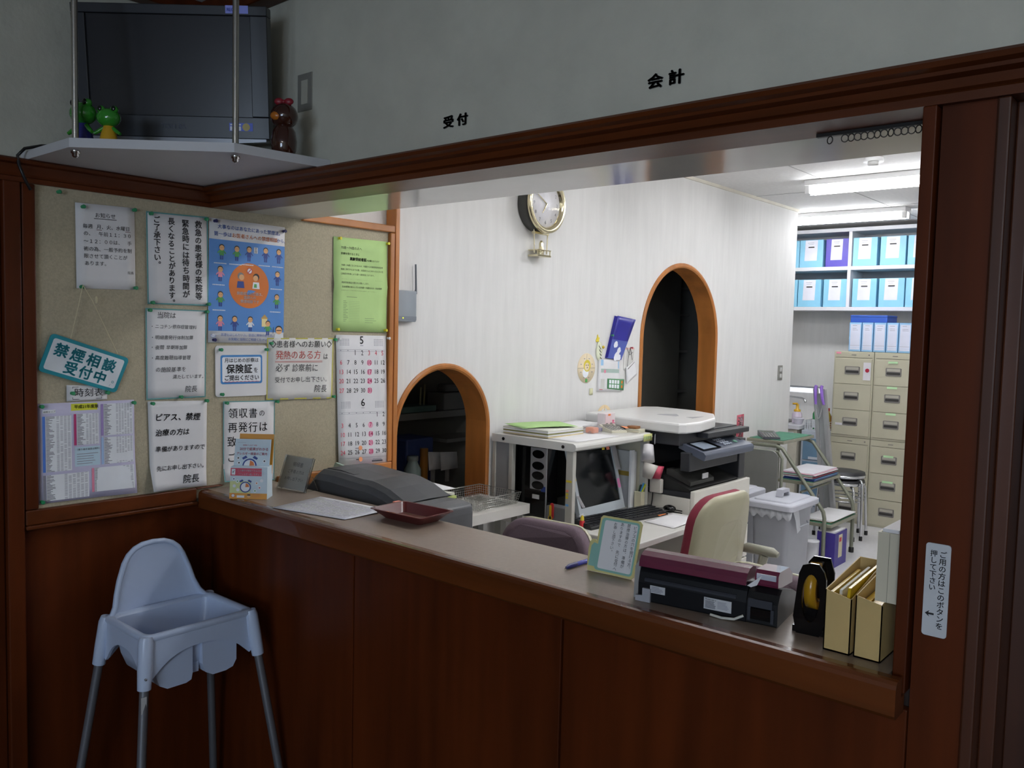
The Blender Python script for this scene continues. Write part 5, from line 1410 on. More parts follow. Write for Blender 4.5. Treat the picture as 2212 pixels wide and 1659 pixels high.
mb = MB(); mb.box((-2.05, 3.90, .855), (-2.046, 3.96, .882), mat('sticker_silver', '#c9cacc', .4)); mb.build('data_label', t)
MB().box((-2.735, 3.745, 1.031), (-2.10, 4.38, 1.096), CDK).build('scanner_bed', t, bevel=.004)
mb = MB(); mb.box((-2.0995, 3.92, 1.062), (-2.035, 4.40, 1.09), CDK); mb.build('side_tray', t, bevel=.004)
lidp = [(-2.60, 3.765), (-2.20, 3.715), (-2.09, 3.715), (-2.065, 3.745), (-2.055, 3.88), (-2.10, 4.12), (-2.22, 4.34), (-2.40, 4.44), (-2.66, 4.46), (-2.72, 4.40), (-2.72, 3.80)]
rg = lambda k, z: [(-2.39 + (x + 2.39) * k, 4.05 + (y - 4.05) * k, z) for x, y in lidp]
MB().loft([rg(.985, 1.0965), rg(1.0, 1.102), rg(1.0, 1.138), rg(.99, 1.146), rg(.97, 1.149)], CLID, smooth=False).build('lid', t, bevel=.003)
mb = MB(); mb.prism([(-2.40, 4.02), (-2.28, 4.02), (-2.28, 4.05), (-2.34, 4.13), (-2.40, 4.05)], 1.1492, 1.1498, 'z', mat('lid_grey', '#a5a5a8', .5)); mb.prism([(-2.22, 4.02), (-2.17, 4.0), (-2.18, 4.14)], 1.1492, 1.1498, 'z', MATS['lid_grey']); mb.build('lid_pictogram', t)
# control panel: tilted console on the front edge
T = place((-2.06, 4.055, .985), 0, 0, R(14))
mb = MB(T); mb.prism([(-.07, .015), (.085, .0), (.085, .03), (.07, .04), (-.07, .045)], -.275, .275, 'y', CPN); mb.build('control_panel', t, bevel=.006)
mb = MB(T); mb.box((-.045, -.25, .0448), (.055, -.06, .047), BLACKG); mb.box((-.035, -.235, .0472), (.048, -.10, .048), mat('copier_screen', '#8f9aa8', .15)); mb.build('touch_screen', t)
mb = MB(T)
for i in range(4):
    for j in range(4):
        mb.lathe([(.008, 0), (.007, .003)], (-.035 + i * .022, .02 + j * .024, .0445), mat('copier_button', '#a9b0bd', .35), 10)
mb.lathe([(.014, 0), (.013, .004)], (.02, .16, .0445), mat('copier_start', '#6fa08a', .35), 14)
mb.build('buttons', t)
mb = MB(); mb.box((-2.10, 3.757, .905), (-2.045, 4.29, 1.0), CDK); mb.build('panel_support', t, bevel=.005)
mb = MB()
for i in range(8):
    mb.box((-2.16, 3.7435, .62 + i * .012), (-2.07, 3.7455, .625 + i * .012), BLACK)
mb.build('vent_grille', t)

# ------------------------------------------------------------------ office chairs
UPH = mat('upholstery_plum', '#6d5c66', .9, var=.08, vs=220, bump=.2, bs=400); SHL = mat('chair_shell_beige', '#a9a58b', .4, var=.03); BUR = mat('upholstery_burgundy', '#7d2438', .8, var=.06, vs=200); CGR = mat('chair_grey', '#55565a', .5)
def cushion(T, w, h, d, r, m, sh=None, name='backrest', parent=None, top_taper=.9, z0=0):
    """Upholstered pad: width w along x, height h, thickness d along y, rounded."""
    mb = MB(T)
    def ring(k, y):
        return [(x * (1 - (1 - top_taper) * max(0, (z / h + .5))), y - .05 * (2 * x / w) ** 2 * .6, z0 + z) for x, z in rrect(w * k, h * k, r * k, 6)]
    mb.loft([ring(.86, -d / 2), ring(.95, -d * .42), ring(1, -d * .2), ring(1, d * .2)], m)
    o = mb.build(name, parent)
    if sh:
        mb = MB(T)
        mb.loft([ring(1.015, d * .2 + .0006), ring(1.025, d * .32), ring(1.0, d * .5), ring(.9, d * .58), ring(.5, d * .62)], sh)
        mb.build('back_shell', parent)
    return o
def office_chair(loc, rz, lab, seat_z, back_z0, back_h, w, m, shell, arms=False):
    t = thing('office_chair', lab, 'office chair', loc, 'office chairs')
    T = place(loc, rz)
    cushion(T @ Matrix.Translation((0, .23, back_z0 + back_h / 2)) @ Matrix.Rotation(R(-8), 4, 'X'), w, back_h, .075, .12 if back_h > .35 else .10, m, shell, 'backrest', t)
    mb = MB(T); rr = rrect(.46, .44, .1, 6); mb.loft([[(x * k, y * k, z) for x, y in rr] for k, z in ((.9, seat_z - .07), (1, seat_z - .05), (1, seat_z - .02), (.93, seat_z))], m); mb.build('seat', t)
    mb = MB(T); mb.tube([(0, .16, seat_z - .08), (0, .27, seat_z - .06), (0, .295, seat_z + .05), (0, .285, back_z0 + .1)], .017, CGR, 10); mb.build('back_bar', t)
    MB(T).lathe([(.028, .09), (.028, .22), (.018, .22), (.018, seat_z - .071)], (0, 0, 0), CGR, 14).build('column', t)
    for i in range(5):
        a = 2 * math.pi * i / 5 + .3
        mb = MB(T); mb.tube([(0, 0, .095), (.14 * math.cos(a), .14 * math.sin(a), .085), (.27 * math.cos(a), .27 * math.sin(a), .062)], [.022, .018, .013], CGR, 8); lg = mb.build('leg', t)
        mb = MB(T); mb.lathe([(.024, -.016), (.027, -.012), (.027, .012), (.024, .016)], (.27 * math.cos(a), .27 * math.sin(a), .0275), BLACK, 12, 'x'); mb.build('caster', lg)
    if arms:
        for e in (-1, 1):
            mb = MB(T)
            mb.tube([(e * .20, .19, seat_z - .04), (e * .25, .26, seat_z), (e * .262, .30, seat_z + .20)], .02, mat('arm_grey', '#8e8d80', .45), 10); mb.build('arm_post', t)
            mb = MB(T); mb.tube([(e * .262, .365, seat_z + .212), (e * .262, .34, seat_z + .218), (e * .262, .22, seat_z + .218), (e * .262, .18, seat_z + .206)], [.012, .022, .022, .012], MATS['arm_grey'], 10); mb.build('armrest', t)
    return t
office_chair((-1.935, 2.27, 0), R(3), 'plum office chair whose rounded backrest shows just above the counter below the desk', .44, .525, .345, .43, UPH, SHL)
office_chair((-1.815, 3.2, 0), R(-93), 'beige-shelled office chair with burgundy padding pushed up to the computer desk', .45, .53, .42, .43, BUR, SHL, arms=True)
office_chair((-1.045, 2.13, 0), R(-8), 'plum office chair peeping over the fax machine', .46, .545, .36, .44, UPH, SHL)

# ------------------------------------------------------------------ rubbish bins
BINM = mat('bin_grey', '#9a9da3', .45, var=.03); BLIDM = mat('bin_lid', '#b9bbc4', .42, var=.03); BAG = mat('bin_bag', '#d9dce2', .25, var=.05, alpha=.75)
def bin_(x0, x1, y0, y1, h, lab, handle=True):
    t = thing('waste_bin', lab, 'waste bin', ((x0 + x1) / 2, (y0 + y1) / 2, 0), 'grey lidded bins')
    k = .028
    mb = MB()
    def rg(i, z): return [((x0 + x1) / 2 + x, (y0 + y1) / 2 + y, z) for x, y in rrect(x1 - x0 - 2 * i, y1 - y0 - 2 * i, .03, 4)]
    mb.loft([rg(k + .025, 0), rg(k + .005, h - .06), rg(k - .002, h - .05), rg(k - .006, h - .015)], BINM); mb.build('body', t)
    mb = MB(); mb.loft([rg(.004, h - .03), rg(.0, h - .028), rg(.0, h), rg(.006, h + .006), rg(.035, h + .010), rg(.04, h + .018), rg(.06, h + .020)], BLIDM, smooth=False); mb.build('lid', t, bevel=.002)
    if handle:
        mb = MB(); cx_, cy_ = (x0 + x1) / 2, (y0 + y1) / 2
        mb.prism([(-.06 + cy_, h + .0205), (-.045 + cy_, h + .065), (.045 + cy_, h + .065), (.06 + cy_, h + .0205), (.042 + cy_, h + .0205), (.034 + cy_, h + .045), (-.034 + cy_, h + .045), (-.042 + cy_, h + .0205)], cx_ - .02, cx_ + .02, 'x', BLIDM); mb.build('lid_handle', t, bevel=.003)
    return t
b = bin_(-2.165, -1.87, 4.65, 5.07, .62, 'light grey lidded waste bin with a white bag showing, beside the photocopier')
mb = MB()
for i in range(26):
    a = i / 25; x = -2.15 + .27 * a; mb.v += [Vector((x, 4.668 + .006 * math.sin(i * 2.1), .588)), Vector((x + .003, 4.660 + .007 * math.sin(i * 1.7), .545 + .012 * math.sin(i * 1.3))) ]
k_ = mb._m(BAG)
for i in range(25):
    mb.f.append([2 * i, 2 * i + 1, 2 * i + 3, 2 * i + 2]); mb.mi.append(k_); mb.sm.append(True)
mb.build('bag_edge', b, solid=.001)
mb = MB(); mb.add([(-1.885, 4.70, .588), (-1.885, 4.78, .588), (-1.878, 4.80, .47), (-1.878, 4.755, .455), (-1.88, 4.73, .53)], [(0, 1, 2, 3, 4)], BAG); mb.build('bag_tail', b, solid=.002)
MB().tube([(-1.893, 4.78, .50), (-1.882, 4.785, .485), (-1.882, 4.93, .485), (-1.893, 4.935, .50)], .005, BINM, 8).build('side_handle', b)
bin_(-2.52, -2.23, 4.72, 5.12, .62, 'grey lidded waste bin with dark band, half hidden behind the photocopier', handle=False)

# ------------------------------------------------------------------ step stool with papers
STU = mat('step_tube', '#7f8273', .4, metal=.3); SGM = mat('step_mat_green', '#3f7d62', .6, var=.08)
t = thing('step_stool', 'three-tread step stool of bent grey tubes with green mats in front of the round stools', 'step stool', (-2.4, 6.08, 0))
for y in (5.80, 6.37):
    MB().tube([(-2.70, y, .02), (-2.70, y, .74), (-2.685, y, .79), (-2.65, y, .806), (-2.47, y, .806), (-2.425, y, .79), (-2.39, y, .745), (-2.14, y, .42), (-2.115, y, .385), (-2.105, y, .34), (-2.103, y, .02)], .0135, STU, 10).build('tube_frame', t)
    for x in (-2.70, -2.103):
        MB().lathe([(.019, 0), (.019, .035), (.014, .04)], (x, y, 0), BLACK, 12).build('foot_cap', t)
for x0, x1, z in ((-2.70, -2.42, .822), (-2.46, -2.20, .55), (-2.30, -2.06, .275)):
    y0, y1 = (5.80, 6.37) if z > .8 else (5.816, 6.354)
    MB().box((x0, y0, z), (x1, y1, z + .022), mat('step_tread', '#8e8d7c', .4, metal=.2)).build('tread', t, bevel=.004)
    MB().box((x0 + .012, y0 + .02, z + .0225), (x1 - .012, y1 - .02, z + .026), SGM).build('mat', t)
for z, x in ((.50, -2.26), (.20, -2.68)):
    MB().tube([(x - .02, 5.80, z), (x - .02, 6.37, z)], .009, STU, 8).build('cross_tube', t)
def papers(x0, x1, y0, y1, z0, specs, grp, where):
    z = z0
    for i, (c, th, nm) in enumerate(specs):
        dx, dy = random.uniform(-.012, .012), random.uniform(-.015, .015)
        o = MB().box((x0 + dx, y0 + dy, z), (x1 + dx, y1 + dy, z + th * .92), mat('mag_' + c.strip('#'), c, .4, var=.04)).build('magazine', bevel=.001); tag(o, nm + ' ' + where, 'magazine', grp)
        z += th
    return z
papers(-2.44, -2.215, 5.86, 6.31, .577, (('#26306f', .010, 'dark blue magazine undermost on'), ('#4f7fa8', .007, 'blue magazine second from the bottom on'), ('#e4e2e6', .006, 'white magazine right above the two blue ones on'), ('#8a3a4a', .005, 'maroon magazine in the middle of the pile on'), ('#b9d8c8', .009, 'mint green magazine in the pile on'), ('#e8e6ea', .006, 'white magazine above the mint green one on'), ('#d9a9b8', .006, 'pink magazine near the top of the pile on'), ('#e6e4ea', .006, 'white magazine topping the pile on')), 'magazines on the step stool', 'the middle tread of the step stool')
papers(-2.28, -2.075, 5.86, 6.31, .302, (('#c9a02e', .006, 'yellow folder at the bottom of the papers on'), ('#d8d6d4', .007, 'white paper bundle above the yellow folder on'), ('#efeef0', .006, 'loose white sheets topping the papers on')), 'papers on the lowest tread', 'the lowest tread of the step stool')
T = place((-2.585, 5.92, .849), R(35))
t = thing('desk_calculator', 'dark grey calculator lying on the green top tread of the step stool', 'calculator', (-2.585, 5.92, .848))
mb = MB(T); mb.loft([[(-.06, -.12, 0), (.06, -.12, 0), (.06, .12, 0), (-.06, .12, 0)], [(-.058, -.118, .014), (.058, -.118, .014), (.06, .12, .036), (-.06, .12, .036)]], mat('calc_dark', '#3c3e46', .35), smooth=False); mb.build('body', t, bevel=.004)
mb = MB(T); mb.add([(-.045, .06, .031), (.045, .06, .031), (.045, .10, .0348), (-.045, .10, .0348)], [(0, 1, 2, 3)], MATS['calc_lcd']); mb.build('display', t)
mb = MB(T)
for i in range(5):
    for j in range(6):
        x, y = -.04 + i * .02, -.10 + j * .024; mb.box((x - .007, y - .008, .012), (x + .007, y + .008, .017 + (y + .12) * .092), mat('calc_key', '#8f8e8a', .4))
mb.build('keys', t)
# leaning folded ladder with purple tongs
ALU = mat('aluminium', '#a9aaac', .4, metal=.5)
t = thing('folded_ladder', 'narrow folded aluminium ladder standing between the step stool and the file cabinets', 'ladder', (-2.44, 6.55, 0))
for dx in (0, .085):
    MB().prism([(-2.375 + dx, 0), (-2.345 + dx, 0), (-2.475 + dx * .75, 1.19), (-2.505 + dx * .75, 1.19)], 6.52, 6.56, 'y', ALU).build('rail', t, bevel=.003)
mb = MB()
MB().prism([(-2.357, .12), (-2.285, .12), (-2.42, 1.15), (-2.478, 1.15)], 6.535, 6.545, 'y', mat('ladder_panel', '#8f9292', .45)).build('tread_board', t)
PURP = mat('handle_purple', '#8a63c0', .35)
t = thing('tongs', 'steel tongs with purple handles hooked over the top of the folded ladder', 'tongs', (-2.45, 6.50, 1.05))
for dx, ln, a in ((0, .13, .0), (.045, .13, .18)):
    MB().tube([(-2.475 + dx, 6.51, 1.215), (-2.478 + dx, 6.503, 1.20), (-2.474 + dx + a * .04, 6.502, 1.12), (-2.47 + dx + a * .1, 6.502, 1.20 - ln)], [.012, .013, .011, .009], PURP, 10).build('handle', t)
MB().tube([(-2.47, 6.503, 1.09), (-2.455, 6.503, .98), (-2.445, 6.503, .95), (-2.43, 6.503, .98), (-2.415, 6.503, 1.08)], .005, CHROME, 8).build('arm', t)

# purple box and white tub under the step stool
t = thing('cardboard_box', 'purple cardboard box with papers sticking out, on the floor under the step stool', 'box', (-2.095, 5.93, 0))
PBX = mat('box_purple', '#3c2f84', .5)
mb = MB(); mb.box((-2.16, 5.83, 0), (-2.035, 6.06, .003), PBX)
for a, b in (((-2.16, 5.83, .003), (-2.157, 6.06, .24)), ((-2.038, 5.83, .003), (-2.035, 6.06, .24)), ((-2.157, 5.83, .003), (-2.038, 5.833, .24)), ((-2.157, 6.057, .003), (-2.038, 6.06, .24))):
    mb.box(a, b, PBX)
mb.build('carton', t)
MB().box((-2.152, 5.838, .01), (-2.043, 6.052, .247), PAPER).build('papers', t)
mb = MB(); mb.box((-2.0348, 5.90, .06), (-2.0335, 5.97, .22), mat('label_cream', '#c9c2a0', .5)); mb.box((-2.0334, 5.91, .17), (-2.033, 5.95, .20), REDP); mb.build('label', t)
o = MB().lathe([(.045, 0), (.05, .1), (.052, .19), (.054, .19), (.054, .2), (.0, .202)], (-2.15, 5.70, 0), mat('tub_white', '#d3d4d8', .4), 20).build('plastic_tub'); tag(o, 'white plastic tub on the floor between the waste bin and the purple box', 'tub')

# two stacked round stools
def round_stool(z, lab, c):
    t = thing('round_stool', lab, 'stool', (c[0], c[1], 0), 'stacked round stools')
    MB().lathe([(.13, z - .018), (.166, z - .014), (.172, z), (.166, z + .028), (.12, z + .034), (0, z + .034)], (c[0], c[1], 0), mat('stool_black', '#2c2c30', .4), 32).build('seat', t)
    MB().lathe([(.173, z - .012), (.176, z - .010), (.176, z + .008), (.173, z + .010)], (c[0], c[1], 0), CHROME, 32).build('seat_ring', t)
    for i in range(4):
        a = R(45 + 90 * i + (22 if z > .47 else 0)); d = Vector((math.cos(a), math.sin(a), 0)); C0 = Vector((c[0], c[1], 0))
        lg = MB().tube([C0 + d * .15 + Vector((0, 0, z - .025)), C0 + d * .185 + Vector((0, 0, z - .027)), C0 + d * .194 + Vector((0, 0, z - .05)), C0 + d * (.205 + (.47 > z) * .012) + Vector((0, 0, .03))], .0105, CHROME, 10).build('leg', t)
        MB().lathe([(.014, 0), (.014, .03), (.011, .036)], C0 + d * (.206 + (.47 > z) * .012), BLACK, 10).build('foot_cap', lg)
    MB().tube([(c[0] + .165 * math.cos(2 * math.pi * i / 28), c[1] + .165 * math.sin(2 * math.pi * i / 28), .30 if z < .47 else .33) for i in range(28)], .006, CHROME, 8, closed=True).build('foot_ring', t)
round_stool(.435, 'lower of two stacked chrome round stools in front of the file cabinets', (-2.36, 6.86))
round_stool(.495, 'upper black-topped chrome round stool stacked in front of the file cabinets', (-2.36, 6.86))

# grey folding chair between the copier and the step stool
t = thing('folding_chair', 'grey folding chair standing folded behind the waste bins', 'folding chair', (-2.5, 5.5, 0))
GP2 = mat('chair_panel_grey', '#7b7c78', .5)
MB().prism(rrect(.34, .30, .05, 5, -2.50, .66), 5.50, 5.515, 'y', GP2).build('backrest', t, bevel=.004)
MB().prism(rrect(.34, .24, .04, 5, -2.50, .34), 5.50, 5.52, 'y', GP2).build('seat', t, bevel=.004)
for e in (-1, 1):
    MB().tube([(-2.5 + e * .16, 5.535, .80), (-2.5 + e * .185, 5.535, .76), (-2.5 + e * .19, 5.535, 0)], .011, STU, 10).build('leg', t)
MB().tube([(-2.66, 5.535, .80), (-2.34, 5.535, .80)], .011, STU, 10).build('top_tube', t)

# ------------------------------------------------------------------ file cabinets
CAB = mat('cabinet_beige', '#b5b19c', .4, var=.02); GAP = mat('cabinet_gap', '#4c4a40', .7); HND = mat('handle_pewter', '#83807c', .35, metal=.4); HDK = mat('handle_recess', '#2f2d2c', .6)
LGR = mat('label_mint', '#b9e0b0', .5)
def cabinet(x0, z0, lab, H=.737, W=.331):
    t = thing('file_cabinet', lab, 'file cabinet', (x0 + W / 2, 7.67, z0), 'beige file cabinets')
    MB().box((x0, 7.372, z0 + .0005), (x0 + W, 7.97, z0 + H - .001), CAB).build('body', t, bevel=.003)
    hs = [(z0 + .020, z0 + .236), (z0 + .240, z0 + .456), (z0 + .460, z0 + .676)]
    for i, (a, b) in enumerate(hs[::-1]):
        mb = MB(); mb.box((x0 + .012, 7.3625, a), (x0 + W - .012, 7.3715, b), CAB); d = mb.build('drawer', t, bevel=.002)
        cx_, cz = x0 + W / 2 - .005, (a + b) / 2 + .008
        mb = MB(); mb.prism(rrect(.125, .068, .008, 3, cx_, cz), 7.3585, 7.3622, 'y', HND); mb.build('handle', d, bevel=.001)
        mb = MB(); mb.prism(rrect(.108, .020, .006, 3, cx_, cz - .012), 7.3575, 7.3583, 'y', HDK); mb.build('handle_recess', d)
        mb = MB(); mb.box((cx_ - .052, 7.3572, cz + .006), (cx_ + .052, 7.3582, cz + .028), mat('label_holder', '#aaa69a', .4)); mb.build('label_holder', d)
    mb = MB(); mb.box((x0 + .012, 7.3705, z0 + .683), (x0 + W - .012, 7.3718, z0 + .686), GAP); mb.build('seam', t)
    MB().lathe([(.006, -.006), (.006, 0)], (x0 + W - .04, 7.3715, z0 + .71), HND, 12, 'y').build('lock', t)
    MB().box((x0 + W / 2 - .02, 7.3695, z0 + .705), (x0 + W / 2 + .02, 7.3715, z0 + .712), HND).build('nameplate', t)
    return t
ca = cabinet(-2.657, 0, 'lower beige three-drawer file cabinet behind the round stools')
cb = cabinet(-2.657, .738, 'upper beige file cabinet with a red-dotted white label, beside the sink')
cc = cabinet(-2.322, 0, 'lower beige file cabinet with green drawer labels, standing on the floor close to the pillar')
cd = cabinet(-2.322, .738, 'upper beige file cabinet with green drawer labels, under the white-labelled files')
mb = MB(); mb.box((-2.405, 7.360, 1.235), (-2.345, 7.362, 1.385), mat('label_white', '#d6d4da', .5)); mb.lathe([(.017, -.002), (.017, 0)], (-2.372, 7.3598, 1.318), mat('label_dot_red', '#a32038', .4), 20, 'y'); mb.build('red_dot_label', cb)
mb = MB(); mb.box((-2.62, 7.3605, .838), (-2.46, 7.362, .858), MATS['label_white']); mb.box((-2.555, 7.3595, .843), (-2.465, 7.3604, .853), INK); mb.build('strip_label', cb)
mb = MB(); mb.box((-2.64, 7.3695, 1.452), (-2.60, 7.3716, 1.468), mat('label_pink', '#e08aa0', .5)); mb.build('pink_label', cb)
for root, z, w in ((cd, 1.385, .075), (cd, 1.175, .08), (cd, .955, .08), (cc, .60, .08), (cc, .385, .085)):
    mb = MB(); mb.box((-2.205, 7.3555, z), (-2.205 + w, 7.3568, z + .018), LGR); mb.build('green_label', root)

# files on the cabinets and the flat blue box on them
LB = mat('file_lightblue', '#8fb9dc', .4); LBD = mat('file_blue_side', '#3f7fb8', .4)
xs_ = [-2.553, -2.447, -2.350, -2.246, -2.149, -2.046]
for i in range(5):
    x0, x1 = xs_[i] + .0015, xs_[i + 1] - .0015
    t = thing('box_file', 'pale blue box file with white spine, %s on the cabinets' % ('first from the sink side', 'second from the sink side', 'third from the sink side', 'fourth from the sink side', 'the one against the pillar')[i], 'box file', ((x0 + x1) / 2, 7.56, 1.4755), 'box files on the cabinets')
    MB().box((x0, 7.402, 1.4755), (x1, 7.70, 1.724), LBD).build('case', t, bevel=.002)
    mb = MB(); mb.box((x0 + .003, 7.398, 1.478), (x1 - .002, 7.4015, 1.722), LB); mb.build('spine', t)
    s = Sheet((x0 + .012, 7.3975, 1.708), (x1 - .010, 7.3975, 1.708), (x0 + .012, 7.3975, 1.492), (x1 - .010, 7.3975, 1.492))
    s.rect(0, 0, 1, 1, mat('spine_label', '#d3d6e6', .5), h=.0004, na=1, nb=1)
    for b_ in (.05, .16, .22):
        s.rect(.2, b_, random.uniform(.6, .85), b_ + .015, G2, h=.0008, na=1, nb=1)
    s.rect(0, .83, 1, .84, G2, h=.0008, na=1, nb=1); s.rect(0, .92, 1, .93, mat('line_paleblue', '#a9c2dc', .5), h=.0008, na=1, nb=1)
    s.ink(t, 'label')
t = thing('flat_box', 'flat royal blue box lying on the white-spined box files', 'box', (-2.40, 7.56, 1.7245))
MB().box((-2.552, 7.42, 1.7245), (-2.25, 7.68, 1.768), mat('box_royalblue', '#2f56b0', .4)).build('base', t, bevel=.003)
MB().box((-2.554, 7.418, 1.769), (-2.248, 7.682, 1.786), MATS['box_royalblue']).build('lid', t, bevel=.003)

# ------------------------------------------------------------------ wall shelf with file boxes
SHM = mat('shelf_board_white', '#e2e2e6', .35, var=.02)
t = thing('wall_shelf', 'white wall shelf with upright divider across the far end of the office', 'shelf', (-2.7, 7.87, 1.83))
for z in (2.535, 2.194, 1.832):
    MB().box((-3.60, 7.70, z), (-1.75, 8.045, z + .033), SHM).build('shelf_board', t, bevel=.002)
for x in (-3.60, -2.698, -1.778):
    for z0, z1 in ((1.8655, 2.1935), (2.2275, 2.5345)):
        MB().box((x, 7.70, z0), (x + .028, 8.045, z1), SHM).build('divider', t)
MB().box((-3.572, 8.036, 1.866), (-1.778, 8.044, 2.5345), mat('shelf_back', '#a9abb0', .6)).build('back_panel', t)
FBL = mat('filebox_skyblue', '#8fcbe6', .4, var=.04); FBS = mat('filebox_blue_side', '#3f86bf', .45); FBP = mat('filebox_purple', '#5a4fb5', .4)
def office_box(x0, x1, z, col, lab, y0=7.715, torn=False):
    t = thing('document_box', lab, 'document box', ((x0 + x1) / 2, 7.87, z), 'document boxes on the wall shelf')
    h = .250
    MB().box((x0, y0, z + .0006), (x1, y0 + .30, z + h), col).build('box', t, bevel=.003)
    s = Sheet((x0 + .05, y0 - .0005, z + h - .004), (x1 - .05, y0 - .0005, z + h - .004), (x0 + .045, y0 - .0005, z + .06), (x1 - .055, y0 - .0005, z + .06))
    s.rect(0, 0, 1, 1, mat('box_label', '#e6e6f0', .5), h=.0002, na=1, nb=1)
    s.rect(.2, .12, .7, .135, G2, h=.0006, na=1, nb=1); s.rect(.25, .2, .65, .212, G2, h=.0006, na=1, nb=1)
    s.ink(t, 'label')
    mb = MB(); mb.prism(rrect(.064, .015, .007, 4, (x0 + x1) / 2, z + h * .73), y0 - .0035, y0 - .0008, 'y', mat('slot_rim', '#dcdce0', .4)); mb.prism(rrect(.056, .010, .005, 4, (x0 + x1) / 2, z + h * .73), y0 - .0045, y0 - .0036, 'y', INK); mb.build('grip_slot', t)
    return t
Z1, Z2 = 2.2275, 1.8655
for a, b, c, l in ((-3.36, -3.152, FBL, 'sky blue document box on the upper shelf, cut off by the wall corner'), (-3.145, -2.93, FBL, 'sky blue document box on the upper shelf, between the wall corner and the purple box'), (-2.905, -2.703, FBP, 'purple document box on the upper shelf, the only purple one'),
                   (-2.662, -2.455, FBL, 'sky blue document box on the upper shelf, just past the divider from the purple box'), (-2.428, -2.218, FBL, 'sky blue document box in the middle of the upper shelf compartment near the pillar'), (-2.203, -1.99, FBL, 'sky blue document box on the upper shelf, cut off by the pillar')):
    office_box(a, b, Z1, c, l)
for a, b, l in ((-3.36, -3.156, 'sky blue document box on the lower shelf, cut off by the wall corner'), (-3.146, -2.934, 'sky blue document box on the lower shelf, second before the divider'), (-2.91, -2.703, 'sky blue document box on the lower shelf, touching the divider below the purple box'),
                (-2.652, -2.445, 'sky blue document box on the lower shelf, first past the divider'), (-2.424, -2.214, 'sky blue document box in the middle of the lower shelf compartment near the pillar'), (-2.203, -1.99, 'sky blue document box on the lower shelf, cut off by the pillar')):
    office_box(a, b, Z2, FBL, l)

# ------------------------------------------------------------------ sink corner
t = thing('sink_unit', 'white sink unit in the recess past the end of the office wall', 'sink unit', (-3.3, 7.75, 0))
SKW = mat('sink_white', '#dcdce2', .3)
MB().box((-3.85, 7.48, .745), (-2.985, 8.04, .785), SKW).build('worktop', t, bevel=.005)
MB().box((-3.85, 7.50, .05), (-3.01, 8.04, .744), mat('sink_cabinet', '#cfcabb', .45)).build('cabinet', t, bevel=.003)
mb = MB(); mb.box((-3.30, 7.494, .66), (-3.04, 7.4995, .72), SKW); mb.box((-3.16, 7.492, .48), (-3.06, 7.4995, .488), INK); mb.box((-3.20, 7.4925, .488), (-3.175, 7.4995, .62), mat('tape_paleyellow', '#d9cf6a', .5)); mb.build('front_panel', t)
mb = MB(); mb.tube([(-3.45, 8.0, .80), (-3.45, 8.0, 1.0), (-3.42, 7.97, 1.02), (-3.10, 7.80, 1.015), (-3.06, 7.78, 1.0), (-3.05, 7.775, .975)], .010, CHROME, 10); mb.build('tap', t)
mb = MB(); mb.box((-3.50, 7.62, .7855), (-3.16, 7.95, .79), mat('sink_basin', '#55524f', .4)); mb.build('basin', t)
t = thing('strip_fitting', 'white strip fitting on the wall above the sink', 'fitting', (-3.3, 8.0, 1.06))
MB().box((-3.70, 7.96, 1.055), (-3.02, 8.048, 1.10), mat('strip_white', '#f0f2f8', .3, emit=.6)).build('cover', t, bevel=.004)  # plain white strip with a weak glow in its material
MB().box((-3.70, 7.955, 1.102), (-3.02, 8.048, 1.112), mat('strip_grey', '#7e8288', .4)).build('top_rail', t)
t = thing('drawer_tower', 'narrow translucent blue drawer tower between the sink and the file cabinets', 'drawers', (-2.83, 7.72, 0))
MB().box((-2.975, 7.52, 0), (-2.68, 8.0, .745), mat('tower_frame', '#b9c0cc', .4)).build('frame', t, bevel=.004)
for z in (.06, .27, .48):
    mb = MB(); mb.box((-2.955, 7.512, z), (-2.70, 7.5195, z + .195), mat('drawer_blue', '#6f8ea8', .25)); d = mb.build('drawer', t, bevel=.004)
    mb = MB(); mb.box((-2.90, 7.506, z + .008), (-2.76, 7.5115, z + .03), mat('tower_grip', '#cfd6e0', .4)); mb.build('handle', d)
def bottle(nm, c, r, h, m, cap, lab, cat='bottle', k=.45):
    t = thing(nm, lab, cat, c)
    MB().lathe([(r * .95, 0), (r, .006), (r, h * .6), (r * k, h * .8), (r * k, h * .86)], c, m, 18).build('body', t)
    MB().lathe([(r * k * 1.1, h * .861), (r * k * 1.1, h), (0, h + .001)], c, cap, 14).build('cap', t)
    return t
t = thing('pump_bottle', 'white soap bottle with yellow pump beside the sink', 'bottle', (-3.095, 7.70, .786))
MB().lathe([(.043, 0), (.046, .01), (.045, .085), (.03, .105)], (-3.095, 7.70, .786), mat('soap_white', '#dccfe0', .35), 18).build('body', t)
mb = MB(); mb.lathe([(.030, .106), (.030, .125), (.014, .13), (.014, .175)], (-3.095, 7.70, .786), mat('pump_yellow', '#d6a726', .4), 16); mb.tube([(-3.095, 7.70, .965), (-3.14, 7.70, .962)], .009, MATS['pump_yellow'], 8); mb.build('pump', t)
mb = MB(); mb.lathe([(.012, -.002), (.012, 0)], (-3.09, 7.653, .82), REDP, 12, 'y'); mb.build('red_mark', t)
o = MB().lathe([(.03, 0), (.05, .05), (.055, .055), (.048, .05), (.028, .004), (0, .004)], (-3.04, 7.60, .786), mat('bowl_white', '#d9d5e0', .35), 20).build('bowl'); tag(o, 'small white bowl in front of the yellow pump bottle', 'bowl')
t = thing('plastic_basket', 'white grid basket of cleaning bottles on the drawer tower', 'basket', (-2.83, 7.68, .7455))
mb = MB(); BW = mat('basket_white', '#dcdfe2', .4)
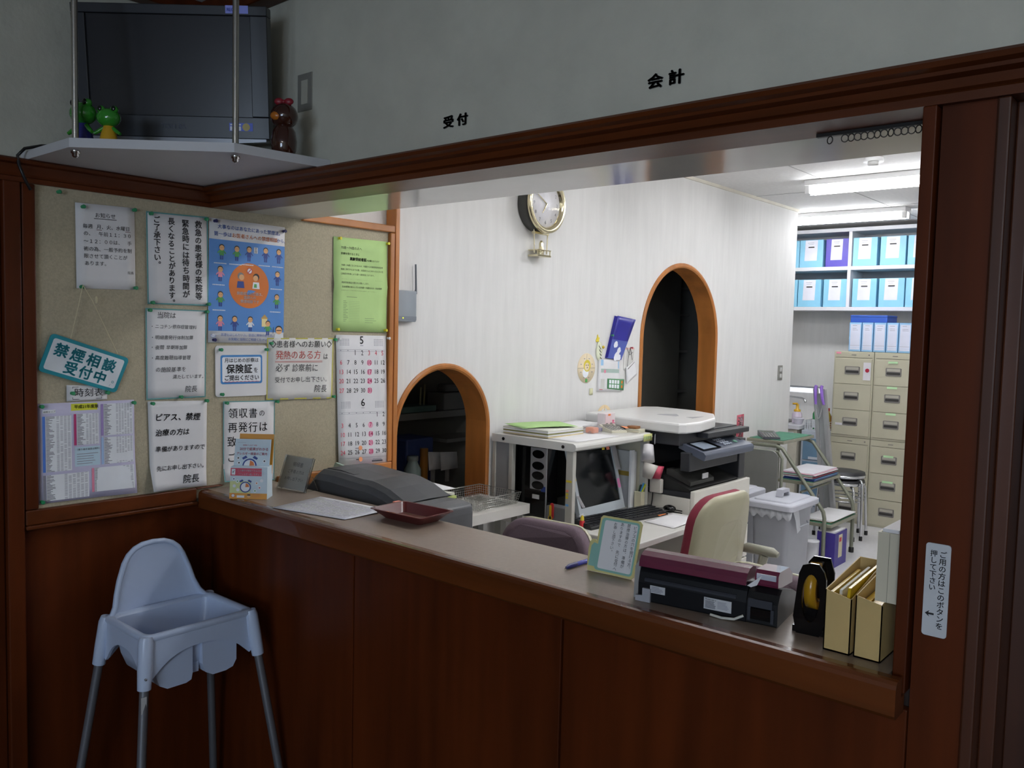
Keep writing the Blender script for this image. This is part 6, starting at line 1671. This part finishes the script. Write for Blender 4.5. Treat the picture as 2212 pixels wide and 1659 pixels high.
for z in (.752, .772, .792, .812, .832):
    mb.tube([(-2.965, 7.56, z), (-2.70, 7.56, z), (-2.70, 7.82, z), (-2.965, 7.82, z)], .003, BW, 6, closed=True)
for i in range(13):
    x = -2.96 + i * .0215; mb.box((x, 7.5575, .748), (x + .006, 7.5625, .834), BW); mb.box((x, 7.8175, .748), (x + .006, 7.8225, .834), BW)
for i in range(12):
    y = 7.565 + i * .0215
    mb.box((-2.9675, y, .748), (-2.9625, y + .006, .834), BW); mb.box((-2.7025, y, .748), (-2.6975, y + .006, .834), BW)
mb.box((-2.965, 7.56, .746), (-2.70, 7.82, .75), BW)
mb.build('grid', t)
GB = mat('bottle_green', '#1f8a4a', .25)
g = bottle('cleaner_bottle', (-2.885, 7.65, .7505), .042, .235, GB, mat('cap_green', '#17693a', .3), 'green bottle with white label standing in the white basket')
mb = MB(); mb.lathe([(.0428, .02), (.0428, .09)], (-2.885, 7.65, .7505), WPR, 18); mb.build('label', g)
bottle('spray_bottle', (-2.80, 7.62, .7505), .028, .17, mat('bottle_blue', '#5f7fd6', .25), mat('cap_blue', '#4a63b8', .3), 'translucent blue bottle standing in the white basket')
bottle('cleaner_bottle', (-2.75, 7.72, .7505), .035, .20, mat('bottle_red', '#b8352e', .3), mat('cap_white', '#dadada', .3), 'red bottle at the cabinet side of the white basket')
bottle('cleaner_bottle', (-2.83, 7.76, .7505), .03, .19, mat('bottle_yellowgreen', '#b9a83a', .3), mat('cap_red', '#b0322c', .3), 'yellowish bottle with red cap at the back of the white basket')

# ------------------------------------------------------------------ things on the office wall
XW = -2.7495
t = thing('wall_clock', 'round gold-rimmed wall clock with pendulum base high on the white wall', 'clock', (-2.70, 3.34, 2.2))
cyc, czc = 3.345, 2.226
MB().lathe([(.125, 0), (.138, .004), (.138, .06), (.125, .068)], (XW, cyc, czc), mat('clock_case', '#3b3b38', .35), 48, 'x').build('case', t)
GOLD = mat('clock_gold', '#d9cfae', .14, metal=1.0)
MB().lathe([(.112, .068), (.14, .066), (.147, .074), (.146, .086), (.136, .092), (.124, .088), (.116, .078), (.112, .068)], (XW, cyc, czc), GOLD, 48, 'x').build('rim', t)
MB().lathe([(.116, .0685), (.116, .071), (0, .0712)], (XW, cyc, czc), mat('clock_face', '#dcdbe0', .3), 40, 'x').build('face', t)
for (a, ln, w) in ((R(150), .082, .0035), (R(236), .058, .004)):
    dy, dz = math.cos(a), math.sin(a)
    MB().tube([(XW + .078, cyc, czc), (XW + .078, cyc + dy * ln, czc + dz * ln)], [w, w * .5], GOLD, 8).build('hand', t)
s = Sheet((XW + .0715, cyc - .12, czc + .12), (XW + .0715, cyc + .12, czc + .12), (XW + .0715, cyc - .12, czc - .12), (XW + .0715, cyc + .12, czc - .12))
for h_ in range(1, 13):
    a = R(90 - 30 * h_); s.text(str(h_), .5 + .38 * math.cos(a), .5 - .38 * math.sin(a) + .035, .1, G1 if h_ in (4, 5, 6, 7, 8) else G2, align='c', h=.0004)
s.ink(t, 'numerals')
for y in (cyc - .055, cyc + .055):
    MB().tube([(XW + .045, y, czc - .128), (XW + .045, y * .9 + cyc * .1, czc - .245)], .003, GOLD, 8).build('rod', t)
mb = MB(); mb.box((XW + .005, cyc - .05, czc - .262), (XW + .07, cyc + .055, czc - .252), GOLD); mb.box((XW + .005, cyc - .05, czc - .232), (XW + .07, cyc + .055, czc - .227), GOLD)
for y in (cyc - .047, cyc + .052):
    mb.box((XW + .063, y - .002, czc - .252), (XW + .067, y + .002, czc - .232), GOLD)
mb.box((XW + .03, cyc - .055, czc - .150), (XW + .05, cyc + .06, czc - .136), GOLD)
mb.build('pendulum_base', t, bevel=.001)
MB().lathe([(.014, -.252), (.016, -.235), (.011, -.21), (.012, -.195), (.006, -.18)], (XW + .04, cyc + .01, czc), GOLD, 14).build('pendulum_bob', t)

t = thing('wireless_router', 'grey wall-mounted wireless box with upright antenna beside the notice board post', 'router', (-2.74, 2.46, 1.62))
RTG = mat('router_grey', '#8f979e', .4, var=.02)
MB().box((XW, 2.39, 1.618), (XW + .028, 2.521, 1.752), RTG).build('body', t, bevel=.005)
mb = MB(); mb.lathe([(.05, 0), (.05, .0015)], (XW + .0282, 2.455, 1.785), mat('router_dark', '#7b838a', .4), 24, 'x', sy=.7); 
mb = MB(); mb.box((XW + .0282, 2.40, 1.626), (XW + .030, 2.518, 1.642), mat('router_dark', '#7b838a', .4)); mb.lathe([(.003, 0), (.003, .002)], (XW + .0302, 2.44, 1.634), mat('led_yellow', '#d6d83a', .4, emit=1.0), 8, 'x'); mb.build('light_strip', t)
MB().tube([(XW + .016, 2.524, 1.74), (XW + .016, 2.526, 1.76), (XW + .016, 2.522, 1.868)], [.007, .0045, .004], mat('antenna_grey', '#5f666c', .4), 10).build('antenna', t)

PEACH = mat('dial_peach', '#ead9b8', .6)
t = thing('paper_dial', 'round pale paper dial with a lion face on the white wall', 'paper dial', (XW, 3.83, 1.39))
MB().lathe([(.083, 0), (.083, .002), (0, .0021)], (XW, 3.832, 1.39), PEACH, 36, 'x').build('disc', t)
s = Sheet((XW + .0022, 3.749, 1.473), (XW + .0022, 3.915, 1.473), (XW + .0022, 3.749, 1.307), (XW + .0022, 3.915, 1.307))
s.rect(.495, .02, .505, .98, G1, h=.0002, na=1, nb=1); s.rect(.02, .495, .98, .505, G1, h=.0002, na=1, nb=1)
for i in range(8):
    a = R(22 + 45 * i); s.rect(.46 + .34 * math.cos(a), .49 - .34 * math.sin(a), .54 + .34 * math.cos(a), .51 - .34 * math.sin(a), G2, h=.0003, na=1, nb=1)
s.oval(.53, .42, .2, MATS['tab_yellow'], h=.0004); s.oval(.45, .65, .17, WPR, h=.0003); s.oval(.52, .45, .13, PEACH, h=.0007)
for a, b in ((.47, .4), (.58, .4), (.53, .48)):
    s.oval(a, b, .022, INK, h=.001, n=8)
s.rect(.44, .86, .56, .97, GRN, h=.0006, na=1, nb=1); s.ink(t, 'print')
t = thing('paper_dial', 'half-hidden peach paper dial standing behind the boxes on the desk shelf', 'paper dial', (XW, 4.02, 1.10))
MB().lathe([(.075, 0), (.075, .002), (0, .0021)], (XW, 4.02, 1.10), mat('dial_peach2', '#dfc79c', .6), 36, 'x').build('disc', t)
s = Sheet((XW + .0022, 3.945, 1.175), (XW + .0022, 4.095, 1.175), (XW + .0022, 3.945, 1.025), (XW + .0022, 4.095, 1.025)); s.rect(.495, .02, .505, .98, G2, h=.0002, na=1, nb=1); s.poly([(.15, .3), (.45, .12), (.45, .45), (.3, .5)], WPR, h=.0003); s.poly([(.55, .12), (.85, .3), (.7, .5), (.55, .45)], WPR, h=.0003); s.ink(t, 'print')
o = MB().prism([(3.915, 1.545), (3.925, 1.56), (3.93, 1.578), (3.937, 1.562), (3.95, 1.56), (3.943, 1.55), (3.945, 1.532), (3.933, 1.54), (3.92, 1.534)], XW, XW + .004, 'x', MATS['tab_yellow']).build('star_magnet'); tag(o, 'yellow star magnet above the striped bird on the white wall', 'magnet')
t = thing('bird_ornament', 'flat white and black striped bird ornament with yellow beak on the white wall', 'ornament', (XW, 3.95, 1.48))
MB().lathe([(.012, 0), (.028, .003), (.028, .007), (.02, .009), (0, .0095)], (XW, 3.946, 1.485), mat('bird_white', '#dfe3c8', .5), 24, 'x', sy=1.9).build('body', t)
for i in range(4):
    mb = MB(); mb.tube([(XW + .0102, 3.935 + i * .005, 1.515 - i * .022), (XW + .0102, 3.955 + i * .003, 1.495 - i * .018)], .0018, INK, 6); mb.build('stripe', t)
mb = MB(); mb.ball((XW + .008, 3.982, 1.507), (.006, .012, .009), mat('beak_yellow', '#d8b92e', .4), 10); mb.build('head', t)
# royal blue pouch with printed flowers
BP = mat('pouch_blue', '#23208f', .35, var=.1)
t = thing('blue_pouch', 'tilted royal blue pouch with white flower prints pinned to the white wall', 'pouch', (XW, 4.13, 1.44))
qd = lambda f: [((1 - f) * 4.095 + f * 4.01, (1 - f) * 1.688 + f * 1.445), ((1 - f) * 4.285 + f * 4.16, (1 - f) * 1.670 + f * 1.432)]
s = Sheet(*[(XW + .025, y, z) for y, z in (qd(0)[0], qd(0)[1], qd(1)[0], qd(1)[1])], bulge=lambda a, b: -.012 * b)
o = s.sheet(BP, 'front', t, thick=.004)
s2 = Sheet(*[(XW + .003, y, z) for y, z in (qd(0)[0], qd(0)[1], qd(1)[0], qd(1)[1])]); s2.sheet(BP, 'back', t, thick=.002)
s.rect(0, .55, 1, 1, mat('pouch_blue_light', '#4a5aa8', .3), h=.0006)
for a, b, r_ in ((.32, .66, .11), (.62, .78, .10), (.6, .93, .16), (.78, .95, .1)):
    s.oval(a, b, r_, WPR, h=.001, n=9); s.oval(a + .08, b + .02, r_ * .6, WPR, h=.0012, n=7)
s.ink(t, 'print')
MB().loft([[(XW + .003, y, z) for y, z in (qd(0.02)[0], (qd(0.02)[0][0] + .004, qd(.02)[0][1]), (qd(.98)[0][0] + .004, qd(.98)[0][1]), qd(.98)[0])], [(XW + .020, y, z) for y, z in (qd(0.02)[0], (qd(0.02)[0][0] + .004, qd(.02)[0][1]), (qd(.98)[0][0] + .004, qd(.98)[0][1]), qd(.98)[0])]], BP, smooth=False).build('gusset', t)
# memo calendar pad, green card, note on a string
s = Sheet((XW + .008, 3.945, 1.441), (XW + .008, 4.155, 1.432), (XW + .008, 3.94, 1.257), (XW + .008, 4.17, 1.248)); o = s.sheet(PAPER, 'memo_pad', thick=.007); tag(o, 'white printed memo pad with pale blue and green areas below the blue pouch', 'memo pad')
s.rect(.08, .02, .2, .2, mat('print_skyblue', '#9cc6e8', .5), na=1, nb=1); s.rect(.9, .05, .95, .28, MATS['print_skyblue'], na=1, nb=1); s.rect(.1, .3, .95, .42, mat('print_greygreen', '#a9bdb5', .5), na=1, nb=1); s.oval(.28, .38, .05, PNK, h=.001); s.rect(.1, .62, .28, .92, mat('print_speck', '#c9c9c4', .6), na=1, nb=1)
s.rect(.06, .94, .2, .955, REDP, na=1, nb=1); s.ink(o, 'print')
s = Sheet((XW + .0105, 4.03, 1.327), (XW + .0105, 4.205, 1.318), (XW + .0105, 4.03, 1.268), (XW + .0105, 4.20, 1.252)); o = s.sheet(mat('card_green', '#4f8a5c', .5), 'green_card', thick=.001); tag(o, 'small green card of white squares stuck on the memo pad', 'card')
for i in range(4):
    for j in range(2):
        s.rect(.1 + i * .16, .12 + j * .42, .22 + i * .16, .46 + j * .42, WPR, na=1, nb=1)
for b in (.28, .68):
    s.oval(.86, b, .05, ORG_, n=10)
s.ink(o, 'print')
s = Sheet((XW + .002, 4.205, 1.503), (XW + .002, 4.318, 1.503), (XW + .002, 4.205, 1.37), (XW + .002, 4.30, 1.37)); o = s.sheet(mat('paper_wall', '#dad9d4', .7), 'wall_note', thick=.001); tag(o, 'pale wall note behind the black string beside the tall arch', 'note'); s.rect(0, 0, 1, .08, mat('print_palepink', '#e0bfb8', .6), na=1, nb=1); s.ink(o, 'print')
t = thing('hanging_notepad', 'white notepad hanging slanted on a crossed black string beside the tall arch', 'notepad', (XW, 4.27, 1.35))
s = Sheet((XW + .012, 4.222, 1.385), (XW + .012, 4.315, 1.425), (XW + .012, 4.235, 1.29), (XW + .012, 4.34, 1.345)); s.sheet(PAPER, 'pad', t, thick=.006); s.poly([(.12, .12), (.9, .02), (.92, .05), (.13, .17)], INK, h=.0006); s.ink(t, 'print')
mb = MB(); mb.tube([(XW + .006, 4.268, 1.502), (XW + .008, 4.245, 1.455), (XW + .009, 4.235, 1.39)], .0014, INK, 6); mb.tube([(XW + .006, 4.268, 1.502), (XW + .008, 4.288, 1.43)], .0014, INK, 6); mb.tube([(XW + .006, 4.225, 1.505), (XW + .008, 4.258, 1.46), (XW + .008, 4.29, 1.476)], .0014, INK, 6); mb.build('string', t)
pin(4.268, 1.503, 'red', 'red push pin holding the crossed black string beside the tall arch', x=XW + .008)
pin(4.04, 1.575, 'green', 'green push pin at the edge of the royal blue pouch', x=XW + .022)
s = Sheet((XW + .002, 3.868, 1.275), (XW + .002, 3.90, 1.275), (XW + .002, 3.868, 1.238), (XW + .002, 3.90, 1.238)); o = s.sheet(mat('note_paleyellow', '#d9d8b0', .6), 'sticky_note', thick=.0008, na=2, nb=2); tag(o, 'tiny pale yellow sticky note on the white wall beneath the paper dial', 'note')
s = Sheet((XW + .003, 5.73, 1.008), (XW + .003, 5.838, 1.012), (XW + .003, 5.73, .78), (XW + .003, 5.838, .78)); o = s.sheet(mat('sign_red', '#b04a5a', .5), 'fire_sign', thick=.003, na=2, nb=2); tag(o, 'small red vertical sign for the extinguisher on the white wall past the tall arch', 'sign')
s.text('消火器', .5, .05, .78, WPR, mode='v', bold=.02, h=.0006); s.ink(o)
t = thing('light_switch', 'grey light switch plate near the far end of the white wall', 'switch', (XW, 6.45, 1.30))
MB().box((XW, 6.41, 1.245), (XW + .007, 6.49, 1.36), mat('switch_plate', '#8f8d88', .4, metal=.3)).build('plate', t, bevel=.002)
for z in (1.262, 1.312):
    MB().box((XW + .0072, 6.435, z), (XW + .012, 6.465, z + .032), mat('switch_white', '#cfcfcc', .4)).build('rocker', t)
t = thing('smoke_detector', 'round white smoke detector on the office ceiling', 'smoke detector', (-1.62, 4.95, 2.604))
MB().lathe([(.05, -.001), (.055, -.018), (.052, -.024)], (-1.62, 4.95, 2.604), HOUS, 28).build('base', t)
MB().lathe([(.030, -.0245), (.030, -.038), (.026, -.044), (.0, -.045)], (-1.62, 4.95, 2.604), mat('detector_grey', '#c9c9c6', .4), 24).build('sensor', t)

# curtain rail with its rings under the soffit
t = thing('curtain_rail', 'thin dark curtain rail fixed under the lintel near the pillar', 'curtain rail', (-.6, 1.627, 1.985))
RLM = mat('rail_dark', '#3f3d3b', .4, metal=.5)
MB().box((-.64, 1.622, 1.979), (-.426, 1.632, 1.9855), RLM).build('track', t)
RP = None
for i, x in enumerate([-.615] + [-.587 + k * .0118 for k in range(14)]):
    if RP is None:
        RP = MB().tube([(.0062 * math.cos(a * math.pi / 8), 0, -.0075 + .0068 * math.sin(a * math.pi / 8)) for a in range(16)], .0011, RLM, 6, closed=True).build('curtain_ring', loc=(0, 0, 0)); o = RP
    else:
        o = RP.copy(); COL.objects.link(o)
    o.location = (x, 1.627, 1.9795)
    o.rotation_euler = (0, 0, R((-20, 15, -10, 25, 5, 30, -15, 10, -25, 20, 0, 15, -20, 10, 25)[i]))
    tag(o, 'lone dark curtain ring set apart from the bunch on the rail' if i == 0 else 'dark curtain ring in the row bunched at the pillar end of the rail', 'curtain ring', 'curtain rings' if i == 0 else 'bunched curtain rings')

# ------------------------------------------------------------------ the dim room behind the low arch
SHG = mat('backroom_shelf', '#8f8d88', .6)
t = thing('back_room_shelf', 'grey shelf unit in the dark room seen through the low arch', 'shelf', (-3.55, 3.1, 0))
MB().box((-3.62, 2.2, 1.085), (-3.42, 3.85, 1.12), SHG).build('shelf_board', t)
MB().box((-3.62, 3.42, .935), (-3.42, 3.85, .955), SHG).build('shelf_board', t)
MB().box((-3.66, 2.2, 0), (-3.625, 3.85, 1.6), mat('backroom_back', '#6a675f', .7)).build('back_panel', t)
t = thing('back_room_desk', 'dark desk in the dim room seen through the low arch', 'desk', (-3.3, 3.0, 0))
MB().box((-3.60, 2.2, .72), (-3.05, 3.85, .75), mat('backroom_desk', '#6f6e6a', .35)).build('desktop', t, bevel=.003)
for y in (2.25, 3.75):
    MB().box((-3.55, y, 0), (-3.1, y + .04, .7195), MATS['backroom_desk']).build('side_panel', t)
BRB = mat('backroom_box', '#8d8a86', .6)
o = MB().box((-3.58, 3.05, 1.121), (-3.45, 3.36, 1.155), mat('backroom_tray', '#6f8f88', .5)).build('shallow_tray', bevel=.003); tag(o, 'shallow greenish tray on the shelf inside the low arch', 'tray')
t = thing('lidded_case', 'grey lidded case on the shelf inside the low arch', 'case', (-3.52, 3.52, 1.12))
MB().box((-3.59, 3.42, 1.121), (-3.45, 3.63, 1.22), BRB).build('body', t, bevel=.005); MB().box((-3.55, 3.45, 1.2205), (-3.47, 3.58, 1.27), BRB).build('lid', t, bevel=.02)
for y, r_, h, c, l in ((3.28, .008, .10, '#b9b48a', 'thin yellow stick standing upright on the shelf inside the low arch'), (3.31, .008, .115, '#b0a878', 'taller thin stick standing upright on the shelf inside the low arch')):
    o = MB().tube([(-3.5, y, 1.156), (-3.5, y + .004, 1.156 + h)], r_ * .6, mat('stick_%s' % c.strip('#'), c, .5), 8).build('stick'); tag(o, l, 'stick')
o = MB().box((-3.5, 3.0, .7505), (-3.3, 3.2, 1.0), mat('backroom_blue', '#35457a', .6)).build('blue_box', bevel=.01); tag(o, 'dark blue box on the desk inside the low arch', 'box')
bottle('glass_bottle', (-3.25, 3.0, .7505), .045, .17, mat('bottle_clear', '#8f9f9c', .15), mat('cap_grey', '#7f8885', .4), 'squat clear bottle on the desk inside the low arch', k=.6)
o = MB().tube([(-3.27, 3.10, .7505), (-3.27, 3.10, .95)], .022, mat('tube_amber', '#a8702a', .35), 14).build('amber_tube'); tag(o, 'amber cylinder on the desk inside the low arch', 'container')
for a, b, z in ((3.12, 3.21, .93), (3.21, 3.34, .92)):
    s = Sheet((-3.26, a, z), (-3.26, b, z - .01), (-3.25, a, z - .10), (-3.25, b, z - .10)); o = s.sheet(PAPER, 'card_sign', thick=.001, na=2, nb=2); tag(o, 'white card standing on the desk inside the low arch, %s' % ('beside the amber cylinder' if a < 3.15 else 'the wider of the two'), 'card')
    MB().box((-3.275, (a + b) / 2 - .01, .7505), (-3.262, (a + b) / 2 + .01, z - .02), BRB).build('support', o)
t = thing('back_room_rack', 'dark rack with shelves in the room behind the tall arch', 'rack', (-3.9, 7.0, 0))
# kept inside the back room
for z in (.35, .7, 1.09, 1.43, 1.74, 1.96):
    MB().box((-3.95, 6.0, z), (-3.60, 6.50, z + .02), SHG).build('shelf_board', t)
for x in (-3.95, -3.62):
    MB().box((x, 5.975, 0), (x + .02, 5.999, 2.1), SHG).build('upright', t)
MB().box((-3.9, 6.1, 1.1105), (-3.65, 6.35, 1.30), mat('rack_box_blue', '#3a3f6a', .6)).build('blue_bin', t)
